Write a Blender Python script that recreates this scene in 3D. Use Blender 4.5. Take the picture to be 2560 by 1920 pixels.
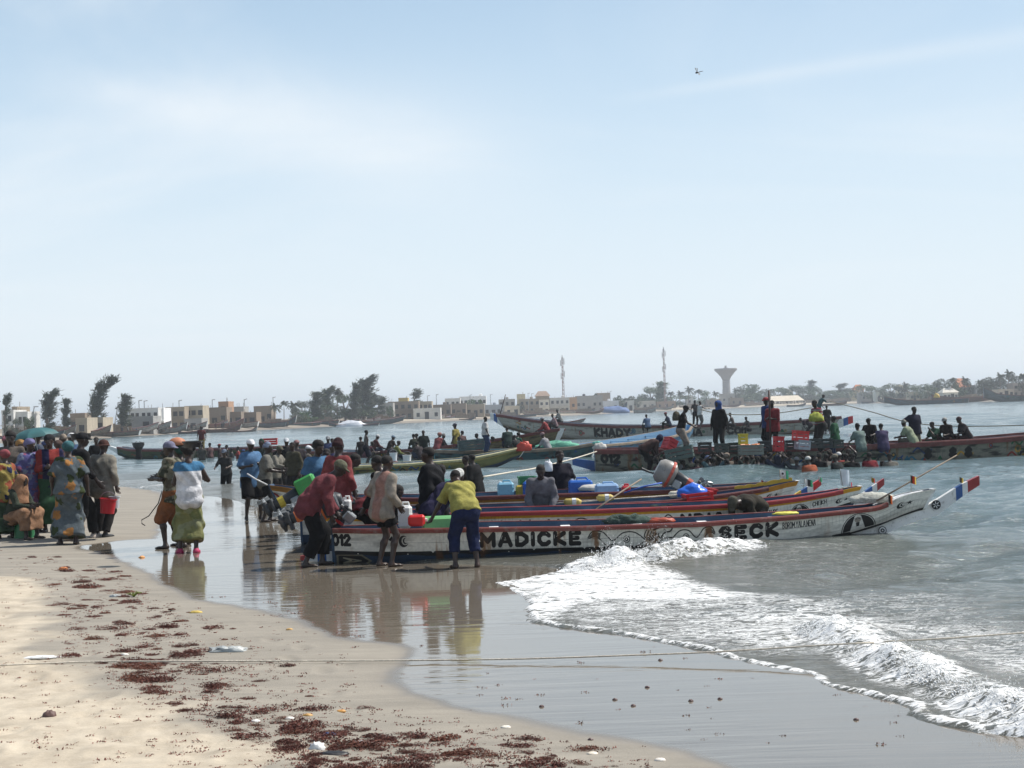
import bpy,bmesh,math,random
import numpy as np
from mathutils import Vector,Matrix
random.seed(7)
RNG=np.random.RandomState(7)
SC=bpy.context.scene
for _o in list(bpy.data.objects):
    bpy.data.objects.remove(_o)
COL=SC.collection
R=math.radians
# ------------------------------------------------------------------ camera
CAM_H=2.1
F=3555.0                      # focal length in pixels of a 2560 px wide frame (50 mm on 36 mm)
PITCH=math.atan(68.0/F)
ROLL=math.atan(0.035)
_f=Vector((0,math.cos(PITCH),math.sin(PITCH)))
_r0=Vector((1,0,0))
_u0=Vector((0,-math.sin(PITCH),math.cos(PITCH)))
_u=_u0*math.cos(ROLL)+_r0*math.sin(ROLL)
_r=_r0*math.cos(ROLL)-_u0*math.sin(ROLL)
cam_d=bpy.data.cameras.new('camera')
cam=bpy.data.objects.new('camera',cam_d)
COL.objects.link(cam)
cam_d.sensor_width=36.0
cam_d.lens=50.0
cam_d.clip_start=0.1
cam_d.clip_end=12000
_m=Matrix((_r,_u,-_f)).transposed().to_4x4()
_m.translation=Vector((0,0,CAM_H))
cam.matrix_world=_m
SC.camera=cam
# ------------------------------------------------------------------ sky, sun, exposure
SUN_EL,SUN_AZ=R(54),R(66)          # azimuth clockwise from +Y
world=bpy.data.worlds.new('World')
SC.world=world
world.use_nodes=True
wn,wl=world.node_tree.nodes,world.node_tree.links
wn.clear()
w_out=wn.new('ShaderNodeOutputWorld')
w_bg=wn.new('ShaderNodeBackground')
w_sky=wn.new('ShaderNodeTexSky')
w_sky.sky_type='NISHITA'
w_sky.sun_disc=False
w_sky.sun_elevation=SUN_EL
w_sky.sun_rotation=SUN_AZ
w_sky.altitude=0
w_sky.air_density=1.0
w_sky.dust_density=1.2
w_sky.ozone_density=2.5
w_tc=wn.new('ShaderNodeTexCoord')
w_sep=wn.new('ShaderNodeSeparateXYZ')
wl.new(w_tc.outputs['Generated'],w_sep.inputs[0])
w_add=wn.new('ShaderNodeMath');w_add.operation='ADD';w_add.inputs[1].default_value=0.22
wl.new(w_sep.outputs['Z'],w_add.inputs[0])
w_dx=wn.new('ShaderNodeMath');w_dx.operation='DIVIDE'
w_dy=wn.new('ShaderNodeMath');w_dy.operation='DIVIDE'
wl.new(w_sep.outputs['X'],w_dx.inputs[0]);wl.new(w_add.outputs[0],w_dx.inputs[1])
wl.new(w_sep.outputs['Y'],w_dy.inputs[0]);wl.new(w_add.outputs[0],w_dy.inputs[1])
w_cmb=wn.new('ShaderNodeCombineXYZ')
wl.new(w_dx.outputs[0],w_cmb.inputs[0]);wl.new(w_dy.outputs[0],w_cmb.inputs[1])
w_map=wn.new('ShaderNodeMapping')
w_map.inputs['Location'].default_value=(3.1,1.25,0)
w_map.inputs['Rotation'].default_value=(0,0,R(-14))
w_map.inputs['Scale'].default_value=(0.55,1.05,1)
wl.new(w_cmb.outputs[0],w_map.inputs[0])
w_no=wn.new('ShaderNodeTexNoise')
w_no.inputs['Scale'].default_value=1.1
w_no.inputs['Detail'].default_value=9
w_no.inputs['Roughness'].default_value=0.55
w_no.inputs['Distortion'].default_value=0.9
wl.new(w_map.outputs[0],w_no.inputs['Vector'])
w_ramp=wn.new('ShaderNodeMapRange');w_ramp.interpolation_type='SMOOTHSTEP'
w_ramp.inputs['From Min'].default_value=0.44
w_ramp.inputs['From Max'].default_value=0.80
w_ramp.inputs['To Max'].default_value=0.62
wl.new(w_no.outputs['Fac'],w_ramp.inputs['Value'])
w_mix=wn.new('ShaderNodeMixRGB')
w_mix.inputs[2].default_value=(8.7,9.2,9.6,1)
# two cirrus bands: a broad wispy one at the left and a thin streak at the right
def w_math(op,a,b_=None):
    n_=wn.new('ShaderNodeMath');n_.operation=op
    for i_,v_ in enumerate((a,b_)):
        if v_ is None:continue
        if isinstance(v_,(int,float)):n_.inputs[i_].default_value=v_
        else:wl.new(v_,n_.inputs[i_])
    return n_.outputs[0]
def w_band(p0,p1,w0,soft,gain):
    def rr(q):return (_f+_r*((q[0]-1280.0)/F)+_u*((960.0-q[1])/F)).normalized()
    a,c_=rr(p0),rr(p1);nn=a.cross(c_).normalized();al=(c_-a).normalized()
    def dot(v_):
        n_=wn.new('ShaderNodeVectorMath');n_.operation='DOT_PRODUCT';n_.inputs[1].default_value=v_
        wl.new(w_tc.outputs['Generated'],n_.inputs[0]);return n_.outputs['Value']
    t=w_math('DIVIDE',w_math('SUBTRACT',dot(al),a.dot(al)),(c_-a).length)
    wdt=w_math('ADD',w_math('MULTIPLY',w_math('MAXIMUM',t,0.0),soft),w0)
    off=w_math('ADD',dot(nn),w_math('MULTIPLY',w_math('SUBTRACT',w_no.outputs['Fac'],0.5),w0*2.2))
    g_=w_math('POWER',2.718,w_math('MULTIPLY',w_math('POWER',w_math('ABSOLUTE',w_math('DIVIDE',off,wdt)),2.0),-1.0))
    e0=wn.new('ShaderNodeMapRange');e0.interpolation_type='SMOOTHSTEP';e0.inputs['From Min'].default_value=-0.25;e0.inputs['From Max'].default_value=0.25;wl.new(t,e0.inputs['Value'])
    e1=wn.new('ShaderNodeMapRange');e1.interpolation_type='SMOOTHSTEP';e1.inputs['From Min'].default_value=0.7;e1.inputs['From Max'].default_value=1.5;e1.inputs['To Min'].default_value=1.0;e1.inputs['To Max'].default_value=0.0;wl.new(t,e1.inputs['Value'])
    return w_math('MULTIPLY',w_math('MULTIPLY',g_,w_math('MULTIPLY',e0.outputs[0],e1.outputs[0])),gain)
w_tot=w_math('ADD',w_ramp.outputs[0],w_math('ADD',w_band((260,230),(1150,390),0.014,0.034,0.42),w_band((1650,232),(2560,92),0.0040,0.003,0.24)))
wl.new(w_math('MINIMUM',w_tot,0.9),w_mix.inputs[0])
# pale dusty veil of a coastal sky, thicker towards the horizon
w_hz=wn.new('ShaderNodeMapRange');w_hz.interpolation_type='SMOOTHERSTEP'
w_hz.inputs['From Min'].default_value=-0.02
w_hz.inputs['From Max'].default_value=0.66
w_hz.inputs['To Min'].default_value=1.0
w_hz.inputs['To Max'].default_value=0.08
w_vc=wn.new('ShaderNodeMapRange');w_vc.interpolation_type='SMOOTHSTEP'
w_vc.inputs['From Min'].default_value=-0.03
w_vc.inputs['From Max'].default_value=0.34
wl.new(w_sep.outputs['Z'],w_vc.inputs['Value'])
w_vm=wn.new('ShaderNodeMixRGB')
w_vm.inputs[1].default_value=(8.3,9.05,9.4,1)
w_vm.inputs[2].default_value=(5.5,7.55,9.4,1)
wl.new(w_vc.outputs[0],w_vm.inputs[0])
wl.new(w_sep.outputs['Z'],w_hz.inputs['Value'])
w_mix2=wn.new('ShaderNodeMixRGB')
wl.new(w_vm.outputs[0],w_mix2.inputs[2])
wl.new(w_hz.outputs[0],w_mix2.inputs[0])
wl.new(w_sky.outputs[0],w_mix2.inputs[1])
wl.new(w_mix2.outputs[0],w_mix.inputs[1])
wl.new(w_mix.outputs[0],w_bg.inputs[0])
w_bg.inputs[1].default_value=0.088
wl.new(w_bg.outputs[0],w_out.inputs[0])
sun_d=bpy.data.lights.new('sun','SUN')
sun_d.energy=4.9
sun_d.angle=R(0.53)
sun_d.color=(1.0,0.955,0.89)
sun=bpy.data.objects.new('sun',sun_d)
COL.objects.link(sun)
SUN_DIR=Vector((math.sin(SUN_AZ)*math.cos(SUN_EL),math.cos(SUN_AZ)*math.cos(SUN_EL),math.sin(SUN_EL)))
sun.rotation_euler=SUN_DIR.to_track_quat('Z','Y').to_euler()
sun.location=(20,10,40)
SC.view_settings.view_transform='Standard'
SC.view_settings.look='None'
SC.view_settings.exposure=0.27
SC.view_settings.gamma=1.0
SC.view_settings.use_curve_mapping=False
SC.cycles.max_bounces=6
SC.cycles.diffuse_bounces=2
SC.cycles.glossy_bounces=3
SC.cycles.transparent_max_bounces=8
SC.cycles.caustics_reflective=False
SC.cycles.caustics_refractive=False
# ------------------------------------------------------------------ picture point -> place helpers
def ray(px,py):
    d=_f+_r*((px-1280.0)/F)+_u*((960.0-py)/F)
    return d
def G(px,py,z=0.0):
    """point of the level z seen at source pixel (px, py)"""
    d=ray(px,py)
    t=(z-CAM_H)/d.z
    return Vector((d.x*t,d.y*t,z))
def P(px,py,D):
    """point at distance D (world y) seen at source pixel"""
    d=ray(px,py)
    t=D/d.y
    return Vector((d.x*t,D,CAM_H+d.z*t))
def yhor(px):
    return 1073.0-0.035*px
# ------------------------------------------------------------------ small helpers
def tag(o,label=None,cat=None,group=None,kind=None):
    if label:o['label']=label
    if cat:o['category']=cat
    if group:o['group']=group
    if kind:o['kind']=kind
    return o
def empty(name,loc,label,cat,group=None,rz=0.0):
    o=bpy.data.objects.new(name,None)
    o.empty_display_size=0.1
    COL.objects.link(o)
    o.location=loc
    o.rotation_euler=(0,0,rz)
    return tag(o,label,cat,group)
def link(name,me,parent=None,mat=None):
    o=bpy.data.objects.new(name,me)
    COL.objects.link(o)
    if parent is not None:
        o.parent=parent
    if mat is not None:
        me.materials.clear()
        for m in (mat if isinstance(mat,(list,tuple)) else [mat]):
            me.materials.append(m)
    return o
def mesh_np(name,v,q,smooth=True):
    """mesh from numpy verts (n,3) and faces (m,3|4)"""
    me=bpy.data.meshes.new(name)
    v=np.ascontiguousarray(v,dtype=np.float32)
    q=np.ascontiguousarray(q,dtype=np.int32)
    n,k=q.shape
    me.vertices.add(len(v))
    me.vertices.foreach_set('co',v.ravel())
    me.loops.add(n*k)
    me.loops.foreach_set('vertex_index',q.ravel())
    me.polygons.add(n)
    me.polygons.foreach_set('loop_start',np.arange(0,n*k,k,dtype=np.int32))
    me.polygons.foreach_set('loop_total',np.full(n,k,dtype=np.int32))
    me.polygons.foreach_set('use_smooth',np.full(n,smooth,dtype=bool))
    me.update(calc_edges=True)
    return me
class MB:
    """collects shapes into one mesh"""
    def __init__(self):
        self.v=[];self.f=[];self.m=[];self.mi=0
    def add(self,vs,fs):
        b=len(self.v)
        self.v.extend([tuple(p) for p in vs])
        for f in fs:
            self.f.append(tuple(i+b for i in f));self.m.append(self.mi)
    def box(self,c,s,rot=None,taper=1.0,bev=0.0):
        x,y,z=s[0]/2,s[1]/2,s[2]/2
        c=Vector(c)
        if bev>0:
            b=min(bev,x*.9,y*.9,z*.9)
            pts=[]
            for sx in (-1,1):
                for sy in (-1,1):
                    for sz in (-1,1):
                        tp=taper if sz<0 else 1.0
                        pts.append(Vector((sx*(x-b)*tp,sy*y*tp,sz*(z-b))))
                        pts.append(Vector((sx*x*tp,sy*(y-b)*tp,sz*(z-b))))
                        pts.append(Vector((sx*(x-b)*tp,sy*(y-b)*tp,sz*z)))
            if rot:pts=[rot@p for p in pts]
            bm=bmesh.new()
            for p in pts:bm.verts.new(p+c)
            r_=bmesh.ops.convex_hull(bm,input=bm.verts)
            bm.verts.index_update()
            self.add([v.co.copy() for v in bm.verts],[[v.index for v in f.verts] for f in bm.faces])
            bm.free()
            return
        pts=[]
        for sz in (-1,1):
            tp=taper if sz<0 else 1.0
            for sx,sy in ((-1,-1),(1,-1),(1,1),(-1,1)):
                pts.append(Vector((sx*x*tp,sy*y*tp,sz*z)))
        if rot:pts=[rot@p for p in pts]
        self.add([p+c for p in pts],[(3,2,1,0),(4,5,6,7),(0,1,5,4),(1,2,6,5),(2,3,7,6),(3,0,4,7)])
    def tube(self,pts,r,n=8,caps=True,flat=1.0):
        pts=[Vector(p) for p in pts]
        rs=r if isinstance(r,(list,tuple)) else [r]*len(pts)
        up=Vector((0,0,1))
        rings=[]
        for i,p in enumerate(pts):
            a=pts[max(i-1,0)];b=pts[min(i+1,len(pts)-1)]
            t=(b-a)
            if t.length<1e-9:t=Vector((0,0,1))
            t.normalize()
            s=t.cross(up)
            if s.length<1e-3:s=t.cross(Vector((0,1,0)))
            s.normalize();w=s.cross(t)
            rings.append([p+(s*math.cos(2*math.pi*k/n)+w*flat*math.sin(2*math.pi*k/n))*rs[i] for k in range(n)])
        vs=[v for r_ in rings for v in r_]
        fs=[]
        for i in range(len(pts)-1):
            for k in range(n):
                a=i*n+k;b=i*n+(k+1)%n
                fs.append((a,b,b+n,a+n))
        if caps:
            fs.append(tuple(reversed(range(n))))
            fs.append(tuple(range((len(pts)-1)*n,len(pts)*n)))
        self.add(vs,fs)
    def lathe(self,prof,c=(0,0,0),n=16,rot=None,sx=1.0,sy=1.0):
        """prof list of (r, z)"""
        c=Vector(c);vs=[];fs=[]
        for r,z in prof:
            for k in range(n):
                a=2*math.pi*k/n
                p=Vector((r*math.cos(a)*sx,r*math.sin(a)*sy,z))
                if rot:p=rot@p
                vs.append(p+c)
        for i in range(len(prof)-1):
            for k in range(n):
                a=i*n+k;b=i*n+(k+1)%n
                fs.append((a,b,b+n,a+n))
        fs.append(tuple(reversed(range(n))))
        fs.append(tuple(range((len(prof)-1)*n,len(prof)*n)))
        self.add(vs,fs)
    def build(self,name,mat,parent=None,smooth=False,xf=None,angle=None):
        me=bpy.data.meshes.new(name)
        vs=self.v
        if xf is not None:vs=[tuple(xf@Vector(v)) for v in vs]
        me.from_pydata(vs,[],self.f)
        if smooth:
            me.polygons.foreach_set('use_smooth',[True]*len(me.polygons))
            if angle:
                try:me.set_sharp_from_angle(angle=R(angle))
                except Exception:pass
        o=link(name,me,parent,mat)
        if isinstance(mat,(list,tuple)) and len(mat)>1:
            me.polygons.foreach_set('material_index',self.m)
        me.update()
        return o
# ------------------------------------------------------------------ materials
MATS={}
def new_mat(key):
    m=bpy.data.materials.new(key)
    m.use_nodes=True
    nt=m.node_tree
    b=nt.nodes['Principled BSDF']
    return m,nt,b
def node(nt,t,**kw):
    n=nt.nodes.new(t)
    for k,v in kw.items():
        if hasattr(n,k):setattr(n,k,v)
        else:n.inputs[k].default_value=v
    return n
def paint(col,rough=0.6,var=0.18,scale=6.0,bump=0.15,bscale=40.0,spec=0.4,metal=0.0,key=None,dirt=0.0,dirtcol=(0.10,0.07,0.05)):
    k=key or ('p',tuple(round(c,3) for c in col),rough,var,scale,bump,bscale,metal,dirt)
    if k in MATS:return MATS[k]
    m,nt,b=new_mat('paint_%d'%len(MATS))
    L=nt.links.new
    tc=node(nt,'ShaderNodeTexCoord')
    n1=node(nt,'ShaderNodeTexNoise',**{'Scale':scale,'Detail':5.0,'Roughness':0.6})
    L(tc.outputs['Object'],n1.inputs['Vector'])
    mr=node(nt,'ShaderNodeMapRange',**{'From Min':0.3,'From Max':0.7,'To Min':1-var,'To Max':1+var})
    L(n1.outputs['Fac'],mr.inputs['Value'])
    mx=node(nt,'ShaderNodeVectorMath',operation='SCALE')
    mx.inputs[0].default_value=col[:3]
    L(mr.outputs[0],mx.inputs['Scale'])
    src=mx.outputs[0]
    if dirt>0:
        n3=node(nt,'ShaderNodeTexNoise',**{'Scale':scale*2.3,'Detail':8.0,'Roughness':0.72})
        L(tc.outputs['Object'],n3.inputs['Vector'])
        d=node(nt,'ShaderNodeMapRange',**{'From Min':0.62-dirt*0.3,'From Max':0.75,'To Min':0.0,'To Max':0.85})
        L(n3.outputs['Fac'],d.inputs['Value'])
        mm=node(nt,'ShaderNodeMixRGB')
        mm.inputs[2].default_value=(*dirtcol,1)
        L(d.outputs[0],mm.inputs[0]);L(src,mm.inputs[1])
        src=mm.outputs[0]
    L(src,b.inputs['Base Color'])
    b.inputs['Roughness'].default_value=rough
    b.inputs['Metallic'].default_value=metal
    b.inputs['Specular IOR Level'].default_value=spec
    if bump>0:
        n2=node(nt,'ShaderNodeTexNoise',**{'Scale':bscale,'Detail':4.0})
        L(tc.outputs['Object'],n2.inputs['Vector'])
        bp=node(nt,'ShaderNodeBump',**{'Strength':bump,'Distance':0.02})
        L(n2.outputs['Fac'],bp.inputs['Height'])
        L(bp.outputs[0],b.inputs['Normal'])
    MATS[k]=m
    return m
def cloth(col,pat=None,c2=None,c3=None,scale=1.0):
    """fabric; patterns live in the person's own coordinates"""
    def dz(c):
        if c is None:return None
        g=.3*c[0]+.55*c[1]+.15*c[2];w=1.65 if min(c)>.5 else 1.0          # white cloth stays white
        return tuple((x*.80+g*.20)*w for x in c)
    col,c2,c3=dz(col),dz(c2),dz(c3)
    k=('c',tuple(round(c,3) for c in col),pat,c2,c3,scale)
    if k in MATS:return MATS[k]
    m,nt,b=new_mat('cloth_%d'%len(MATS))
    L=nt.links.new
    tc=node(nt,'ShaderNodeTexCoord')
    n1=node(nt,'ShaderNodeTexNoise',**{'Scale':9.0,'Detail':5.0,'Roughness':0.6})
    L(tc.outputs['Object'],n1.inputs['Vector'])
    mr=node(nt,'ShaderNodeMapRange',**{'From Min':0.3,'From Max':0.7,'To Min':0.33,'To Max':0.64})
    L(n1.outputs['Fac'],mr.inputs['Value'])
    rgb=node(nt,'ShaderNodeRGB');rgb.outputs[0].default_value=(*col[:3],1)
    src=rgb.outputs[0]
    def mixin(fac,c,s):
        mm=node(nt,'ShaderNodeMixRGB');mm.inputs[2].default_value=(*c[:3],1)
        L(fac,mm.inputs[0]);L(s,mm.inputs[1]);return mm.outputs[0]
    def thr(sock,a,bb):
        t=node(nt,'ShaderNodeMapRange',**{'From Min':a,'From Max':bb});L(sock,t.inputs['Value']);return t.outputs[0]
    if pat=='blotch':
        for i,c in enumerate([c2,c3]):
            if c is None:continue
            mp=node(nt,'ShaderNodeMapping');mp.inputs['Location'].default_value=(i*3.7,i*1.3,i*5)
            L(tc.outputs['Object'],mp.inputs[0])
            n=node(nt,'ShaderNodeTexNoise',**{'Scale':7.0*scale,'Detail':1.5});L(mp.outputs[0],n.inputs['Vector'])
            src=mixin(thr(n.outputs['Fac'],0.53,0.57),c,src)
    elif pat=='flower':
        for i,c in enumerate([c2,c3]):
            mp=node(nt,'ShaderNodeMapping');mp.inputs['Location'].default_value=(i*0.53,i*0.61,i*0.37)
            mp.inputs['Scale'].default_value=(1,1,0.9)
            L(tc.outputs['Object'],mp.inputs[0])
            nd=node(nt,'ShaderNodeTexNoise',**{'Scale':14.0,'Detail':1.0});L(mp.outputs[0],nd.inputs['Vector'])
            ad=node(nt,'ShaderNodeVectorMath',operation='MULTIPLY_ADD')
            ad.inputs[1].default_value=(0.12,0.12,0.12)
            L(nd.outputs['Color'],ad.inputs[0]);L(mp.outputs[0],ad.inputs[2])
            v=node(nt,'ShaderNodeTexVoronoi',**{'Scale':4.4*scale,'Randomness':0.75});L(ad.outputs[0],v.inputs['Vector'])
            src=mixin(thr(v.outputs['Distance'],0.37,0.34),c,src)
    elif pat in ('stripe_z','stripe_x'):
        sp=node(nt,'ShaderNodeSeparateXYZ');L(tc.outputs['Object'],sp.inputs[0])
        mu=node(nt,'ShaderNodeMath',operation='MULTIPLY');mu.inputs[1].default_value=60.0*scale
        L(sp.outputs['Z' if pat=='stripe_z' else 'X'],mu.inputs[0])
        si=node(nt,'ShaderNodeMath',operation='SINE');L(mu.outputs[0],si.inputs[0])
        src=mixin(thr(si.outputs[0],0.1,0.4),c2,src)
    elif pat=='plaid':
        sp=node(nt,'ShaderNodeSeparateXYZ');L(tc.outputs['Object'],sp.inputs[0])
        for ax in 'ZXY':
            mu=node(nt,'ShaderNodeMath',operation='MULTIPLY');mu.inputs[1].default_value=90.0*scale
            L(sp.outputs[ax],mu.inputs[0])
            si=node(nt,'ShaderNodeMath',operation='SINE');L(mu.outputs[0],si.inputs[0])
            h=node(nt,'ShaderNodeMapRange',**{'From Min':0.2,'From Max':0.5,'To Max':0.55});L(si.outputs[0],h.inputs['Value'])
            src=mixin(h.outputs[0],c2,src)
    elif pat and pat.startswith('above'):          # c2 above a height of the garment
        z0=float(pat[5:])
        sp=node(nt,'ShaderNodeSeparateXYZ');L(tc.outputs['Object'],sp.inputs[0])
        src=mixin(thr(sp.outputs['Z'],z0-0.004,z0+0.004),c2,src)
    mx=node(nt,'ShaderNodeVectorMath',operation='SCALE')
    L(src,mx.inputs[0]);L(mr.outputs[0],mx.inputs['Scale'])
    L(mx.outputs[0],b.inputs['Base Color'])
    b.inputs['Roughness'].default_value=0.92
    b.inputs['Specular IOR Level'].default_value=0.2
    n2=node(nt,'ShaderNodeTexNoise',**{'Scale':26.0,'Detail':4.0,'Distortion':0.6})
    L(tc.outputs['Object'],n2.inputs['Vector'])
    bp=node(nt,'ShaderNodeBump',**{'Strength':0.55,'Distance':0.02})
    L(n2.outputs['Fac'],bp.inputs['Height']);L(bp.outputs[0],b.inputs['Normal'])
    MATS[k]=m
    return m
def skin(i=0):
    cols=[(0.036,0.019,0.013),(0.026,0.015,0.011),(0.046,0.025,0.016)]
    k=('skin',i%3)
    if k in MATS:return MATS[k]
    m=paint(cols[i%3],rough=0.42,var=0.2,scale=8,bump=0.15,bscale=60,spec=0.45,key=k)
    return m
HAIR=paint((0.010,0.008,0.007),rough=0.85,var=0.3,scale=30,bump=0.6,bscale=90,key='hair')
BLACK=paint((0.015,0.015,0.016),rough=0.5,key='black')
STEEL=paint((0.35,0.36,0.37),rough=0.35,metal=0.8,key='steel',dirt=0.2)
WOODGREY=paint((0.20,0.16,0.12),rough=0.85,var=0.35,scale=4,bump=0.5,key='woodgrey')
WHITEP=paint((0.74,0.74,0.72),rough=0.5,var=0.08,scale=5,key='whitep',dirt=0.25)
ROPE=paint((0.66,0.60,0.50),rough=0.9,var=0.25,scale=40,bump=0.8,bscale=160,key='rope')
ROPEDARK=paint((0.22,0.19,0.14),rough=0.9,var=0.3,scale=40,key='ropedark')
# ------------------------------------------------------------------ numpy noise
def vnoise(x,y,seed=0):
    xi=np.floor(x).astype(np.int64);yi=np.floor(y).astype(np.int64)
    xf=x-xi;yf=y-yi
    def h(a,b):
        n=(a*374761393+b*668265263+seed*982451653)&0x7fffffff
        n=(n^(n >> 13))*1274126177&0x7fffffff
        return ((n^(n >> 16))&0xffff)/65535.0
    u=xf*xf*(3-2*xf);v=yf*yf*(3-2*yf)
    a=h(xi,yi)*(1-u)+h(xi+1,yi)*u
    b=h(xi,yi+1)*(1-u)+h(xi+1,yi+1)*u
    return a*(1-v)+b*v
def fbm(x,y,o=4,seed=0):
    s=0.0;a=0.5;t=0.0
    for i in range(o):
        s=s+a*vnoise(x,y,seed+i*7);t+=a
        x=x*2.03+11.7;y=y*2.03+5.1;a*=0.5
    return s/t
def sstep(a,b,x):
    t=np.clip((x-a)/(b-a),0,1)
    return t*t*(3-2*t)
def poly_sd(poly,X,Y):
    """signed distance to a closed polygon, positive inside"""
    n=len(poly)
    d2=np.full(X.shape,1e18);ins=np.zeros(X.shape,bool)
    for i in range(n):
        x0,y0=poly[i];x1,y1=poly[(i+1)%n]
        ex,ey=x1-x0,y1-y0
        L2=ex*ex+ey*ey+1e-12
        t=np.clip(((X-x0)*ex+(Y-y0)*ey)/L2,0,1)
        dx=X-x0-t*ex;dy=Y-y0-t*ey
        d2=np.minimum(d2,dx*dx+dy*dy)
        if y0!=y1:
            c=((y0>Y)!=(y1>Y))&(X<(x1-x0)*(Y-y0)/(y1-y0)+x0)
            ins ^= c
    d=np.sqrt(d2)
    return np.where(ins,d,-d)
def line_d(line,X,Y,vals):
    """distance to an open polyline and the value interpolated along it, and side"""
    best=np.full(X.shape,1e9);val=np.zeros(X.shape);side=np.zeros(X.shape)
    for i in range(len(line)-1):
        x0,y0=line[i];x1,y1=line[i+1]
        ex,ey=x1-x0,y1-y0
        L2=ex*ex+ey*ey+1e-12
        t=np.clip(((X-x0)*ex+(Y-y0)*ey)/L2,0,1)
        dx=X-x0-t*ex;dy=Y-y0-t*ey
        d=np.sqrt(dx*dx+dy*dy)
        m=d<best
        best=np.where(m,d,best)
        val=np.where(m,vals[i]+(vals[i+1]-vals[i])*t,val)
        side=np.where(m,np.sign(ex*dy-ey*dx),side)
    return best,val,side
# ================================================================== SETTING: sand, sea, far shore
def gp(pts):
    return [(G(x,y).x,G(x,y).y) for x,y in pts]
SAND_PX=[(-600,1200),(0,1208),(304,1216),(360,1222),(404,1231),(404,1262),(400,1292),(394,1330),(385,1346),(295,1352),
 (200,1364),(188,1371),(260,1388),(320,1408),(395,1436),(412,1463),(488,1498),(584,1515),(700,1537),(737,1549),(840,1587),
 (944,1608),(1005,1625),(1012,1640),(978,1676),(961,1707),(1012,1738),(1115,1766),(1300,1797),(1387,1812),(1536,1853),
 (1686,1883),(1779,1920),(1900,2000)]
SAND_POLY=gp(SAND_PX)+[(4,2),(6,-40),(-260,-40),(-260,70)]
SEA_PX=[(-600,1200),(0,1206),(304,1216),(404,1229),(480,1236),(560,1247),(630,1264),(700,1300),(760,1345),(840,1390),
 (1000,1404),(1100,1410),(1250,1413),(1400,1420),(1405,1428),(1301,1447),(1226,1457),(1278,1479),(1312,1505),(1305,1524),
 (1320,1554),(1387,1569),(1536,1588),(1678,1614),(1760,1633),(1860,1660),(2010,1689),(2030,1712),(2122,1733),(2234,1760),
 (2275,1772),(2262,1788),(2346,1812),(2458,1834),(2560,1846),(2800,1880),(3200,1960)]
SEA_POLY=gp(SEA_PX)+[(40,6),(9000,300),(9000,9000),(-9000,9000),(-9000,90),(-260,75)]
DRY_PX=[(-400,1425),(0,1446),(113,1463),(150,1490),(137,1530),(113,1563),(150,1590),(96,1649),(223,1684),(292,1721),(395,1762),
 (481,1797),(584,1831),(700,1858),(770,1925),(850,2010)]
DRY_POLY=gp(DRY_PX)+[(-1,2),(6,-40),(-260,-40),(-260,30)]
def np_poly_noise(X,Y,s,seed):
    return (fbm(X*s,Y*s,3,seed)-0.5)
def sand_z(X,Y):
    X=np.asarray(X,float);Y=np.asarray(Y,float)
    sd=poly_sd(SAND_POLY,X,Y)
    se=poly_sd(SEA_POLY,X,Y)
    s=np.clip(sd,0,60)
    z=0.03*np.minimum(s,6)+0.012*np.clip(s-6,0,25)
    k=sstep(0.0,0.6,sd)
    z=z+k*(0.014*(fbm(X*2.2,Y*2.2,4,3)-0.5))
    dry=sstep(-0.1,0.5,poly_sd(DRY_POLY,X,Y))
    z=z+dry*(0.05*(fbm(X*1.5,Y*1.5,5,9)-0.5)+0.035*(fbm(X*7,Y*7,2,5)-0.5))
    z=z-np.clip(se-0.15,0,1e9)*0.07*(se>0.15)
    return np.maximum(z,-3.5)
def ground(px,py):
    """where the sand is seen at the pixel"""
    z=0.0
    for _ in range(6):
        p=G(px,py,z)
        z=float(sand_z(np.array([p.x]),np.array([p.y]))[0])
        z=max(z,-0.02)
    return Vector((p.x,p.y,z))
def polar(ths,ds,y0=0.0):
    T,D=np.meshgrid(ths,ds)
    X=D*np.tan(T) if False else D*np.sin(T)
    Y=D*np.cos(T)+y0
    nt,nd=len(ths),len(ds)
    i=np.arange(nd-1)[:,None]*nt+np.arange(nt-1)[None,:]
    q=np.stack([i,i+1,i+1+nt,i+nt],-1).reshape(-1,4)
    return X,Y,q
def geo(d0,d1,k):
    n=int(math.log(d1/d0)/math.log(1+k))+1
    return d0*(1+k)**np.arange(n)
def add_attr(me,name,arr):
    a=me.attributes.new(name,'FLOAT','POINT')
    a.data.foreach_set('value',np.ascontiguousarray(arr,dtype=np.float32).ravel())
def compact(v,q,attrs):
    used=np.zeros(len(v),bool);used[q.ravel()]=True
    ix=np.cumsum(used)-1
    return v[used],ix[q],{k:a[used] for k,a in attrs.items()}
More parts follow.
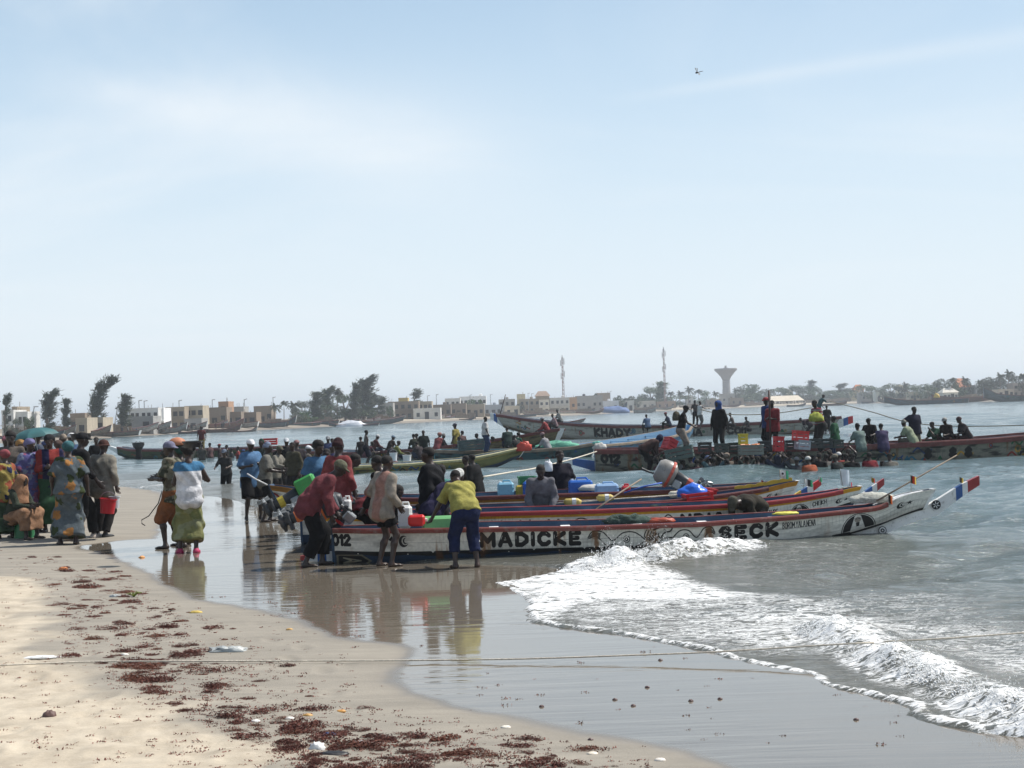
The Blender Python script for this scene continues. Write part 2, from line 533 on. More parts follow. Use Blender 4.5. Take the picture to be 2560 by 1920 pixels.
# ---- sand sheet
th=np.concatenate([np.radians(np.linspace(-180,-26,90)[:-1]),np.radians(np.linspace(-26,26,360)),np.radians(np.linspace(26,180,90)[1:])])
dd=np.concatenate([geo(0.4,6,0.06),geo(6.3,40,0.0046),geo(40.5,7000,0.07)])
X,Y,q=polar(th,dd)
Z=sand_z(X.ravel(),Y.ravel()).reshape(X.shape)
rf=np.random.RandomState(77);msel=(Y>7)&(Y<20)&(X>-8)&(X<2)
xs_,ys_,dz_=X[msel],Y[msel],np.zeros(int(msel.sum()))
for tr in range(9):                                  # trails of footprints in the soft sand
    fx0,fy0,fa=rf.uniform(-5.5,-1.0),rf.uniform(8.5,14),rf.uniform(0,6.28)
    for st_i in range(11):
        cx_,cy_=fx0+st_i*.62*math.cos(fa)-(st_i%2-.5)*.2*math.sin(fa),fy0+st_i*.62*math.sin(fa)+(st_i%2-.5)*.2*math.cos(fa)
        u_=(xs_-cx_)*math.cos(fa)+(ys_-cy_)*math.sin(fa);w_=-(xs_-cx_)*math.sin(fa)+(ys_-cy_)*math.cos(fa)
        r_=np.sqrt((u_/.15)**2+(w_/.07)**2);dz_+=-.020*np.exp(-r_**2)+.008*np.exp(-((r_-1.5)/.4)**2)
Z[msel]+=dz_*sstep(0.1,0.8,poly_sd(SAND_POLY,xs_,ys_))
v=np.stack([X,Y,Z],-1).reshape(-1,3)
me=mesh_np('sand',v,q)
sd=poly_sd(SAND_POLY,X,Y)+0.10*np_poly_noise(X,Y,3.0,4)
add_attr(me,'wet',sstep(0.20,-0.14,sd+0.3*np_poly_noise(X,Y,1.1,44)))
add_attr(me,'damp',sstep(1.1,0.0,sd))
dr=poly_sd(DRY_POLY,X,Y)+0.9*np_poly_noise(X,Y,1.6,8)+0.3*np_poly_noise(X,Y,6,18)
add_attr(me,'dry',sstep(-0.18,0.35,dr))
m,nt,b=new_mat('beach_sand')
L=nt.links.new
tc=node(nt,'ShaderNodeTexCoord')
def attr(nt,name):
    a=node(nt,'ShaderNodeAttribute');a.attribute_name=name;return a.outputs['Fac']
n_f=node(nt,'ShaderNodeTexNoise',**{'Scale':3.2,'Detail':8.0,'Roughness':0.65});L(tc.outputs['Object'],n_f.inputs['Vector'])
n_g=node(nt,'ShaderNodeTexNoise',**{'Scale':90.0,'Detail':3.0,'Roughness':0.7});L(tc.outputs['Object'],n_g.inputs['Vector'])
def mixc(a,bb,fac):
    mm=node(nt,'ShaderNodeMixRGB')
    if isinstance(a,tuple):mm.inputs[1].default_value=(*a,1)
    else:L(a,mm.inputs[1])
    if isinstance(bb,tuple):mm.inputs[2].default_value=(*bb,1)
    else:L(bb,mm.inputs[2])
    L(fac,mm.inputs[0]);return mm.outputs[0]
mps=node(nt,'ShaderNodeMapping');mps.inputs['Scale'].default_value=(0.35,1.6,1);mps.inputs['Rotation'].default_value=(0,0,R(-28));L(tc.outputs['Object'],mps.inputs[0])
n_st=node(nt,'ShaderNodeTexNoise',**{'Scale':1.6,'Detail':7.0,'Roughness':0.7});L(mps.outputs[0],n_st.inputs['Vector'])
st_=node(nt,'ShaderNodeMapRange',**{'From Min':0.36,'From Max':0.66});L(n_st.outputs['Fac'],st_.inputs['Value'])
dampc=mixc((0.172,0.150,0.114),(0.262,0.230,0.178),st_.outputs[0])
fx=node(nt,'ShaderNodeMapRange',**{'From Min':0.36,'From Max':0.64});L(n_f.outputs['Fac'],fx.inputs['Value'])
dryc=mixc((0.325,0.268,0.190),(0.475,0.405,0.300),fx.outputs[0])
c1=mixc(dampc,dryc,attr(nt,'dry'))
wetc=mixc((0.135,0.115,0.088),(0.175,0.150,0.118),n_f.outputs['Fac'])
c2=mixc(c1,wetc,attr(nt,'wet'))
n_h=node(nt,'ShaderNodeTexNoise',**{'Scale':26.0,'Detail':8.0,'Roughness':0.8});L(tc.outputs['Object'],n_h.inputs['Vector'])
spk=node(nt,'ShaderNodeMapRange',**{'From Min':0.60,'From Max':0.72,'To Min':0.0,'To Max':0.55});L(n_h.outputs['Fac'],spk.inputs['Value'])
gate=node(nt,'ShaderNodeMath',operation='MULTIPLY');L(spk.outputs[0],gate.inputs[0]);L(attr(nt,'dry'),gate.inputs[1])
c3=mixc(c2,(0.17,0.12,0.085),gate.outputs[0])
gr=node(nt,'ShaderNodeMapRange',**{'From Min':0.3,'From Max':0.7,'To Min':0.9,'To Max':1.1});L(n_g.outputs['Fac'],gr.inputs['Value'])
sc=node(nt,'ShaderNodeVectorMath',operation='SCALE');L(c3,sc.inputs[0]);L(gr.outputs[0],sc.inputs['Scale'])
L(sc.outputs[0],b.inputs['Base Color'])
ro=node(nt,'ShaderNodeMapRange',**{'From Min':0.25,'From Max':1.0,'To Min':0.85,'To Max':0.045});L(attr(nt,'wet'),ro.inputs['Value'])
L(ro.outputs[0],b.inputs['Roughness'])
b.inputs['IOR'].default_value=1.85
b.inputs['Specular IOR Level'].default_value=0.5
# ripples in the film of water: long in x, short in y, patchy
mp=node(nt,'ShaderNodeMapping');mp.inputs['Scale'].default_value=(0.55,4.6,1);mp.inputs['Rotation'].default_value=(0,0,R(4))
L(tc.outputs['Object'],mp.inputs[0])
n_r=node(nt,'ShaderNodeTexNoise',**{'Scale':1.25,'Detail':3.5,'Roughness':0.5,'Distortion':0.35});L(mp.outputs[0],n_r.inputs['Vector'])
n_p=node(nt,'ShaderNodeTexNoise',**{'Scale':0.33,'Detail':2.0});L(tc.outputs['Object'],n_p.inputs['Vector'])
pp=node(nt,'ShaderNodeMapRange',**{'From Min':0.38,'From Max':0.6,'To Min':0.12,'To Max':1.7});L(n_p.outputs['Fac'],pp.inputs['Value'])
hw=node(nt,'ShaderNodeMath',operation='MULTIPLY');L(n_r.outputs['Fac'],hw.inputs[0]);L(pp.outputs[0],hw.inputs[1])
b1=node(nt,'ShaderNodeBump',**{'Strength':0.22,'Distance':0.02});L(hw.outputs[0],b1.inputs['Height'])
b2=node(nt,'ShaderNodeBump',**{'Strength':0.5,'Distance':0.012});
n_s=node(nt,'ShaderNodeTexNoise',**{'Scale':22.0,'Detail':9.0,'Roughness':0.75});L(tc.outputs['Object'],n_s.inputs['Vector'])
L(n_s.outputs['Fac'],b2.inputs['Height'])
nm=node(nt,'ShaderNodeMix');nm.data_type='VECTOR'
L(attr(nt,'wet'),nm.inputs[0]);L(b2.outputs[0],nm.inputs[4]);L(b1.outputs[0],nm.inputs[5])
L(nm.outputs[1],b.inputs['Normal'])
sand=link('sand',me,None,m)
tag(sand,kind='structure',label='pale dry sand running down to damp and mirror wet sand')
# ---- sea
def waves(X,Y,sdist,d,spacing):
    rs=np.random.RandomState(5)
    z=np.zeros_like(X)
    lam_list=[0.22,0.3,0.42,0.55,0.75,1.0,1.4,1.9,2.6,3.6,5.0,7.5,11]
    for lam in lam_list:
        for j in range(4):
            ang=R(90+rs.uniform(-34,34)+14)
            kx,ky=math.cos(ang),math.sin(ang)
            l=lam*rs.uniform(0.8,1.2);ph=rs.uniform(0,6.28)
            a=0.0075*l**0.85*rs.uniform(0.5,1.0)
            w=np.clip((l/spacing-2.2)/2.0,0,1)
            warp=0.35*l*(vnoise(X/(3*l),Y/(3*l),int(lam*100)+j)-0.5)*4
            s=np.sin(2*math.pi*((X*kx+Y*ky)+warp)/l+ph)
            z+=w*a*(s+0.25*np.cos(4*math.pi*((X*kx+Y*ky)+warp)/l+2*ph))
    g=0.55+0.9*fbm(X*0.16,Y*0.5,3,31)
    amp=sstep(0.0,5.0,sdist)*0.85+0.12
    return z*amp*g
th=np.concatenate([np.radians(np.linspace(-88,-24,70)[:-1]),np.radians(np.linspace(-24,24,640)),np.radians(np.linspace(24,88,70)[1:])])
dd=np.concatenate([geo(6.5,45,0.0046),geo(45.2,400,0.012),geo(405,9000,0.05)])
X,Y,q=polar(th,dd)
sd0=poly_sd(SEA_POLY,X,Y)
sd=sd0+(0.10*np_poly_noise(X,Y,5.0,2)+0.05*np_poly_noise(X,Y,16.0,12))*sstep(80,30,Y)
Dm=np.hypot(X,Y)
spc=np.interp(Dm,[6.5,45,46,400,401,9000],[0.03,0.207,0.55,4.8,20,450])
foam=np.zeros_like(X)
near=Dm<70
def inpoly(pxs,soft):
    return sstep(-soft,soft,poly_sd(gp(pxs),X,Y))
P1=[(1226,1457),(1320,1444),(1440,1420),(1580,1408),(1700,1425),(1730,1442),(1900,1482),(1850,1500),(1650,1502),(1520,1500),(1440,1520),(1400,1552),(1330,1556),(1300,1520),(1312,1505),(1278,1479)]
P2=[(1300,1480),(1500,1430),(1740,1446),(1950,1480),(2150,1516),(2350,1560),(2700,1570),(2700,1720),(2450,1690),(2300,1640),(2150,1600),(2060,1650),(1900,1645),(1700,1618),(1400,1572)]
P3=[(1700,1410),(1850,1370),(2200,1365),(2330,1400),(2200,1470),(2000,1500),(1800,1450)]
P4=[(2000,1480),(2500,1500),(2700,1640),(2500,1660),(2300,1600),(2100,1560)]
foam=np.maximum(foam,(0.50+0.42*fbm(X*1.3,Y*3.2,3,91))*inpoly(P1,0.3))
foam=np.maximum(foam,(0.22+0.36*fbm(X*0.8,Y*2.5,4,92))*inpoly(P2,0.6))
foam=np.maximum(foam,0.20*inpoly(P3,0.8))
foam=np.maximum(foam,0.30*inpoly(P4,0.8))
# crests
C1=gp([(1395,1432),(1440,1428),(1500,1420),(1560,1414),(1600,1410),(1650,1406),(1720,1400),(1800,1392),(1880,1386),(1980,1380)])
H1=[0.02,0.05,0.12,0.21,0.11,0.24,0.20,0.13,0.06,0.0]
C2=gp([(2000,1592),(2060,1590),(2110,1606),(2160,1640),(2230,1668),(2300,1700),(2360,1722),(2430,1756),(2500,1782),(2600,1822),(2800,1890)])
H2=[0.0,0.15,0.13,0.07,0.14,0.11,0.06,0.07,0.13,0.12,0.06]
C3=gp([(300,1226),(360,1221),(430,1215),(500,1204),(560,1198),(640,1199)])
d1,h1,s1=line_d(C1,X,Y,H1)
d2,h2,s2=line_d(C2,X,Y,H2)
d3,h3,s3=line_d(C3,X,Y,[0,.05,.06,.05,.04,0])
turb=fbm(X*4.5,Y*4.5,4,41)
turb2=fbm(X*14,Y*14,3,43)
def crest(d,h,s,w):
    wn_=np.where(s<0,w*0.8,w*1.9)       # steep face towards the beach
    return h*np.exp(-(d/wn_)**2)
cz=crest(d1,h1,s1,0.24)*(0.35+1.25*turb)+crest(d2,h2,s2,0.24)*(0.45+1.15*turb)
rough=(np.exp(-(d1/0.40)**2)*(h1>0.04)+np.exp(-(d2/0.36)**2)*(h2>0.04))
cz+=rough*0.025*(turb2-0.5)+crest(d3,h3,s3,0.4)
foam=np.maximum(foam,np.exp(-(d1/0.34)**4)*(h1>0.045)*(0.12+0.85*turb))
foam=np.maximum(foam,np.exp(-(np.maximum(d2-0.02,0)/0.36)**4)*sstep(.02,.10,h2)*(0.22+0.90*turb))
foam=np.maximum(foam,0.5*np.exp(-(d3/0.25)**2))
# lip of the swash, lacy front line
front=np.exp(-((sd-0.09)/0.05)**2)*near*(X>-1.0)*sstep(19.4,18.6,Y)*sstep(-.3,.25,fbm(X*1.2,Y*1.2,2,17)-.35)
foam=np.maximum(foam,front*(0.55+0.5*vnoise(X*5,Y*5,77)))
foam=np.maximum(foam,0.26*np.exp(-((sd-0.1)/0.05)**2)*near*(Y>18.6))
scatter=sstep(0.60,0.74,fbm(X*0.5,Y*2.4,4,61))*sstep(60,22,Dm)*0.28*(X>0)
foam=np.maximum(foam,scatter)
lvl=0.028*(1-np.exp(-np.clip(sd,0,50)/0.10))-0.014+0.02*front*(X>-1)*(0.4+turb)
Z=lvl+waves(X,Y,sd0,Dm,spc)*(sd0>-0.2)+cz+foam*0.012*turb2*near
Z=np.where(sd<-0.02,-0.03,Z)
v=np.stack([X,Y,Z],-1).reshape(-1,3)
ok=(sd.ravel()>-0.12)
qq=q[ok[q].any(1)]
v,qq,at=compact(v,qq,{'foam':foam.ravel(),'off':sd0.ravel(),'dist':Dm.ravel()})
me=mesh_np('sea',v,qq)
add_attr(me,'foam',at['foam']);add_attr(me,'off',np.clip(at['off'],0,200));
m,nt,b=new_mat('sea_water')
L=nt.links.new
tc=node(nt,'ShaderNodeTexCoord')
off=attr(nt,'off');fo=attr(nt,'foam')
t1=node(nt,'ShaderNodeMapRange',**{'From Min':0.5,'From Max':11.0});L(off,t1.inputs['Value'])
t1.interpolation_type='SMOOTHSTEP'
nn=node(nt,'ShaderNodeTexNoise',**{'Scale':0.25,'Detail':3.0});L(tc.outputs['Object'],nn.inputs['Vector'])
def mixc(a,bb,fac,nt=nt):
    mm=node(nt,'ShaderNodeMixRGB')
    for i,c in ((1,a),(2,bb)):
        if isinstance(c,tuple):mm.inputs[i].default_value=(*c,1)
        else:nt.links.new(c,mm.inputs[i])
    nt.links.new(fac,mm.inputs[0]);return mm.outputs[0]
murky=mixc((0.095,0.095,0.078),(0.122,0.120,0.100),nn.outputs['Fac'])
deep=mixc((0.066,0.104,0.110),(0.080,0.122,0.126),nn.outputs['Fac'])
wc=mixc(murky,deep,t1.outputs[0])
# foam pattern: lacy, stretched along the waves
mp=node(nt,'ShaderNodeMapping');mp.inputs['Scale'].default_value=(1.0,2.3,1.0);mp.inputs['Rotation'].default_value=(0,0,R(14));L(tc.outputs['Object'],mp.inputs[0])
f1=node(nt,'ShaderNodeTexNoise',**{'Scale':4.2,'Detail':9.0,'Roughness':0.68,'Distortion':1.1});L(mp.outputs[0],f1.inputs['Vector'])
rid=node(nt,'ShaderNodeMath',operation='SUBTRACT');rid.inputs[1].default_value=0.5;L(f1.outputs['Fac'],rid.inputs[0])
ab=node(nt,'ShaderNodeMath',operation='ABSOLUTE');L(rid.outputs[0],ab.inputs[0])          # 0 on the vein lines
vein=node(nt,'ShaderNodeMapRange',**{'From Min':0.0,'From Max':0.16,'To Min':1.0,'To Max':0.0});L(ab.outputs[0],vein.inputs['Value'])
th_=node(nt,'ShaderNodeMath',operation='ADD');L(vein.outputs[0],th_.inputs[0]);L(fo,th_.inputs[1])
msk=node(nt,'ShaderNodeMapRange',**{'From Min':1.12,'From Max':1.36});L(th_.outputs[0],msk.inputs['Value'])
kill=node(nt,'ShaderNodeMapRange',**{'From Min':0.02,'From Max':0.12});L(fo,kill.inputs['Value'])
mk=node(nt,'ShaderNodeMath',operation='MULTIPLY');L(msk.outputs[0],mk.inputs[0]);L(kill.outputs[0],mk.inputs[1])
f3=node(nt,'ShaderNodeTexNoise',**{'Scale':9.0,'Detail':8.0,'Roughness':0.7});L(mp.outputs[0],f3.inputs['Vector'])
fr=node(nt,'ShaderNodeMapRange',**{'From Min':0.35,'From Max':0.62});L(f3.outputs['Fac'],fr.inputs['Value'])
fcol=mixc((0.52,0.52,0.50),(0.84,0.85,0.85),fr.outputs[0])
col=mixc(wc,fcol,mk.outputs[0])
L(col,b.inputs['Base Color'])
ro=node(nt,'ShaderNodeMapRange',**{'To Min':0.09,'To Max':0.65});L(mk.outputs[0],ro.inputs['Value'])
L(ro.outputs[0],b.inputs['Roughness'])
b.inputs['IOR'].default_value=1.333
mp2=node(nt,'ShaderNodeMapping');mp2.inputs['Scale'].default_value=(0.8,2.4,1.0);mp2.inputs['Rotation'].default_value=(0,0,R(10));L(tc.outputs['Object'],mp2.inputs[0])
r1=node(nt,'ShaderNodeTexNoise',**{'Scale':2.4,'Detail':6.0,'Roughness':0.62,'Distortion':0.4});L(mp2.outputs[0],r1.inputs['Vector'])
bp=node(nt,'ShaderNodeBump',**{'Strength':1.0,'Distance':0.07});L(r1.outputs['Fac'],bp.inputs['Height'])
bp2=node(nt,'ShaderNodeBump',**{'Strength':0.2,'Distance':0.03});L(mk.outputs[0],bp2.inputs['Height']);L(bp.outputs[0],bp2.inputs['Normal'])
L(bp2.outputs[0],b.inputs['Normal'])
sea=link('sea',me,None,m)
tag(sea,kind='structure',label='grey green lagoon water turning murky and foamy at the beach')
# height look-up for things standing in water
WATER_Z=0.014
# ---- spray thrown up by the two breaking crests: droplets and clots nobody could count
def spray(name,line,hs,n,size,label,seed,zmul=1.0):
    rs=np.random.RandomState(seed)
    oct_v=np.array([[1,0,0],[-1,0,0],[0,1,0],[0,-1,0],[0,0,1],[0,0,-1]],float)
    oct_f=np.array([[0,2,4],[2,1,4],[1,3,4],[3,0,4],[2,0,5],[1,2,5],[3,1,5],[0,3,5]])
    seg=rs.uniform(0,len(line)-1.001,n)
    i=seg.astype(int);t=seg-i
    ln=np.array(line);hh=np.array(hs)
    px=ln[i,0]*(1-t)+ln[i+1,0]*t;py=ln[i,1]*(1-t)+ln[i+1,1]*t
    h=hh[i]*(1-t)+hh[i+1]*t
    keep=h>0.04;px,py,h=px[keep],py[keep],h[keep];n=len(px)
    clump=fbm(px*3.1,py*3.1,3,seed)
    up=rs.exponential(0.30,n)*h*(0.2+2.2*np.clip(clump-0.35,0,1)*2.2)
    z=0.4*h+up*zmul+0.01
    x=px+rs.normal(0,0.07,n);y=py+rs.normal(-0.05,0.13,n)-up*0.2
    s=size*rs.uniform(0.35,1.0,n)*np.exp(-up*2.0)
    c=np.stack([x,y,z],-1)
    st=rs.uniform(0.6,1.7,(n,1,3))
    V=(c[:,None,:]+oct_v[None]*s[:,None,None]*st).reshape(-1,3)
    Fc=(oct_f[None]+(np.arange(n)*6)[:,None,None]).reshape(-1,3)
    me=mesh_np(name,V,Fc)
    o=link(name,me,None,FOAM)
    return tag(o,label,kind='stuff',cat='spray')
FOAM=paint((0.84,0.85,0.85),rough=0.5,var=0.04,scale=10,bump=0.0,key='foam')
spray('wave_spray',C1,H1,11000,0.0075,'white spray bursting up against the side of the nearest boat',3,1.25)
spray('wave_spray',C2,H2,15000,0.0075,'white spray along the low wave breaking on the wet sand',4,0.8)
# ---- far shore
FAR_PX=[(-2600,1230),(-1200,1160),(-600,1133),(0,1110),(225,1098),(445,1085),(640,1076),(819,1067),(1013,1058),(1207,1049),(1331,1042.5),
          (1450,1038),(1637,1028.5),(1880,1018.5),(2137,1009),(2350,1007),(2560,1002),(2900,994),(3600,975)]
FAR_LINE=gp(FAR_PX)
FAR_POLY=FAR_LINE+[(3500,700),(9000,9000),(-9000,9000),(-900,200)]
def far_z(X,Y):
    X=np.asarray(X,float);Y=np.asarray(Y,float)
    sd=poly_sd(FAR_POLY,X,Y)
    return np.interp(sd,[-30,0,6,22,60,200,3000],[-2.0,-0.05,0.6,1.15,1.5,2.0,3.0])+0.25*(fbm(X*0.08,Y*0.08,3,6)-0.5)*(sd>3)
def farpt(px,back):
    """point of the far land behind the waterline at column px, 'back' metres inland"""
    i=[k for k in range(len(FAR_PX)-1) if FAR_PX[k][0]<=px<=FAR_PX[k+1][0]][0]
    t=(px-FAR_PX[i][0])/(FAR_PX[i+1][0]-FAR_PX[i][0])
    w=G(px,FAR_PX[i][1]*(1-t)+FAR_PX[i+1][1]*t)
    D=w.y+back
    x=w.x*D/w.y
    return Vector((x,D,float(far_z(np.array([x]),np.array([D]))[0])))
th=np.radians(np.linspace(-80,80,700))
dd=np.concatenate([geo(70,1500,0.012),geo(1520,9000,0.1)])
X,Y,q=polar(th,dd)
Z=far_z(X,Y)
v=np.stack([X,Y,Z],-1).reshape(-1,3)
ok=(poly_sd(FAR_POLY,X,Y)>-12).ravel()
qq=q[ok[q].all(1)]
sdv=poly_sd(FAR_POLY,X,Y).ravel()
v,qq,at=compact(v,qq,{'in':sdv})
me=mesh_np('far_shore',v,qq)
add_attr(me,'inland',np.clip(at['in'],-5,100))
m,nt,b=new_mat('far_sand')
L=nt.links.new
tc=node(nt,'ShaderNodeTexCoord')
n1=node(nt,'ShaderNodeTexNoise',**{'Scale':0.25,'Detail':6.0,'Roughness':0.7});L(tc.outputs['Object'],n1.inputs['Vector'])
a=mixc((0.36,0.31,0.23),(0.48,0.42,0.32),n1.outputs['Fac'],nt)
w=node(nt,'ShaderNodeMapRange',**{'From Min':3.5,'From Max':7.0});L(attr(nt,'inland'),w.inputs['Value'])
a=mixc((0.20,0.17,0.135),a,w.outputs[0],nt)
g=node(nt,'ShaderNodeMapRange',**{'From Min':18,'From Max':45});L(attr(nt,'inland'),g.inputs['Value'])
a=mixc(a,(0.19,0.155,0.11),g.outputs[0],nt)
L(a,b.inputs['Base Color']);b.inputs['Roughness'].default_value=0.95
far=link('far_shore',me,None,m)
tag(far,kind='structure',label='low sandy shore across the water')
# ================================================================== PEOPLE: smooth bodies from blended limbs
class Field:
    def __init__(s,lo,hi,h):
        s.h=h;s.lo=np.array(lo,float)-2.5*h
        n=np.ceil((np.array(hi)-s.lo)/h).astype(int)+4
        s.n=n
        s.D=np.full(tuple(n),0.2,np.float32)
        s.ax=[s.lo[i]+h*np.arange(n[i]) for i in range(3)]
    def region(s,lo,hi):
        sl=[]
        for i in range(3):
            a=int(max(0,math.floor((lo[i]-s.lo[i])/s.h)));b=int(min(s.n[i],math.ceil((hi[i]-s.lo[i])/s.h)+1))
            if b<=a:return None
            sl.append(slice(a,b))
        return tuple(sl)
    def prim(s,a,b,ra,rb,k=0.03,lat=None,sc=1.0,cut0=False,cut1=False,sub=False,fold=0.0,fs=8):
        a=np.array(a,float);b=np.array(b,float)
        m=max(ra,rb)*max(sc,1.0)+k+s.h*2
        sl=s.region(np.minimum(a,b)-m,np.maximum(a,b)+m)
        if sl is None:return
        x=s.ax[0][sl[0]][:,None,None];y=s.ax[1][sl[1]][None,:,None];z=s.ax[2][sl[2]][None,None,:]
        qx,qy,qz=x-a[0],y-a[1],z-a[2]
        d=b-a;L=math.sqrt((d*d).sum())+1e-9
        along=(qx*d[0]+qy*d[1]+qz*d[2])
        if lat is not None and sc!=1.0:
            l=np.array(lat,float);l=l-d*(l@d)/(L*L);l/=(np.linalg.norm(l)+1e-9)
            pl=qx*l[0]+qy*l[1]+qz*l[2]
            f=(1-1.0/sc)
            qx=qx-l[0]*pl*f;qy=qy-l[1]*pl*f;qz=qz-l[2]*pl*f
        t=np.clip(along/(L*L),0,1)
        ex,ey,ez=qx-d[0]*t,qy-d[1]*t,qz-d[2]*t
        r=ra+(rb-ra)*t
        dist=np.sqrt(ex*ex+ey*ey+ez*ez)-r
        if fold:
            dist=dist+fold*(.75*np.sin(x*26+y*19+z*9+2.2*np.sin(z*10+x*5))+.45*np.sin(z*34+2.4*np.sin(x*10-y*8)))
        if cut0:dist=np.maximum(dist,-along/L)
        if cut1:dist=np.maximum(dist,along/L-L)
        D=s.D[sl]
        if sub:
            s.D[sl]=np.maximum(D,-dist);return
        if k>0:
            hh=np.maximum(k-np.abs(D-dist),0)/k
            s.D[sl]=np.minimum(D,dist)-hh*hh*k*0.25
        else:
            s.D[sl]=np.minimum(D,dist)
    def mesh(s,name):
        v,q=surfnet(s.D,s.lo,s.h)
        return mesh_np(name,v,q)
_C=np.array([[i,j,k] for i in (0,1) for j in (0,1) for k in (0,1)])
_E=[(a,b) for a in range(8) for b in range(a+1,8) if abs(_C[a]-_C[b]).sum()==1]
def surfnet(Fd,o,h):
    S=Fd<0
    nx,ny,nz=S.shape
    cnt=np.zeros((nx-1,ny-1,nz-1),np.int8)
    for c in _C:
        cnt+=S[c[0]:nx-1+c[0],c[1]:ny-1+c[1],c[2]:nz-1+c[2]]
    mask=(cnt>0)&(cnt<8)
    cells=np.argwhere(mask)
    idx=np.full(mask.shape,-1,np.int64);idx[mask]=np.arange(len(cells))
    acc=np.zeros((len(cells),3));num=np.zeros(len(cells))
    vals=[Fd[cells[:,0]+c[0],cells[:,1]+c[1],cells[:,2]+c[2]] for c in _C]
    for a,b in _E:
        fa,fb=vals[a],vals[b]
        cr=(fa<0)!=(fb<0)
        t=np.where(cr,fa/np.where(cr,fa-fb,1),0)
        acc+=(_C[a][None]+(_C[b]-_C[a])[None]*t[:,None])*cr[:,None]
        num+=cr
    v=o+h*(cells+acc/np.maximum(num,1)[:,None])
    qs=[]
    for ax in range(3):
        o1,o2=[(1,2),(2,0),(0,1)][ax]
        A=np.moveaxis(S,(ax,o1,o2),(0,1,2));I=np.moveaxis(idx,(ax,o1,o2),(0,1,2))
        s0=A[:-1,1:-1,1:-1];s1=A[1:,1:-1,1:-1]
        e=np.argwhere(s0!=s1)
        if len(e)==0:continue
        i,j,k=e[:,0],e[:,1]+1,e[:,2]+1
        qd=np.stack([I[i,j-1,k-1],I[i,j,k-1],I[i,j,k],I[i,j-1,k]],-1)
        fl=~s0[e[:,0],e[:,1],e[:,2]]
        qd[fl]=qd[fl][:,::-1]
        qs.append(qd)
    return v,np.concatenate(qs)
def V3(*a):return np.array(a,float)
def rotm(lean,side,yaw):
    cl,sl=math.cos(lean),math.sin(lean)
    cs,ss=math.cos(side),math.sin(side)
    cy,sy=math.cos(yaw),math.sin(yaw)
    Rx=np.array([[1,0,0],[0,cl,sl],[0,-sl,cl]])      # lean forward (+y)
    Ry=np.array([[cs,0,ss],[0,1,0],[-ss,0,cs]])
    Rz=np.array([[cy,-sy,0],[sy,cy,0],[0,0,1]])
    return Rz@Rx@Ry
def ik(a,t,l1,l2,pole):
    d=t-a;L=np.linalg.norm(d)
    if L>(l1+l2)*0.995:
        t=a+d/L*(l1+l2)*0.995;d=t-a;L=np.linalg.norm(d)
    L=max(L,abs(l1-l2)+0.02)
    u=d/L
    x=(l1*l1-l2*l2+L*L)/(2*L)
    hh=math.sqrt(max(l1*l1-x*x,0))
    p=pole-u*(pole@u);n=np.linalg.norm(p)
    p=p/n if n>1e-6 else V3(0,1,0)
    return a+u*x+p*hh,a+u*L
def skeleton(ps):
    J={}
    pel=V3(*ps.get('pel',(0,0,0.93)))
    lean,side,tw=R(ps.get('lean',0)),R(ps.get('side',0)),R(ps.get('twist',0))
    Rp=rotm(lean*ps.get('hipf',0.35),side*0.3,0)
    Rm=rotm(lean*0.8,side*0.7,tw*0.5)
    Rt=rotm(lean*ps.get('curl',1.12),side,tw)
    J['pel']=pel;J['Rp']=Rp;J['Rt']=Rt
    J['waist']=pel+Rm@V3(0,0,0.17)
    J['chest']=J['waist']+Rt@V3(0,0.0,0.20)
    J['neck']=J['chest']+Rt@V3(0,-0.01,0.17)
    hp,hy=ps.get('head',(0,0))
    Rh=rotm(R(hp)+lean*ps.get('nf',0.6),side*0.3,tw+R(hy))
    J['Rh']=Rh
    J['head']=J['neck']+Rt@V3(0,0.01,0.05)+Rh@V3(0,0.025,0.115)
    for s,n in ((-1,'L'),(1,'R')):
        sh=J['chest']+Rt@V3(s*0.170,-0.005,0.115)
        J['sh'+n]=sh
        tgt=ps.get(n+'H')
        if tgt is None:tgt=(s*0.09,0.06,-0.50)
        if len(tgt)==4:            # absolute in the person's frame
            t=V3(*tgt[:3])
        else:
            t=sh+V3(*tgt)
        pole=V3(s*0.5,-0.7,-0.35) if (n+'P') not in ps else V3(*ps[n+'P'])
        J['el'+n],J['wr'+n]=ik(sh,t,0.285,0.255,pole)
        hip=pel+Rp@V3(s*0.092,0,-0.035)
        J['hp'+n]=hip
        ft=V3(*ps.get(n+'F',(s*0.11,-0.02,0.075)))
        kp=V3(*ps.get(n+'K',(s*0.12,1,0.1)))
        J['kn'+n],J['an'+n]=ik(hip,ft,0.43,0.425,kp)
    return J
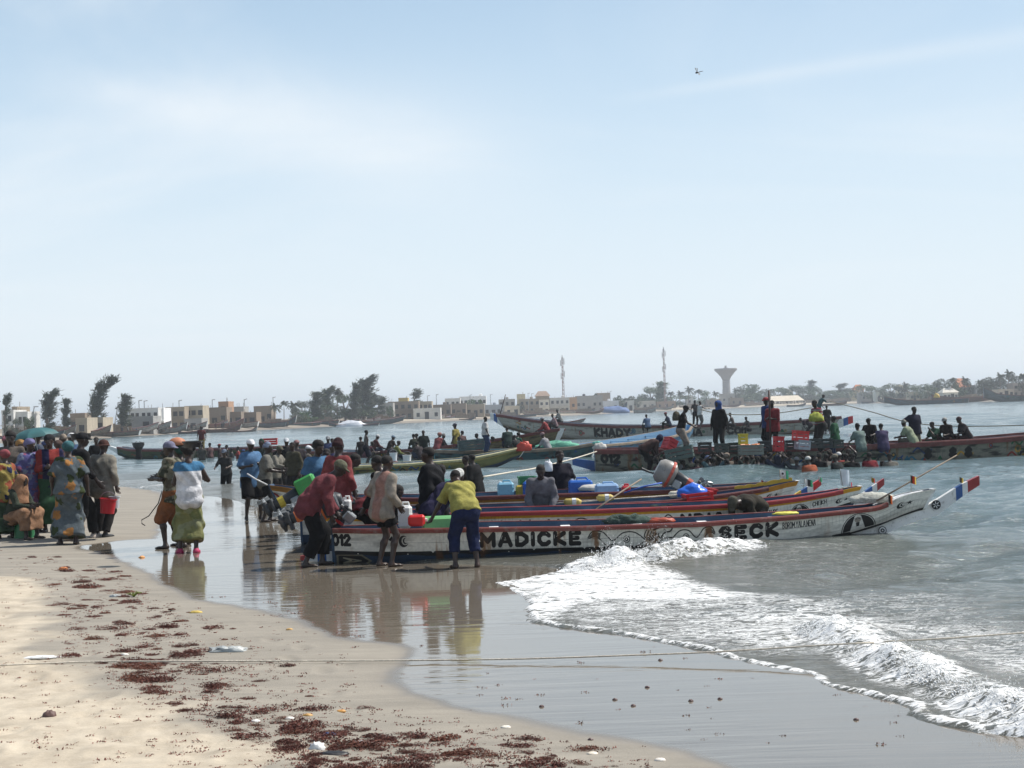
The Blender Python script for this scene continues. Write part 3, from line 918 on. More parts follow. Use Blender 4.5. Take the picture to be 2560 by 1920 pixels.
def hand_prims(wr,el,J,s,mode,curl=0.5,fine=True):
    """mode: direction of palm plane; returns prim tuples"""
    d=wr-el;d/=np.linalg.norm(d)
    side_=V3(0,1,0) if abs(d[1])<0.8 else V3(0,0,1)
    w=side_-d*(side_@d);w/=np.linalg.norm(w)       # across the knuckles (thumb side)
    n=np.cross(d,w)*s                                      # palm normal (inward)
    out=[(wr,wr+d*0.075,0.024,0.030,0.02,w,1.35)]
    if not fine:
        out.append((wr+d*0.08,wr+d*0.14-n*0.02*curl,0.024,0.013,0.02,w,1.5))
        out.append((wr+d*0.03+w*0.03,wr+d*0.08+w*0.05,0.012,0.009,0.01,None,1))
        return out
    for i,(o,ln) in enumerate(((0.030,0.074),(0.010,0.082),(-0.010,0.076),(-0.029,0.060))):
        a=wr+d*0.075+w*o
        dd_=d*math.cos(curl*0.7)+(-n)*math.sin(curl*0.7)*-1
        m_=a+dd_*ln*0.55+w*o*0.12
        d2_=d*math.cos(curl*1.7)+n*math.sin(curl*1.7)
        out.append((a,m_,0.0105,0.0095,0.006,None,1))
        out.append((m_,m_+d2_*ln*0.5,0.0095,0.0078,0.004,None,1))
    t0=wr+d*0.02+w*0.026
    t1=t0+d*0.028+w*0.028+n*0.01
    out.append((t0,t1,0.014,0.011,0.01,None,1));out.append((t1,t1+d*0.032+w*0.006+n*0.012,0.0105,0.009,0.005,None,1))
    return out
def bounds(J,pad=0.2):
    pts=np.array([J[k] for k in J if not k.startswith('R')])
    return pts.min(0)-pad,pts.max(0)+pad
def body_prims(J,female=False,fat=1.0,fine=True,curl=(0.5,0.5)):
    Rt,Rp,Rh=J['Rt'],J['Rp'],J['Rh']
    X=Rt@V3(1,0,0);Xp=Rp@V3(1,0,0)
    P_=[]
    A=P_.append
    A((J['pel']-Rp@V3(0,0,0.02),J['waist'],0.105*fat,0.088*fat,0.05,Xp,1.42 if female else 1.32))
    A((J['waist'],J['chest'],0.088*fat,0.105,0.05,X,1.40))
    A((J['chest'],J['chest']+Rt@V3(0,0,0.07),0.105,0.088,0.05,X,1.5))
    A((J['chest']+Rt@V3(-.06,-.02,.12),J['neck']+Rt@V3(0,0,.0),0.05,0.052,0.05,None,1))
    A((J['chest']+Rt@V3(.06,-.02,.12),J['neck']+Rt@V3(0,0,.0),0.05,0.052,0.05,None,1))
    A((J['neck']-Rt@V3(0,0,.03),J['head']+Rh@V3(0,-0.015,-0.06),0.054,0.050,0.03,None,1))
    for s in (-1,1):
        A((J['pel']+Rp@V3(s*.075,-.05,-.02),J['pel']+Rp@V3(s*.075,-.045,-.07),0.085,0.08,0.05,None,1))
    # head: skull, face, jaw, nose, brow, lips, ears
    h=J['head'];Xh=Rh@V3(1,0,0)
    A((h+Rh@V3(0,-.022,.035),h+Rh@V3(0,.012,.03),0.079,0.077,0.02,Xh,0.96))
    A((h+Rh@V3(0,.03,.0),h+Rh@V3(0,.045,-.065),0.062,0.040,0.03,Xh,0.98))
    A((h+Rh@V3(0,.0,-.02),h+Rh@V3(0,.0,-.05),0.058,0.05,0.03,None,1))
    if fine:
        A((h+Rh@V3(0,.088,.005),h+Rh@V3(0,.103,-.028),0.009,0.015,0.012,Xh,1.25))
        A((h+Rh@V3(-.034,.082,.022),h+Rh@V3(.034,.082,.022),0.011,0.011,0.012,None,1))
        A((h+Rh@V3(-.016,.085,-.055),h+Rh@V3(.016,.085,-.055),0.010,0.010,0.008,None,1))
        A((h+Rh@V3(-.018,.078,-.069),h+Rh@V3(.018,.078,-.069),0.010,0.010,0.008,None,1))
        for s in (-1,1):
            A((h+Rh@V3(s*.077,-.005,.012),h+Rh@V3(s*.083,-.014,-.018),0.013,0.009,0.006,None,1))
    for s,n in ((-1,'L'),(1,'R')):
        A((J['chest']+Rt@V3(s*.10,-.005,.10),J['sh'+n],0.062,0.058,0.05,None,1))
        A((J['sh'+n],J['el'+n],0.050,0.036,0.02,None,1))
        m=J['el'+n]+(J['wr'+n]-J['el'+n])*0.28
        A((J['el'+n],m,0.036,0.038,0.02,None,1))
        A((m,J['wr'+n],0.038,0.024,0.02,None,1))
        P_.extend(hand_prims(J['wr'+n],J['el'+n],J,s,0,curl[0 if s<0 else 1],fine))
        A((J['hp'+n],J['kn'+n],0.083*(0.5+fat*0.5),0.052,0.04,None,1))
        m=J['kn'+n]+(J['an'+n]-J['kn'+n])*0.30+V3(0,-0.014,0)
        A((J['kn'+n],m,0.050,0.054,0.03,None,1))
        A((m,J['an'+n],0.054,0.033,0.03,None,1))
    return P_
def feet_prims(J,ps):
    out=[]
    for s,n in ((-1,'L'),(1,'R')):
        a=J['an'+n];yaw=R(ps.get('toe',12))*s*-1+R(ps.get(n+'Y',0))
        f=V3(-math.sin(yaw),math.cos(yaw),0)
        tip=ps.get(n+'T',0)       # heel raised
        dn=V3(0,0,-0.045)
        out.append((a,a+dn-f*0.03,0.036,0.034,0.02,None,1))
        out.append((a-f*0.02+dn,a+f*0.12+V3(0,0,-0.055-tip),0.032,0.022,0.03,V3(math.cos(yaw),math.sin(yaw),0),1.35))
        out.append((a+f*0.12+V3(0,0,-0.055-tip),a+f*0.17+V3(0,0,-0.060-tip),0.022,0.015,0.02,V3(math.cos(yaw),math.sin(yaw),0),1.6))
    return out
def run(prims,h,J,name,fold=0.0,pad=0.22,zmax=None):
    lo,hi=bounds(J,pad)
    f=Field(lo,hi,h)
    for p in prims:
        kw=p[7] if len(p)>7 else {}
        f.prim(p[0],p[1],p[2],p[3],p[4],p[5],p[6],fold=kw.get('fold',fold),cut0=kw.get('cut0',False),cut1=kw.get('cut1',False),sub=kw.get('sub',False),fs=kw.get('fs',8))
    return f.mesh(name)
def top_prims(J,o):
    """shirt or jacket. o: sleeve 0..1 (1 wrist), hem (metres below pelvis), loose"""
    Rt,Rp=J['Rt'],J['Rp'];X=Rt@V3(1,0,0);Xp=Rp@V3(1,0,0)
    g=o.get('loose',0.022);hem=o.get('hem',0.06);sl=o.get('sleeve',0.35)
    P_=[]
    down=Rp@V3(0,0,-1)
    hang=V3(0,0,-1)*o.get('hang',0.0)+down;hang/=np.linalg.norm(hang)
    flare=o.get('flare',0.015)
    P_.append((J['waist'],J['pel']+hang*hem,0.094+g,0.108+g+flare,0.04,Xp,1.40,{'cut1':True}))
    P_.append((J['waist'],J['chest'],0.094+g,0.110+g,0.06,X,1.40))
    P_.append((J['chest'],J['chest']+Rt@V3(0,0,.075),0.108+g*.8,0.086+g*.5,0.05,X,1.42))
    P_.append((J['chest']+Rt@V3(-.07,-.015,.115),J['neck']+Rt@V3(0,0,-.01),0.058+g*.4,0.060,0.05,None,1,{'cut1':True}))
    P_.append((J['chest']+Rt@V3(.07,-.015,.115),J['neck']+Rt@V3(0,0,-.01),0.058+g*.4,0.060,0.05,None,1,{'cut1':True}))
    if hem>.03:
        for s in (-1,1):P_.append((J['pel']+Rp@V3(s*.07,-.045,.05),J['pel']+Rp@V3(s*.075,-.05,-min(hem,.1)*.8),0.09+g*.8,0.094+g,0.05,None,1,{'cut1':hem<.09}))
    if o.get('collar'):
        P_.append((J['neck']+Rt@V3(0,0,-.03),J['neck']+Rt@V3(0,0,.03),0.072,0.066,0.02,None,1,{'cut1':True}))
    for s,n in ((-1,'L'),(1,'R')):
        P_.append((J['chest']+Rt@V3(s*.10,-.005,.10),J['sh'+n],0.066+g*.3,0.058+g*.3,0.05,None,1))
        if sl<=0:continue
        sh,el,wr=J['sh'+n],J['el'+n],J['wr'+n]
        t=min(sl*2,1.0)
        P_.append((sh,sh+(el-sh)*t,0.056+g*.4,(0.044+g*(.9 if sl<.5 else .5)),0.03,None,1,{'cut1':sl<=.5}))
        if sl>.5:
            t=(sl-.5)*2
            P_.append((el,el+(wr-el)*t,0.045+g*.5,0.034+g*.5,0.02,None,1,{'cut1':True}))
    return P_
def pants_prims(J,o):
    """o: len 0..1 (1 ankle), loose"""
    Rp=J['Rp'];Xp=Rp@V3(1,0,0);g=o.get('loose',0.016);ln=o.get('len',1.0)
    P_=[(J['pel']-Rp@V3(0,0,.02),J['waist']-(J['waist']-J['pel'])*.45,0.112+g,0.103+g*.5,0.04,Xp,1.35,{'cut1':True})]
    for s in (-1,1):
        P_.append((J['pel']+Rp@V3(s*.075,-.05,-.02),J['pel']+Rp@V3(s*.075,-.045,-.07),0.089+g,0.083+g,0.05,None,1))
    for s,n in ((-1,'L'),(1,'R')):
        a,k,f=J['hp'+n],J['kn'+n],J['an'+n]
        t=min(ln*2,1)
        P_.append((a,a+(k-a)*t,0.090+g,0.060+g*(1.6 if ln<=.5 else 1)+(0.02*(1-t)),0.05,None,1,{'cut1':ln<=.5}))
        if ln>.5:
            t=(ln-.5)*2
            P_.append((k,k+(f-k)*t,0.060+g,0.044+g*1.2,0.03,None,1,{'cut1':True}))
    return P_
def skirt_prims(J,o):
    """wrap skirt or the lower part of a long dress: o len 0..1 of the leg, wide"""
    Rp=J['Rp'];Xp=Rp@V3(1,0,0);ln=o.get('len',0.9);w=o.get('wide',0.03);up=o.get('up',0.5)
    top=J['pel']+(J['waist']-J['pel'])*up
    P_=[(J['pel']-Rp@V3(0,0,.02),top,0.12+w*.5,0.105+w*.3,0.05,Xp,1.38,{'cut1':True})]
    for s in (-1,1):
        P_.append((J['pel']+Rp@V3(s*.075,-.05,-.02),J['pel']+Rp@V3(s*.075,-.045,-.07),0.094,0.088,0.06,None,1))
    mk=(J['knL']+J['knR'])/2;mf=(J['anL']+J['anR'])/2
    seated=abs(mk[2]-J['pel'][2])<0.25
    for n in 'LR':
        a,k,f=J['hp'+n],J['kn'+n],J['an'+n]
        P_.append((a,k,0.098,0.075+w*.6,0.09,None,1))
        t=max((ln-.5)*2,0.02)
        P_.append((k,k+(f-k)*t,0.075+w*.6,0.07+w,0.09,None,1,{'cut1':True}))
    P_.append((J['pel'],mk,0.11,0.085+w*.5,0.08,Xp,1.4))
    t=max((ln-.5)*2,0.02)
    P_.append((mk,mk+(mf-mk)*t,0.085+w*.5,0.08+w,0.08,Xp,1.5,{'cut1':True}))
    return P_
def hat(kind,J,col,parent,h,col2=None):
    hd,Rh=J['head'],J['Rh'];X=Rh@V3(1,0,0)
    c=lambda x,y,z:hd+Rh@V3(x,y,z)
    lo,hi=hd-0.26,hd+0.26
    f=Field(lo,hi,h)
    m=cloth(col) if col else HAIR
    name='cap'
    if kind=='cap':
        f.prim(c(0,-.02,.045),c(0,.01,.045),.092,.090,.01,X,.97)
        f.prim(c(0,0,-.10),c(0,0,.022),.16,.16,.0,None,1,cut1=True,sub=True)
        f.prim(c(0,.06,.036),c(0,.15,.022),.020,.012,.012,X,4.2)
    elif kind=='capback':
        f.prim(c(0,-.02,.045),c(0,.01,.045),.092,.090,.01,X,.97)
        f.prim(c(0,0,-.10),c(0,0,.022),.16,.16,.0,None,1,cut1=True,sub=True)
        f.prim(c(0,-.08,.030),c(0,-.15,.012),.020,.012,.012,X,4.0)
    elif kind=='beanie':
        name='beanie'
        f.prim(c(0,-.025,.04),c(0,-.01,.075),.094,.080,.02,X,.97)
        f.prim(c(0,0,-.10),c(0,.0,.012),.16,.16,.0,None,1,cut1=True,sub=True)
    elif kind=='bucket':
        name='bucket_hat'
        f.prim(c(0,-.01,.03),c(0,-.01,.105),.095,.072,.01,X,1.0,cut1=True)
        f.prim(c(0,-.01,.022),c(0,-.01,.040),.150,.100,.02,X,1.0,cut0=True)
        f.prim(c(0,0,-.12),c(0,0,.018),.2,.2,.0,None,1,cut1=True,sub=True)
    elif kind=='wrap':
        name='headscarf'
        f.prim(c(0,-.03,.04),c(0,0,.045),.100,.094,.02,X,1.0,fold=.006,fs=12)
        f.prim(c(-.02,-.07,.06),c(.03,-.09,.03),.055,.045,.03,None,1,fold=.006,fs=12)
        f.prim(c(0,.07,-.16),c(0,.07,.018),.10,.08,.0,X,1.4,cut1=True,sub=True)
    elif kind=='veil':
        name='veil'
        f=Field(hd-0.42,hd+0.3,h)
        f.prim(c(0,-.02,.035),c(0,.01,.03),.102,.098,.03,X,1.0,fold=.004)
        f.prim(c(0,-.02,.0),J['neck']+V3(0,.0,-.03),.105,.12,.06,X,1.15,fold=.006)
        f.prim(J['neck'],J['chest']+V3(0,.02,-.10),.12,.165,.07,X,1.45,fold=.009,cut1=True)
        f.prim(c(0,.12,-.055),c(0,.075,.025),.055,.050,.0,X,.85,sub=True)
    elif kind=='hood':
        name='hood'
        f.prim(c(0,-.02,.035),c(0,.01,.03),.100,.094,.03,X,1.0,fold=.004)
        f.prim(c(0,-.03,.0),J['neck']+V3(0,-.01,-.02),.098,.10,.06,X,1.1)
        f.prim(c(0,.12,-.05),c(0,.085,.02),.062,.052,.0,X,.85,sub=True)
    elif kind=='hair':
        name='hair'
        f.prim(c(0,-.026,.042),c(0,.004,.046),.083,.079,.01,X,.97)
        f.prim(c(0,.09,-.20),c(0,.065,.045),.09,.06,.0,X,1.5,cut1=True,sub=True)
        f.prim(c(0,0,-.14),c(0,0,-.015),.16,.16,.0,None,1,cut1=True,sub=True)
    elif kind=='afro':
        name='hair'
        f.prim(c(0,-.026,.055),c(0,.004,.06),.098,.094,.01,X,.97,fold=.003,fs=20)
        f.prim(c(0,.10,-.20),c(0,.075,.050),.09,.055,.0,X,1.5,cut1=True,sub=True)
    elif kind=='puffs':
        name='hair'
        f.prim(c(0,-.026,.042),c(0,.004,.046),.086,.082,.01,X,.97,fold=.003,fs=20)
        f.prim(c(-.075,-.03,.07),c(-.08,-.035,.075),.05,.045,.01,None,1,fold=.004,fs=20)
        f.prim(c(.075,-.03,.07),c(.08,-.035,.075),.05,.045,.01,None,1,fold=.004,fs=20)
        f.prim(c(0,.09,-.20),c(0,.065,.045),.09,.06,.0,X,1.5,cut1=True,sub=True)
    me=f.mesh(name)
    return link(name,me,parent,HAIR if name=='hair' else m)
STAND=dict(pel=(0,0,.93))
def pose(kind,**k):
    b={
     'stand':dict(),
     'stand2':dict(pel=(0.02,0,.92),LF=(-.15,.05,.075),RF=(.10,-.06,.075),twist=8),
     'walk':dict(pel=(0,0,.90),LF=(-.09,.26,.075),RF=(.09,-.28,.11),RT=.03,lean=6,LH=(-.06,-.15,-.5),RH=(.08,.18,-.46)),
     'hips':dict(LH=(-.12,.06,-.36),RH=(.12,.06,-.36),LP=(-1,-.3,0),RP=(1,-.3,0)),
     'armsx':dict(LH=(.12,.24,-.26),RH=(-.10,.25,-.24)),
     'chin':dict(LH=(.05,.2,-.10),RH=(.02,.22,-.28)),
     'bend':dict(pel=(0,-.16,.88),lean=62,head=(-10,0),LH=(-.02,.05,-.50),RH=(.02,.05,-.50),LF=(-.16,0.02,.075),RF=(.16,-.10,.075)),
     'lean':dict(pel=(0,-.06,.91),lean=26,head=(8,0),LH=(-.02,.16,-.48),RH=(.02,.16,-.48)),
     'sit':dict(pel=(0,0,.42),lean=16,head=(0,0),LF=(-.14,.42,.075),RF=(.14,.42,.075),LK=(-.2,.6,1),RK=(.2,.6,1),LH=(.02,.36,-.34),RH=(-.02,.36,-.34)),
     'sitrail':dict(pel=(0,0,.60),lean=14,LF=(-.12,.36,.22),RF=(.12,.36,.22),LK=(-.2,.6,1),RK=(.2,.6,1),LH=(.0,.34,-.30),RH=(.0,.34,-.30)),
     'squat':dict(pel=(0,0,.28),lean=30,LF=(-.16,.2,.075),RF=(.16,.2,.075),LK=(-.4,.8,.8),RK=(.4,.8,.8),LH=(.05,.38,-.22),RH=(-.05,.38,-.22)),
     'reach':dict(LH=(-.05,.38,-.28),RH=(.05,.38,-.28),lean=10),
     'head_l':dict(LH=(.02,.04,.36),RH=(-.02,.04,.36),LP=(-1,.1,0),RP=(1,.1,0)),
    }[kind].copy()
    b.update(k)
    return b
def height_of(J):
    return (J['head']+J['Rh']@V3(0,0,.12))[2]
PEOPLE=[]
def person(label,hx,hy,D=None,foot=None,H=1.72,yaw=0,ps=None,top=None,bot=None,hd=('hair',None),group=None,fine=None,female=False,
           fat=1.0,sk=0,extra=None,shoes=None,lift=0.0):
    """hx, hy: source pixel of the crown; foot: pixel where the feet stand; yaw 0 looks away from the camera, 180 at it, 90 left, -90 right"""
    ps=ps or pose('stand')
    J=skeleton(ps)
    s=H/1.75
    yr=R(yaw)
    crown=(J['head']+J['Rh']@V3(0,0,.115))
    ca,sa=math.cos(yr),math.sin(yr)
    if foot is not None:
        z0=foot[2] if len(foot)>2 else None
        g=ground(foot[0],foot[1]) if z0 is None else G(foot[0],foot[1],z0)
        D=g.y
        root=Vector((g.x,g.y,g.z+lift))
        # put the crown over hx by shifting the root sideways, scale to reach hy
        top_=P(hx,hy,D)
        s=max((top_.z-g.z)/height_of(J),0.3)
        cx=(crown[0]*ca-crown[1]*sa)*s
        cy=(crown[0]*sa+crown[1]*ca)*s
        root.x=top_.x-cx if ps.get('byhead',True) else g.x
    else:
        top_=P(hx,hy,D)
        cx=(crown[0]*ca-crown[1]*sa)*s;cy=(crown[0]*sa+crown[1]*ca)*s
        root=Vector((top_.x-cx,top_.y-cy,top_.z-crown[2]*s))
    if fine is None:fine=D<30
    h=0.0150 if D<30 else (0.030 if D<75 else 0.045)
    hc=0.0165 if D<30 else (0.032 if D<75 else 0.05)
    if 'cell' in ps:hc=ps['cell']
    e=empty('person',root,label,'person',group,yr)
    e.scale=(s,s,s)
    bp=body_prims(J,female,fat,fine,ps.get('hcurl',(.5,.5)))+feet_prims(J,ps)
    if fine:
        lo,hi=bounds(J,.2)
        f=Field(lo,hi,0.0130)
        for p in bp:f.prim(*p[:7])
        me=f.mesh('body')
    else:
        me=run(bp,h,J,'body')
    link('body',me,e,skin(sk))
    if bot:
        kind=bot.get('k','pants')
        if kind=='pants':
            me=run(pants_prims(J,bot),hc,J,'trousers',fold=.007 if fine else .0)
            link('shorts' if bot.get('len',1)<=.6 else 'trousers',me,e,bot['m'])
        else:
            me=run(skirt_prims(J,bot),hc,J,'skirt',fold=.012 if fine else .0)
            link('skirt',me,e,bot['m'])
    if top:
        me=run(top_prims(J,top),hc,J,'shirt',fold=.009 if fine else .0)
        link(top.get('n','shirt'),me,e,top['m'])
        if top.get('dress'):
            me=run(skirt_prims(J,top['dress']),hc,J,'dress_skirt',fold=.012 if fine else .0)
            link('dress_skirt',me,e,top['m'])
        if top.get('belt'):
            Rp=J['Rp']
            me=run([(J['pel']+Rp@V3(0,0,.01),J['pel']+Rp@V3(0,0,.085),.128,.122,.0,Rp@V3(1,0,0),1.38,{'cut0':True,'cut1':True})],hc,J,'waistband')
            link('waistband',me,e,top['belt'])
    if hd:
        hat(hd[0],J,hd[1] if len(hd)>1 else None,e,0.013 if fine else (0.024 if D<75 else .04))
        if fine and hd[0] in ('cap','bucket','capback'):
            pass
    if shoes:
        f=Field(*bounds(J,.2),0.015)
        for p in feet_prims(J,ps):f.prim(p[0]-V3(0,0,.012),p[1]-V3(0,0,.006),p[2]+.008,p[3]+.009,.02,p[5],p[6])
        link('shoes',f.mesh('shoes'),e,shoes)
    if extra:extra(e,J)
    PEOPLE.append((label,e,J))
    return e,J
# ================================================================== PAINTED HULLS: lettering and emblems drawn as flat print
GLY={
 'A':[[(0,0),(.3,1),(.45,1),(.75,0)],[(.15,.38),(.6,.38)]],'B':[[(0,0),(0,1),(.45,1),(.6,.78),(.4,.53),(0,.53)],[(.4,.53),(.68,.28),(.45,0),(0,0)]],
 'C':[[(.68,.82),(.5,1),(.2,1),(0,.7),(0,.3),(.2,0),(.5,0),(.68,.18)]],'D':[[(0,0),(0,1),(.35,1),(.68,.7),(.68,.3),(.35,0),(0,0)]],
 'E':[[(.6,1),(0,1),(0,0),(.6,0)],[(0,.52),(.48,.52)]],'F':[[(.6,1),(0,1),(0,0)],[(0,.52),(.48,.52)]],
 'H':[[(0,0),(0,1)],[(.65,0),(.65,1)],[(0,.5),(.65,.5)]],'I':[[(0,0),(0,1)]],'K':[[(0,0),(0,1)],[(.62,1),(0,.48),(.65,0)]],
 'L':[[(0,1),(0,0),(.6,0)]],'M':[[(0,0),(0,1),(.42,.35),(.84,1),(.84,0)]],'N':[[(0,0),(0,1),(.65,0),(.65,1)]],
 'O':[[(.2,0),(0,.3),(0,.7),(.2,1),(.5,1),(.7,.7),(.7,.3),(.5,0),(.2,0)]],'P':[[(0,0),(0,1),(.45,1),(.62,.76),(.45,.5),(0,.5)]],
 'R':[[(0,0),(0,1),(.45,1),(.62,.76),(.45,.5),(0,.5)],[(.3,.5),(.65,0)]],'S':[[(.62,.85),(.45,1),(.15,1),(0,.76),(.15,.55),(.5,.45),(.65,.24),(.48,0),(.15,0),(0,.15)]],
 'T':[[(0,1),(.7,1)],[(.35,1),(.35,0)]],'U':[[(0,1),(0,.3),(.2,0),(.48,0),(.68,.3),(.68,1)]],'Y':[[(0,1),(.35,.5),(.7,1)],[(.35,.5),(.35,0)]],
 'Z':[[(0,1),(.6,1),(0,0),(.62,0)]],'G':[[(.68,.82),(.5,1),(.2,1),(0,.7),(0,.3),(.2,0),(.5,0),(.68,.2),(.68,.48),(.4,.48)]],
 '0':[[(.2,0),(0,.3),(0,.7),(.2,1),(.42,1),(.6,.7),(.6,.3),(.42,0),(.2,0)]],'1':[[(0,.8),(.18,1),(.18,0)]],'2':[[(0,.78),(.15,1),(.45,1),(.6,.74),(.1,.1),(0,0),(.62,0)]],
 '.':[[(0,0),(.02,0)]],'8':[[(.3,.53),(.08,.75),(.3,1),(.52,.75),(.3,.53),(.04,.25),(.3,0),(.56,.25),(.3,.53)]],
}
class Canvas:
    def __init__(s,Lm,Hm,W,H,bg=(.86,.85,.81)):
        s.Lm,s.Hm,s.W,s.H=Lm,Hm,W,H
        s.x=(np.arange(W)+.5)/W*Lm;s.y=(np.arange(H)+.5)/H*Hm
        s.a=np.ones((H,W,3),np.float32)*np.array(bg,np.float32)
    def reg(s,x0,y0,x1,y1):
        i0=max(0,int(y0/s.Hm*s.H));i1=min(s.H,int(y1/s.Hm*s.H)+2)
        j0=max(0,int(x0/s.Lm*s.W));j1=min(s.W,int(x1/s.Lm*s.W)+2)
        if i1<=i0 or j1<=j0:return None
        return slice(i0,i1),slice(j0,j1)
    def put(s,r,m,col):
        s.a[r]=s.a[r]*(1-m[...,None])+np.array(col,np.float32)*m[...,None]
    def aa(s,d):
        return np.clip(.5-d/(1.3*max(s.Lm/s.W,s.Hm/s.H)),0,1)
    def stroke(s,pts,rad,col):
        xs=[p[0] for p in pts];ys=[p[1] for p in pts];e=rad*1.5+.01
        r=s.reg(min(xs)-e,min(ys)-e,max(xs)+e,max(ys)+e)
        if r is None:return
        X,Y=np.meshgrid(s.x[r[1]],s.y[r[0]])
        d,_,_=line_d(pts,X,Y,[0]*len(pts))
        s.put(r,s.aa(d-rad),col)
    def poly(s,pts,col):
        xs=[p[0] for p in pts];ys=[p[1] for p in pts]
        r=s.reg(min(xs)-.02,min(ys)-.02,max(xs)+.02,max(ys)+.02)
        if r is None:return
        X,Y=np.meshgrid(s.x[r[1]],s.y[r[0]])
        s.put(r,s.aa(-poly_sd(pts,X,Y)),col)
    def disc(s,c,rad,col,sx=1.0):
        r=s.reg(c[0]-rad*sx-.02,c[1]-rad-.02,c[0]+rad*sx+.02,c[1]+rad+.02)
        if r is None:return
        X,Y=np.meshgrid(s.x[r[1]],s.y[r[0]])
        s.put(r,s.aa(np.hypot((X-c[0])/sx,Y-c[1])-rad),col)
    def text(s,t,x,y,h,rad,col=(.03,.03,.035),w=1.0,gap=.32,bubble=False,slope=0.0):
        for ch in t:
            if ch==' ':x+=h*.5*w;continue
            g=GLY[ch];mx=max(p[0] for q in g for p in q)
            Q=[[(x+p[0]*h*w,y+rad+p[1]*(h-2*rad)) for p in q] for q in g]
            for q in Q:s.stroke(q,rad,col)
            if bubble:
                for q in Q:
                    q2=[(p[0]-rad*.42,p[1]+rad*.42) for p in q[:2]]
                    a,b=q2;m=(a[0]*.25+b[0]*.75,a[1]*.25+b[1]*.75);n=(a[0]*.55+b[0]*.45,a[1]*.55+b[1]*.45)
                    s.stroke([n,m],rad*.13,(.8,.79,.76))
            x+=(mx+gap)*h*w+(rad*1.0 if bubble else 0);y+=slope*h
        return x
    def crescent(s,c,r,bg=(.86,.85,.81),col=(.03,.03,.035),star=1,flip=1,line=True):
        s.disc(c,r,col);s.disc((c[0]+.32*r*flip,c[1]+.08*r),r*.74,bg)
        if line:s.disc((c[0]+.42*r*flip,c[1]+.08*r),r*.55,col);s.disc((c[0]+.62*r*flip,c[1]+.12*r),r*.47,bg)
        if star:
            cx=c[0]+star*r*1.9*flip;pts=[]
            for k in range(10):
                a=math.pi/2+k*math.pi/5;rr=r*(.72 if k%2==0 else .28)
                pts.append((cx+rr*math.cos(a),c[1]+rr*math.sin(a)))
            s.poly(pts,col)
    def eye(s,c,r,col=(.05,.05,.05),fill=(.86,.85,.81)):
        s.disc(c,r,col);s.disc(c,r*.78,fill);s.disc(c,r*.5,col);s.disc((c[0]-r*.12,c[1]+r*.12),r*.2,fill)
    def curve(s,pts,rad,col,n=10):
        out=[]
        P_=[pts[0]]+list(pts)+[pts[-1]]
        for i in range(1,len(P_)-2):
            p0,p1,p2,p3=[np.array(P_[i+k],float) for k in (-1,0,1,2)]
            for t in np.linspace(0,1,n,endpoint=False):
                out.append(tuple(.5*(2*p1+(p2-p0)*t+(2*p0-5*p1+4*p2-p3)*t*t+(3*p1-p0-3*p2+p3)*t**3)))
        out.append(tuple(P_[-1]))
        s.stroke(out,rad,col)
    def portrait(s,x0,x1,yb,h):
        """hooded bearded figure in a half round frame, as painted on the bows"""
        k=(.05,.05,.055);w=(.84,.83,.80);cx=(x0+x1)/2;hw=(x1-x0)/2
        arc=[(cx+hw*math.cos(a),yb+h*math.sin(a)) for a in np.linspace(0,math.pi,24)]
        s.poly(arc,w);arc2=[(cx+hw*.93*math.cos(a),yb+h*.93*math.sin(a)) for a in np.linspace(0,math.pi,24)]
        s.poly(arc2,k)
        s.stroke([(cx+hw*math.cos(a),yb+h*math.sin(a)) for a in np.linspace(0,math.pi,24)],.006,k)
        fx=cx-hw*.05
        s.poly([(fx-hw*.45,yb),(fx-hw*.28,yb+h*.55),(fx-hw*.2,yb+h*.85),(fx,yb+h*.97),(fx+hw*.2,yb+h*.85),(fx+hw*.28,yb+h*.55),(fx+hw*.45,yb)],w)
        s.disc((fx,yb+h*.62),h*.17,(.55,.52,.48));s.poly([(fx-h*.1,yb+h*.45),(fx+h*.1,yb+h*.45),(fx+.02,yb+h*.2),(fx-.02,yb+h*.2)],k)
        for sx in (-1,1):s.stroke([(fx+sx*h*.05,yb+h*.68),(fx+sx*h*.11,yb+h*.68)],.005,k)
    def weather(s,seed,rust=.5,grime=.35,planks=True,dirtbase=0.0):
        X,Y=np.meshgrid(s.x,s.y)
        if planks:
            for fr in (.33,.66):
                m=np.exp(-((Y-s.Hm*fr-.006*(vnoise(X*2,X*0,seed)-.5))/.003)**2)*(.15+.6*vnoise(X*6,X*0+fr*9,seed+3))
                s.a*=(1-.55*m[...,None])
            cell=np.floor(X/.055);ln=np.abs(X/.055-cell-.5)*2
            m=sstep(.88,1.0,ln)*sstep(.45,.8,vnoise(X*1.1,Y*9,seed+5))
            s.a*=(1-.28*m[...,None])
        n=fbm(X*3,Y*14,5,seed+7)
        s.a*=(1-grime*sstep(.45,.85,n))[...,None]*(0.93+0.14*fbm(X*30,Y*40,2,seed+8))[...,None]
        st=sstep(.66,.86,vnoise(X*8,Y*1.2,seed+9))*sstep(.25,.6,vnoise(X*1.3,Y*0,seed+11))*sstep(.2,.7,fbm(X*25,Y*8,3,seed+12))*rust
        s.a=s.a*(1-st[...,None])+np.array((.42,.25,.12),np.float32)*st[...,None]
        if dirtbase>0:
            d=dirtbase*sstep(.5,.0,Y/s.Hm+.25*(n-.5))
            s.a=s.a*(1-d[...,None])+np.array((.22,.18,.13),np.float32)*d[...,None]
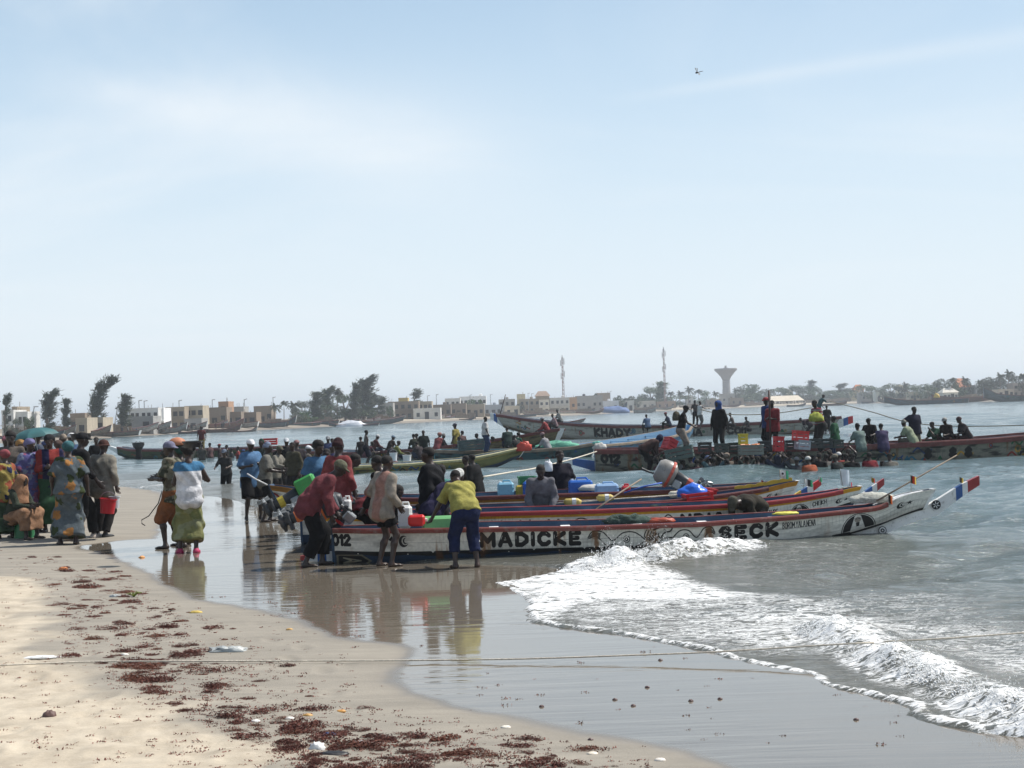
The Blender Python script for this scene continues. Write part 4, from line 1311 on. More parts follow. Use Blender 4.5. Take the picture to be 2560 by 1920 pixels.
    def material(s,name,rough=.55):
        img=bpy.data.images.new(name,s.W,s.H,alpha=False)
        px=np.ones((s.H,s.W,4),np.float32);px[...,:3]=np.clip(s.a,0,1)
        img.pixels.foreach_set(px.ravel());img.update();img.pack()
        m,nt,b=new_mat(name)
        uv=node(nt,'ShaderNodeUVMap');t=node(nt,'ShaderNodeTexImage');t.image=img;t.extension='EXTEND'
        nt.links.new(uv.outputs[0],t.inputs[0])
        tc=node(nt,'ShaderNodeTexCoord');n=node(nt,'ShaderNodeTexNoise',**{'Scale':22.0,'Detail':5.0});nt.links.new(tc.outputs['Object'],n.inputs['Vector'])
        bp=node(nt,'ShaderNodeBump',**{'Strength':.35,'Distance':.01});nt.links.new(n.outputs['Fac'],bp.inputs['Height']);nt.links.new(bp.outputs[0],b.inputs['Normal'])
        nt.links.new(t.outputs[0],b.inputs['Base Color']);b.inputs['Roughness'].default_value=rough
        return m
# ================================================================== BOATS
XS=[(0.0,.16),(.06,.62),(.14,.79),(.30,.87),(.55,.93),(.80,.97),(1.0,1.0)]     # height fraction, beam fraction
def beamf(g):return np.interp(g,[a for a,b in XS],[b for a,b in XS])
class Boat:
    def __init__(s,name,label,A,B,st,mat,rail,inner,cat='boat',group=None,rakeL=0.0,rakeR=0.3,rail_t=(0,1),n=56,detail=True,
                 thwarts=5,planks=3,thick=.03,railh=.055,railw=.07,thw_mat=None,floor=.14,endw=(.05,.04)):
        s.A,s.B=Vector((A[0],A[1],0)),Vector((B[0],B[1],0))
        s.dir=(s.B-s.A).normalized();s.L=(s.B-s.A).length
        s.side=Vector((s.dir.y,-s.dir.x,0))          # towards the camera for a boat running left to right
        s.st=st;s.rk=(rakeL,rakeR)
        e=empty(name,s.A+s.dir*s.L*.5,label,cat,group,math.atan2(s.dir.y,s.dir.x));s.e=e
        inv=e.matrix_basis.inverted()
        s.loc=lambda t,y,z:((t-.5)*s.L,-y,z)
        ts=np.linspace(0,1,n);s.ts=ts
        T=[a[0] for a in st]
        def sm(col):
            a=np.interp(np.linspace(0,1,400),T,[q[col] for q in st]);k=np.ones(13)/13
            return np.interp(ts,np.linspace(0,1,400),np.convolve(np.pad(a,6,'edge'),k,'valid'))
        hb,zk,zr=sm(1),sm(2),sm(3);s.hb,s.zk,s.zr=hb,zk,zr
        def X_(i,g):
            t=ts[i];return (t-.5)*s.L-rakeL*g*(1-min(t/.10,1))**2+rakeR*g*max((t-.90)/.10,0)**2
        s.X_=X_
        # outer planking: strakes on both sides
        cuts={1:[0,1],2:[0,.45,1],3:[0,.34,.67,1]}[planks]
        for sg in (1,-1):
            for pi in range(len(cuts)-1):
                g0,g1=cuts[pi],cuts[pi+1]
                gs=np.linspace(g0,g1,5 if pi==0 else 3)
                if pi==0:gs=np.array([0,.06,.14,g1*.6+.05,g1])
                vs,fs,uvs=[],[],[]
                for i in range(n):
                    for j,g in enumerate(gs):
                        lap=.006*(j/(len(gs)-1))+.004*pi
                        y=max(hb[i]*beamf(g),.02)+lap
                        vs.append((X_(i,g),-sg*y,zk[i]+(zr[i]-zk[i])*g));uvs.append((ts[i],g))
                m_=len(gs)
                off=len(vs)
                for k in range(off):          # inner skin of the plank gives it real thickness
                    x,y,z=vs[k];vs.append((x,y-(-sg)*thick*.6 if abs(y)>thick else y*.3,z));uvs.append(uvs[k])
                for i in range(n-1):
                    for j in range(m_-1):
                        a=i*m_+j;f=(a,a+m_,a+m_+1,a+1)
                        fs.append(f if sg>0 else f[::-1])
                        f=tuple(q+off for q in f)[::-1];fs.append(f if sg>0 else f[::-1])
                    for j in (0,m_-1):
                        a=i*m_+j;fs.append((a,a+m_,a+m_+off,a+off))
                me=bpy.data.meshes.new('hull_plank');me.from_pydata(vs,[],fs)
                uv=me.uv_layers.new(name='UVMap')
                li=np.zeros(len(me.loops),np.int32);me.loops.foreach_get('vertex_index',li)
                uv.data.foreach_set('uv',np.array(uvs,np.float32)[li].ravel())
                link('hull_plank' if planks>1 else 'hull_side',me,e,mat)
        # lining and floor
        vs,fs=[],[]
        for i in range(n):
            zf=zk[i]+floor*min(1,(zr[i]-zk[i]))
            gf=(zf-zk[i])/max(zr[i]-zk[i],.01)
            row=[(-1,1.0),(-1,gf),(1,gf),(1,1.0)]
            for sg,g in row:
                y=max(hb[i]*beamf(g)-thick,.012);vs.append((X_(i,g),sg*y,zk[i]+(zr[i]-zk[i])*g))
        for i in range(n-1):
            for j in range(3):
                a=i*4+j;fs.append((a,a+1,a+5,a+4))
        fs.append((0,3,2,1));k=(n-1)*4;fs.append((k,k+1,k+2,k+3))
        me=bpy.data.meshes.new('lining');me.from_pydata(vs,[],fs);link('lining',me,e,inner)
        # end boards
        for i,nm in ((0,'stern_board'),(n-1,'stem_board')):
            gs=[0,.06,.14,.3,.55,.8,1.0];vs=[];
            dx=-.02 if i==0 else .02
            for g in gs:
                y=max(hb[i]*beamf(g),.02)+.012
                vs+=[(X_(i,g)+dx,-y,zk[i]+(zr[i]-zk[i])*g+.002),(X_(i,g)+dx,y,zk[i]+(zr[i]-zk[i])*g+.002)]
            o_=len(vs);vs+=[(x-2*dx,y,z) for x,y,z in vs]
            fs=[(2*j,2*j+1,2*j+3,2*j+2) for j in range(6)]+[(o_+2*j,o_+2*j+1,o_+2*j+3,o_+2*j+2) for j in range(6)]
            fs+=[(12,13,13+o_,12+o_)]+[(2*j,2*j+2,2*j+2+o_,2*j+o_) for j in range(6)]+[(2*j+1,2*j+3,2*j+3+o_,2*j+1+o_) for j in range(6)]
            me=bpy.data.meshes.new(nm);me.from_pydata(vs,[],fs);link(nm,me,e,(inner if nm=='stern_board' else (thw_mat or WHITEP)))
        # gunwales
        i0,i1=int(rail_t[0]*(n-1)),int(rail_t[1]*(n-1))
        rl=rail if isinstance(rail,(list,tuple)) else [rail,rail]
        for sg in (1,-1):
            vs,fs=[],[]
            idx=range(i0,i1+1)
            for i in idx:
                y=hb[i]+.010;x=X_(i,1.0);z=zr[i]
                for dy,dz in ((railw*.45,-railh),(railw*.5,-railh*.15),(railw*.35,0.012),(-railw*.5,0.012),(-railw*.5,-railh*.4)):
                    vs.append((x,-sg*max(y+dy,.008),z+dz))
            for a in range(len(vs)//5-1):
                for j in range(5):
                    p,q=a*5+j,a*5+(j+1)%5
                    f=(p,p+5,q+5,q);fs.append(f if sg>0 else f[::-1])
            fs.append((0,1,2,3,4));k=len(vs)-5;fs.append((k+4,k+3,k+2,k+1,k))
            me=bpy.data.meshes.new('gunwale');me.from_pydata(vs,[],fs);o=link('gunwale',me,e,rl[0])
        for k in range(thwarts):
            t=(k+1)/(thwarts+1)*(.92-.08)+.04;i=int(t*(n-1))
            b=MB();w=hb[i]*beamf(.86)*2-.06
            b.box((X_(i,.8),0,zk[i]+(zr[i]-zk[i])*.86),(.14,w,.03));b.build('thwart',thw_mat or WHITEP,e)
    def pt(s,t,y,g):
        """world point on the boat: t along, y metres towards the near side, g height fraction (may exceed 1)"""
        zk=float(np.interp(t,s.ts,s.zk));zr=float(np.interp(t,s.ts,s.zr))
        p=s.A+s.dir*(t*s.L)+s.side*y
        return Vector((p.x,p.y,zk+(zr-zk)*g))
    def beak(s,pts,bands,width=.09,name='prow_beak',end=1):
        """pts: (distance beyond end along the boat, z low, z high); bands: material per segment"""
        for k in range(len(pts)-1):
            pass
        mats=[];b=MB()
        for k in range(len(pts)-1):
            if bands[k] not in mats:mats.append(bands[k])
            b.mi=mats.index(bands[k])
            (x0,l0,h0),(x1,l1,h1)=pts[k],pts[k+1]
            ox=s.L/2 if end>0 else -s.L/2
            X0,X1=ox+end*x0,ox+end*x1
            w0=width*(1-.35*k/len(pts));w1=width*(1-.35*(k+1)/len(pts))
            vs=[(X0,-w0/2,l0),(X0,w0/2,l0),(X0,w0/2,h0),(X0,-w0/2,h0),(X1,-w1/2,l1),(X1,w1/2,l1),(X1,w1/2,h1),(X1,-w1/2,h1)]
            b.add(vs,[(0,1,5,4),(1,2,6,5),(2,3,7,6),(3,0,4,7)]+([(0,3,2,1)] if k==0 else [])+([(4,5,6,7)] if k==len(pts)-2 else []))
        if len(mats)==1:mats=mats+mats[:1]
        return b.build(name,mats,s.e)
def rowp(px,py,D):p=P(px,py,D);return (p.x,p.y)
RED=paint((.32,.035,.035),rough=.4,var=.12,scale=3,dirt=.2,dirtcol=(.22,.12,.1),key='railred')
MAROON=paint((.13,.032,.028),rough=.45,var=.25,scale=3,dirt=.3,dirtcol=(.16,.12,.1),key='railmaroon')
OLDRED=paint((.20,.045,.035),rough=.5,var=.2,scale=3,dirt=.35,dirtcol=(.25,.2,.17),key='railold')
BLUEP=paint((.03,.10,.30),rough=.5,dirt=.2,key='bluep')
LBLUE=paint((.14,.36,.60),rough=.5,dirt=.25,key='lblue')
NAVY=paint((.03,.07,.13),rough=.6,dirt=.25,key='navyp')
DKBLUE=paint((.015,.035,.07),rough=.6,key='dkblue')
YELLOW=paint((.62,.40,.04),rough=.5,dirt=.2,key='yellowp')
GREENP=paint((.04,.22,.08),rough=.5,key='greenp')
REDP=paint((.55,.03,.03),rough=.45,key='redp')
TEALP=paint((.08,.22,.26),rough=.6,dirt=.4,key='tealp')
GREYIN=paint((.20,.24,.28),rough=.7,dirt=.4,var=.3,key='greyin')
K=(.035,.035,.04);W_=(.87,.86,.82)
# ================================================================== THE FOUR NEAREST BOATS
WHITE_BANDS=WHITEP
# ---- A: MADICKE SECK
xa0,xa1=rowp(838,1399,20.70),rowp(2304,1266,20.95)
La=math.hypot(xa1[0]-xa0[0],xa1[1]-xa0[1])
c=Canvas(La,1.0,3072,256)
ux=lambda px:(px-838)/(2304-838)*La
band_t=[(0,.44),(.60,.44),(.72,.38),(.84,.22),(.90,.12),(1.0,.10)]
bt=lambda u:np.interp(u,[a for a,b in band_t],[b for a,b in band_t])
X,Y=np.meshgrid(c.x,c.y)
tb=bt(X/La)
bl=(.10,.20,.31)
mk=(Y<tb-.07)&(X/La<.865)
c.a[mk]=bl
scal=12
ph=(X/La*scal)%1.0
sc_=.10*np.exp(-((ph-.0)/.02)**2)+.10*np.exp(-((ph-1.0)/.02)**2)
mk=(Y<tb-sc_*.4)&(Y>tb-.10-.02*np.cos(ph*6.283))
c.a[mk&(X/La<.868)]=K
mk=(X/La>.862)&(Y<.16+.05*np.sin(X*9)*.3)&(Y>.03);c.a[mk]=K
mk=(X/La<.868)&(np.abs(ph-.5)<.012)&(np.abs(Y-tb+.06)<.012);c.a[mk]=W_
# seen in a raking way the letters are about 0.22 m tall; canvas height 1 = full side
def tx(t,px0,px1,v0,v1,rad,**kw):
    n0=ux(px0);h=v1-v0
    wtot=sum(max(p[0] for q in GLY[ch] for p in q)+.30 for ch in t if ch!=' ')+.5*t.count(' ')
    w=((ux(px1)-n0)-rad*(len(t) if kw.get('bubble') else 0))/(wtot*h)
    c.text(t,n0,v0,h,rad,w=w,gap=.30,**kw)
# vertical unit differs from horizontal: widen strokes by drawing in a squeezed space
class SqCanvas(Canvas):pass
def squeeze(cv,k):
    """make one vertical unit = k metres so strokes stay round"""
    cv.y=cv.y*k;cv.Hm=k
squeeze(c,.47)
k_=.47
tx('012',838,886,.56*k_,.88*k_,.020)
c.a[:,:,:]=c.a
tx('.MADICKE',1185,1452,.49*k_,.90*k_,.029,bubble=True)
tx('SECK',1782,1938,.44*k_,.86*k_,.030,bubble=True,slope=.02)
tx('BOROM.YALA.NENA',1937,2022,.66*k_,.84*k_,.0045)
c.crescent((ux(1012),.70*k_),.068,star=0)
c.poly([(ux(975),.74*k_),(ux(984),.69*k_),(ux(979),.60*k_),(ux(986),.66*k_),(ux(993),.60*k_),(ux(988),.70*k_),(ux(996),.76*k_),(ux(986),.74*k_),(ux(984),.84*k_)],K)
c.crescent((ux(2238),.62*k_),.062,star=1,flip=1)
c.portrait(ux(2088),ux(2175),.20*k_,.62*k_)
# arrow lozenge at the stern
a0=ux(845);c.poly([(a0,.05*k_),(a0+.38,.03*k_),(a0+.52,.20*k_),(a0+.38,.36*k_),(a0,.34*k_)],(.45,.43,.36));c.poly([(a0+.03,.08*k_),(a0+.36,.07*k_),(a0+.47,.20*k_),(a0+.36,.32*k_),(a0+.03,.31*k_)],K)
c.stroke([(a0+.1,.13*k_),(a0+.36,.2*k_),(a0+.1,.26*k_),(a0+.22,.2*k_),(a0+.1,.13*k_)],.008,(.6,.58,.5))
# scroll ornament with eyes and a bird between the two names
g_=(.09,.09,.09)
for (p0,p1,fl) in ((1458,1600,1),(1660,1768,-1)):
    A0,A1=ux(p0),ux(p1);w=A1-A0
    if fl>0:xx=lambda f:A0+f*w
    else:xx=lambda f:A1-f*w
    c.curve([(xx(0),.70*k_),(xx(.08),.86*k_),(xx(.25),.84*k_),(xx(.42),.60*k_),(xx(.6),.80*k_),(xx(.8),.80*k_),(xx(.97),.60*k_)],.0075,g_)
    c.curve([(xx(0),.66*k_),(xx(.12),.72*k_),(xx(.22),.62*k_),(xx(.32),.46*k_),(xx(.45),.50*k_),(xx(.55),.44*k_),(xx(.75),.38*k_),(xx(.95),.52*k_)],.0065,g_)
    c.poly([(xx(.0),.69*k_),(xx(.09),.85*k_),(xx(.22),.82*k_),(xx(.2),.66*k_),(xx(.1),.72*k_)],(.33,.33,.31))
    c.eye((xx(.66),.62*k_),.048)
bx=ux(1600)
for i in range(6):c.curve([(bx+.0+i*.035,.85*k_-i*.01),(bx-.03+i*.04,.68*k_),(bx+.05+i*.035,.56*k_)],.007,K)
c.curve([(bx+.1,.85*k_),(bx+.22,.92*k_),(bx+.36,.90*k_),(bx+.34,.80*k_),(bx+.26,.76*k_),(bx+.22,.62*k_),(bx+.36,.62*k_)],.009,K)
c.disc((bx+.17,.52*k_),.042,K);c.disc((bx+.17,.56*k_),.026,(.8,.79,.75))
c.eye((bx+.26,.84*k_),.014)
c.weather(11,rust=.75,grime=.22,dirtbase=.25)
mat_a=c.material('hull_print_seck')
st=[(0,.22,-.06,.50),(.05,.36,-.08,.485),(.12,.48,-.10,.475),(.24,.56,-.10,.46),(.42,.58,-.10,.425),(.54,.57,-.10,.42),(.61,.53,-.10,.415),(.75,.44,-.08,.45),
      (.80,.38,-.03,.465),(.846,.33,.07,.49),(.92,.23,.22,.525),(.94,.20,.28,.60),(.955,.17,.33,.67),(1.0,.09,.44,.75)]
BA=Boat('fishing_boat','nearest long white fishing boat with red rail, painted MADICKE and SECK',xa0,xa1,st,mat_a,OLDRED,NAVY,rakeR=.17,
          rail_t=(.0,.935),n=90,thwarts=6,cat='fishing boat')
d0=La
BA.beak([(-1.75,-.10,.02),(-1.3,-.06,.10),(-.75,.05,.30),(-.3,.22,.43),(0.0,.31,.475),(.22,.36,.585),(.50,.555,.745),(.60,.62,.80),(.68,.67,.835),(.86,.775,.91)],
        [WHITEP,WHITEP,WHITEP,WHITEP,WHITEP,WHITEP,BLUEP,WHITEP,RED],width=.12)
BA.beak([(0,-.03,.16),(.12,.0,.15),(.25,.02,.14),(.38,.03,.13),(.5,.05,.11)],[WHITEP,BLUEP,WHITEP,RED],width=.10,end=-1)
# round target emblems on the beak side
def emblem(px,py,D,r,parent,kind):
    p=P(px,py,D);b=MB();lp=parent.e.matrix_basis.inverted()@p
    mats=[BLACK,WHITEP]
    def ring(r0,r1,y,mi):
        b.mi=mi;n=20;vs=[]
        for k in range(n):
            a=2*math.pi*k/n
            vs.append((r0*math.cos(a),y,r0*math.sin(a)));vs.append((r1*math.cos(a),y,r1*math.sin(a)))
        b.add([(lp.x+x,lp.y+yy,lp.z+z) for x,yy,z in vs],[(2*k,2*k+1,(2*k+3)%(2*n),(2*k+2)%(2*n)) for k in range(n)])
    ring(0.0005,r,0,0)
    if kind=='star':
        for a in (0,1,2):
            an=a*math.pi/3+.3
            b.mi=1;b.box((lp.x,lp.y-.004,lp.z),(r*1.5,.002,r*.16),Matrix.Rotation(an,3,'Y'))
        ring(.0005,r*.2,-.007,0)
    elif kind=='target':
        ring(.0005,r*.78,-.003,1);ring(.0005,r*.5,-.006,0);ring(.0005,r*.2,-.009,1)
    b.build('painted_emblem',mats,parent.e)
emblem(2340,1262,20.86,.070,BA,'star')
emblem(2206,1326,20.84,.062,BA,'target')
# fore deck
def foredeck(bt_,t0,t1,g,mat,nm='foredeck'):
    b=MB();n=6;vs=[];
    for k in range(n):
        t=t0+(t1-t0)*k/(n-1);i=int(t*(len(bt_.ts)-1))
        hb=bt_.hb[i]*beamf(g)-.02;z=bt_.zk[i]+(bt_.zr[i]-bt_.zk[i])*g;x=bt_.X_(i,g)
        vs+=[(x,-hb,z),(x,hb,z),(x,-hb,z-.02),(x,hb,z-.02)]
    fs=[]
    for k in range(n-1):
        a=k*4;fs+=[(a,a+4,a+5,a+1),(a+2,a+3,a+7,a+6)]
    fs.append((0,1,3,2));b.add(vs,fs);b.build(nm,mat,bt_.e)
foredeck(BA,.93,.998,.975,WHITEP)
# ---- B: second white boat, yellow band, TALIBE CHEIKH
xb0,xb1=rowp(800,1330,22.85),rowp(2128,1250,23.1)
Lb=math.hypot(xb1[0]-xb0[0],xb1[1]-xb0[1])
c=Canvas(Lb,.56,2560,192);k_=.56
ux=lambda px:(px-800)/(2128-800)*Lb
X,Y=np.meshgrid(c.x,c.y)
c.a[Y<.34*k_]=(.10,.20,.31)
c.a[(Y>.83*k_)]=(.80,.58,.12)
c.a[(Y<.36*k_)&(Y>.28*k_)]=K
tx('NDIA',1690,1806,.44*k_,.80*k_,.027,bubble=True)
for q_ in range(9):c.stroke([(ux(1200+q_*23),.46*k_),(ux(1203+q_*23),(.60+.14*(q_%3>0))*k_)],.024,K)
tx('TALIBE',1902,1932,.56*k_,.74*k_,.0055)
tx('CHEIKH',2021,2056,.60*k_,.77*k_,.0055)
c.portrait(ux(1960),ux(2014),.34*k_,.44*k_)
c.crescent((ux(2085),.56*k_),.055,star=1)
for (p0,p1) in ((1412,1500),(1530,1620),(1640,1686)):
    A0,A1=ux(p0),ux(p1);w=A1-A0
    c.curve([(A0,.60*k_),(A0+.3*w,.78*k_),(A0+.6*w,.70*k_),(A1,.48*k_)],.009,K)
    c.curve([(A0+.1*w,.5*k_),(A0+.4*w,.66*k_),(A0+.8*w,.60*k_),(A1,.4*k_)],.006,K)
    c.disc((A0+.5*w,.56*k_),.03,K)
c.weather(23,rust=.3,grime=.15)
mat_b=c.material('hull_print_second')
st=[(0,.34,-.06,.58),(.1,.46,-.06,.55),(.3,.55,-.06,.52),(.5,.56,-.06,.50),(.7,.50,-.06,.50),(.82,.40,-.02,.51),(.9,.28,.08,.56),(.96,.18,.24,.62),(1,.09,.34,.70)]
BB=Boat('fishing_boat','second boat, white with a yellow band under its red rail, lettered TALIBE and CHEIKH',xb0,xb1,st,mat_b,RED,NAVY,rakeR=.15,rail_t=(0,.985),n=70,thwarts=6,cat='fishing boat')
BB.beak([(-1.0,-.06,.05),(-.5,.05,.24),(0,.24,.40),(.22,.42,.60),(.34,.53,.68),(.42,.60,.73),(.54,.70,.80)],[WHITEP,WHITEP,WHITEP,BLUEP,WHITEP,RED],width=.11)
emblem(2148,1243,22.98,.055,BB,'star')
# ---- C: third boat, maroon rail, yellow band, wavy yellow trim at the bow
xc0,xc1=rowp(760,1320,24.1),rowp(1965,1238,24.25)
Lc=math.hypot(xc1[0]-xc0[0],xc1[1]-xc0[1])
c=Canvas(Lc,.56,2048,160)
ux=lambda px:(px-760)/(1965-760)*Lc
X,Y=np.meshgrid(c.x,c.y)
c.a[Y<.34*k_]=(.1,.2,.3);c.a[(Y>.82*k_)]=(.70,.48,.10)
c.crescent((ux(1912),.66*k_),.05,star=1);c.portrait(ux(1800),ux(1850),.3*k_,.44*k_)
c.weather(31,rust=.3,grime=.2)
mat_c=c.material('hull_print_third')
st=[(0,.34,-.06,.60),(.1,.46,-.06,.56),(.3,.55,-.06,.50),(.55,.56,-.06,.50),(.75,.48,-.05,.52),(.86,.38,0,.58),(.94,.24,.14,.64),(1,.09,.32,.76)]
BC=Boat('fishing_boat','third boat with dark maroon rail and scalloped yellow trim at its bow',xc0,xc1,st,mat_c,MAROON,NAVY,rakeR=.2,rail_t=(0,.96),n=64,thwarts=5,cat='fishing boat')
BC.beak([(-.9,-.06,.05),(-.4,.1,.26),(0,.26,.44),(.25,.42,.58),(.36,.5,.64),(.46,.56,.69),(.60,.66,.77)],[WHITEP,WHITEP,YELLOW,BLUEP,WHITEP,REDP],width=.11)
b=MB()                                            # scalloped yellow trim board on the far side of the bow
n=30;vs=[]
for k in range(n+1):
    t=.90+.095*k/n;i=t*(len(BC.ts)-1)
    y=float(np.interp(t,BC.ts,BC.hb));z=float(np.interp(t,BC.ts,BC.zr));x=(t-.5)*Lc+.2*max((t-.9)/.1,0)**2
    h=.05+.02*abs(math.sin(k/n*math.pi*5));vs+=[(x,y,z),(x,y,z+h),(x,y+.02,z),(x,y+.02,z+h)]
fs=[]
for k in range(n):
    a=4*k;fs+=[(a,a+4,a+5,a+1),(a+2,a+3,a+7,a+6),(a+1,a+5,a+7,a+3)]
b.add(vs,fs);b.build('scalloped_trim',YELLOW,BC.e)
# ---- D: fourth boat carrying cans
xd0,xd1=rowp(715,1290,25.9),rowp(1950,1240,26.0)
Ld=math.hypot(xd1[0]-xd0[0],xd1[1]-xd0[1])
c=Canvas(Ld,.6,2048,160);k_=.6
X,Y=np.meshgrid(c.x,c.y)
c.a[Y<.3*k_]=(.1,.2,.3);c.a[(Y>.84*k_)]=(.62,.42,.10)
ux=lambda px:(px-715)/(1950-715)*Ld
c.disc((.35,.30),.10,(.75,.62,.2));c.disc((.35,.30),.06,(.7,.3,.2));c.curve([(.02,.45),(.3,.2),(.6,.42)],.02,(.6,.12,.1));c.curve([(.1,.3),(.5,.15),(.9,.3)],.02,K)
c.weather(37,rust=.3,grime=.3)
mat_d=c.material('hull_print_fourth')
st=[(0,.20,.34,.93),(.05,.34,.12,.80),(.12,.46,-.04,.66),(.3,.62,-.06,.60),(.55,.68,-.06,.60),(.75,.58,-.06,.59),(.88,.38,0,.60),(.95,.22,.14,.62),(1,.09,.3,.66)]
BD=Boat('fishing_boat','fourth boat with dark hull lining, loaded with blue and white fuel cans',xd0,xd1,st,mat_d,MAROON,NAVY,rakeL=.25,rakeR=.2,rail_t=(.06,.97),n=64,thwarts=6,cat='fishing boat')
# ================================================================== MID DISTANCE BOATS
def printed(name,Lm,Hm,seed,base=(.72,.70,.64),bottom=None,top=None,texts=(),blobs=0,rust=.6,grime=.5,W=1280):
    global c
    c=Canvas(Lm,Hm,W,96,base)
    X,Y=np.meshgrid(c.x,c.y)
    if bottom:c.a[Y<bottom[0]*Hm]=bottom[1]
    if top:c.a[Y>top[0]*Hm]=top[1]
    rs=np.random.RandomState(seed)
    cols=[(.55,.14,.1),(.75,.55,.1),(.1,.25,.5),(.08,.35,.2),(.06,.06,.06),(.12,.4,.5)]
    for i in range(blobs):
        x=rs.uniform(.03,.97)*Lm;y=rs.uniform(.35,.8)*Hm;r=rs.uniform(.06,.15)
        k=rs.randint(3);cc=cols[rs.randint(6)]
        if k==0:c.disc((x,y),r,cc);c.disc((x,y),r*.6,base);c.disc((x,y),r*.4,cols[rs.randint(6)])
        elif k==1:c.curve([(x-r*2,y),(x-r,y+r*.7),(x,y),(x+r,y-r*.5),(x+2*r,y+r*.3)],.022,cc)
        else:c.poly([(x-r,y-r*.5),(x,y+r*.8),(x+r,y-r*.5)],cc)
    for t,x,y0,h,rad in texts:c.text(t,x*Lm,y0*Hm,h*Hm,rad)
    c.weather(seed,rust=rust,grime=grime,dirtbase=.5)
    return c.material(name,rough=.7)
def mid_boat(label,a,b,st,mat,rail,inner,**kw):
    A,B=rowp(*a),rowp(*b)
    kw.setdefault('planks',2);kw.setdefault('n',40);kw.setdefault('thwarts',5);kw.setdefault('cat','fishing boat')
    kw.setdefault('thick',.05);kw.setdefault('railh',.12);kw.setdefault('railw',.12)
    return Boat('fishing_boat',label,A,B,st,mat,rail,inner,**kw)
def blen(a,b):
    A,B=rowp(*a),rowp(*b);return math.hypot(A[0]-B[0],A[1]-B[1])
a,b_=(1262,1060,97),(2085,1070,91)
m_=printed('hull_print_khady',blen(a,b_),1.0,51,base=(.66,.65,.61),bottom=(.22,(.35,.28,.12)),texts=[('KHADY',.30,.36,.50,.075),('MAMA',.535,.34,.46,.070),('C/O'.replace('/',''),.70,.36,.46,.07),('OF',.95,.45,.4,.07)],blobs=34,rust=.3,grime=.3,W=2048)
BG=mid_boat('very long painted boat lettered KHADY, lying across the lagoon behind the others',a,b_,
    [(0,.25,1.0,1.95),(.06,.7,.55,1.62),(.14,1.1,.12,1.35),(.25,1.4,-.2,1.1),(.35,1.6,-.3,.94),(.55,1.7,-.3,.78),(.75,1.6,-.3,.82),(.9,1.1,-.1,.88),(1,.3,.3,1.05)],
    m_,MAROON,GREYIN,rakeL=.5,rakeR=.5,n=60,railh=.17)
BG.beak([(-.6,.7,1.3),(0,1.0,1.7),(.5,1.3,1.85),(.75,1.5,2.0),(1.0,1.6,2.05)],[WHITEP,WHITEP,BLUEP,WHITEP],width=.2,end=-1)
BG.beak([(-.8,-.1,.3),(0,.2,.7),(.6,.4,.9),(.9,.5,1.0),(1.2,.6,1.05)],[WHITEP,WHITEP,BLUEP,REDP],width=.2)
a,b_=(1490,1160,48.6),(3000,1140,46.6)
m_=printed('hull_print_long',blen(a,b_),.8,61,base=(.50,.49,.44),bottom=(.12,(.10,.2,.32)),texts=[('012',.012,.5,.36,.045),('OF',.085,.55,.22,.03),('8',.545,.38,.40,.05),('8',.585,.38,.40,.05),('8',.61,.38,.40,.05)],blobs=64,rust=.8,grime=.75,W=2048)
BH=mid_boat('very long weathered boat numbered 012, crowded with porters and crates',a,b_,
    [(0,.7,-.2,.72),(.05,.95,-.3,.70),(.2,1.2,-.3,.62),(.45,1.25,-.3,.60),(.65,1.2,-.3,.68),(.85,.9,-.2,.9),(1,.3,.3,1.5)],
    m_,MAROON,GREYIN,n=60,thwarts=10,railh=.16,railw=.16)
BH.beak([(-.8,-.2,.05),(0,-.05,.3),(.8,.2,.42),(1.3,.38,.5)],[BLUEP,BLUEP,WHITEP],width=.25,end=-1)
a,b_=(1095,1150,60.0),(1478,1150,59.0)
m_=printed('hull_print_teal',blen(a,b_),.8,71,base=(.20,.34,.36),blobs=6,rust=.3,grime=.7)
BF4=mid_boat('dull teal boat with a pale rail and a heap of green netting on board',a,b_,[(0,.7,-.2,.60),(.2,1.1,-.3,.54),(.6,1.2,-.3,.50),(.9,.8,-.2,.56),(1,.35,0,.70)],m_,WOODGREY,TEALP,thwarts=3)
a,b_=(1440,1120,61.5),(1722,1080,80)
m_=printed('hull_print_blue',blen(a,b_),.9,73,base=(.22,.42,.55),blobs=10,rust=.4,grime=.6)
BF5=mid_boat('empty boat with pale blue lining and cross benches, pointing away across the water',a,b_,[(0,.8,-.3,.50),(.2,1.2,-.3,.50),(.6,1.25,-.3,.58),(.85,.8,-.1,.75),(1,.2,.4,1.0)],m_,WOODGREY,paint((.07,.17,.29),rough=.6,dirt=.4,key='lbl2'),thwarts=5,thw_mat=LBLUE,railh=.10)
a,b_=(690,1150,71),(1392,1110,63)
m_=printed('hull_print_seats',blen(a,b_),.8,77,base=(.45,.40,.28),bottom=(.2,(.12,.2,.2)),top=(.8,(.5,.4,.12)),blobs=24,rust=.7,grime=.6)
BF2=mid_boat('long brown boat full of seated people, its pointed bow rising on the right',a,b_,[(0,.5,-.2,.62),(.1,1.0,-.3,.55),(.35,1.2,-.3,.42),(.6,1.2,-.3,.52),(.8,.9,-.1,.84),(.92,.6,.3,1.05),(1,.2,.7,1.28)],m_,MAROON,GREYIN,thwarts=8,n=50)
a,b_=(705,1180,51.5),(1296,1160,53.6)
m_=printed('hull_print_olive',blen(a,b_),.6,79,base=(.45,.44,.24),bottom=(.3,(.10,.22,.36)),top=(.75,(.62,.55,.3)),blobs=12,rust=.8,grime=.5)
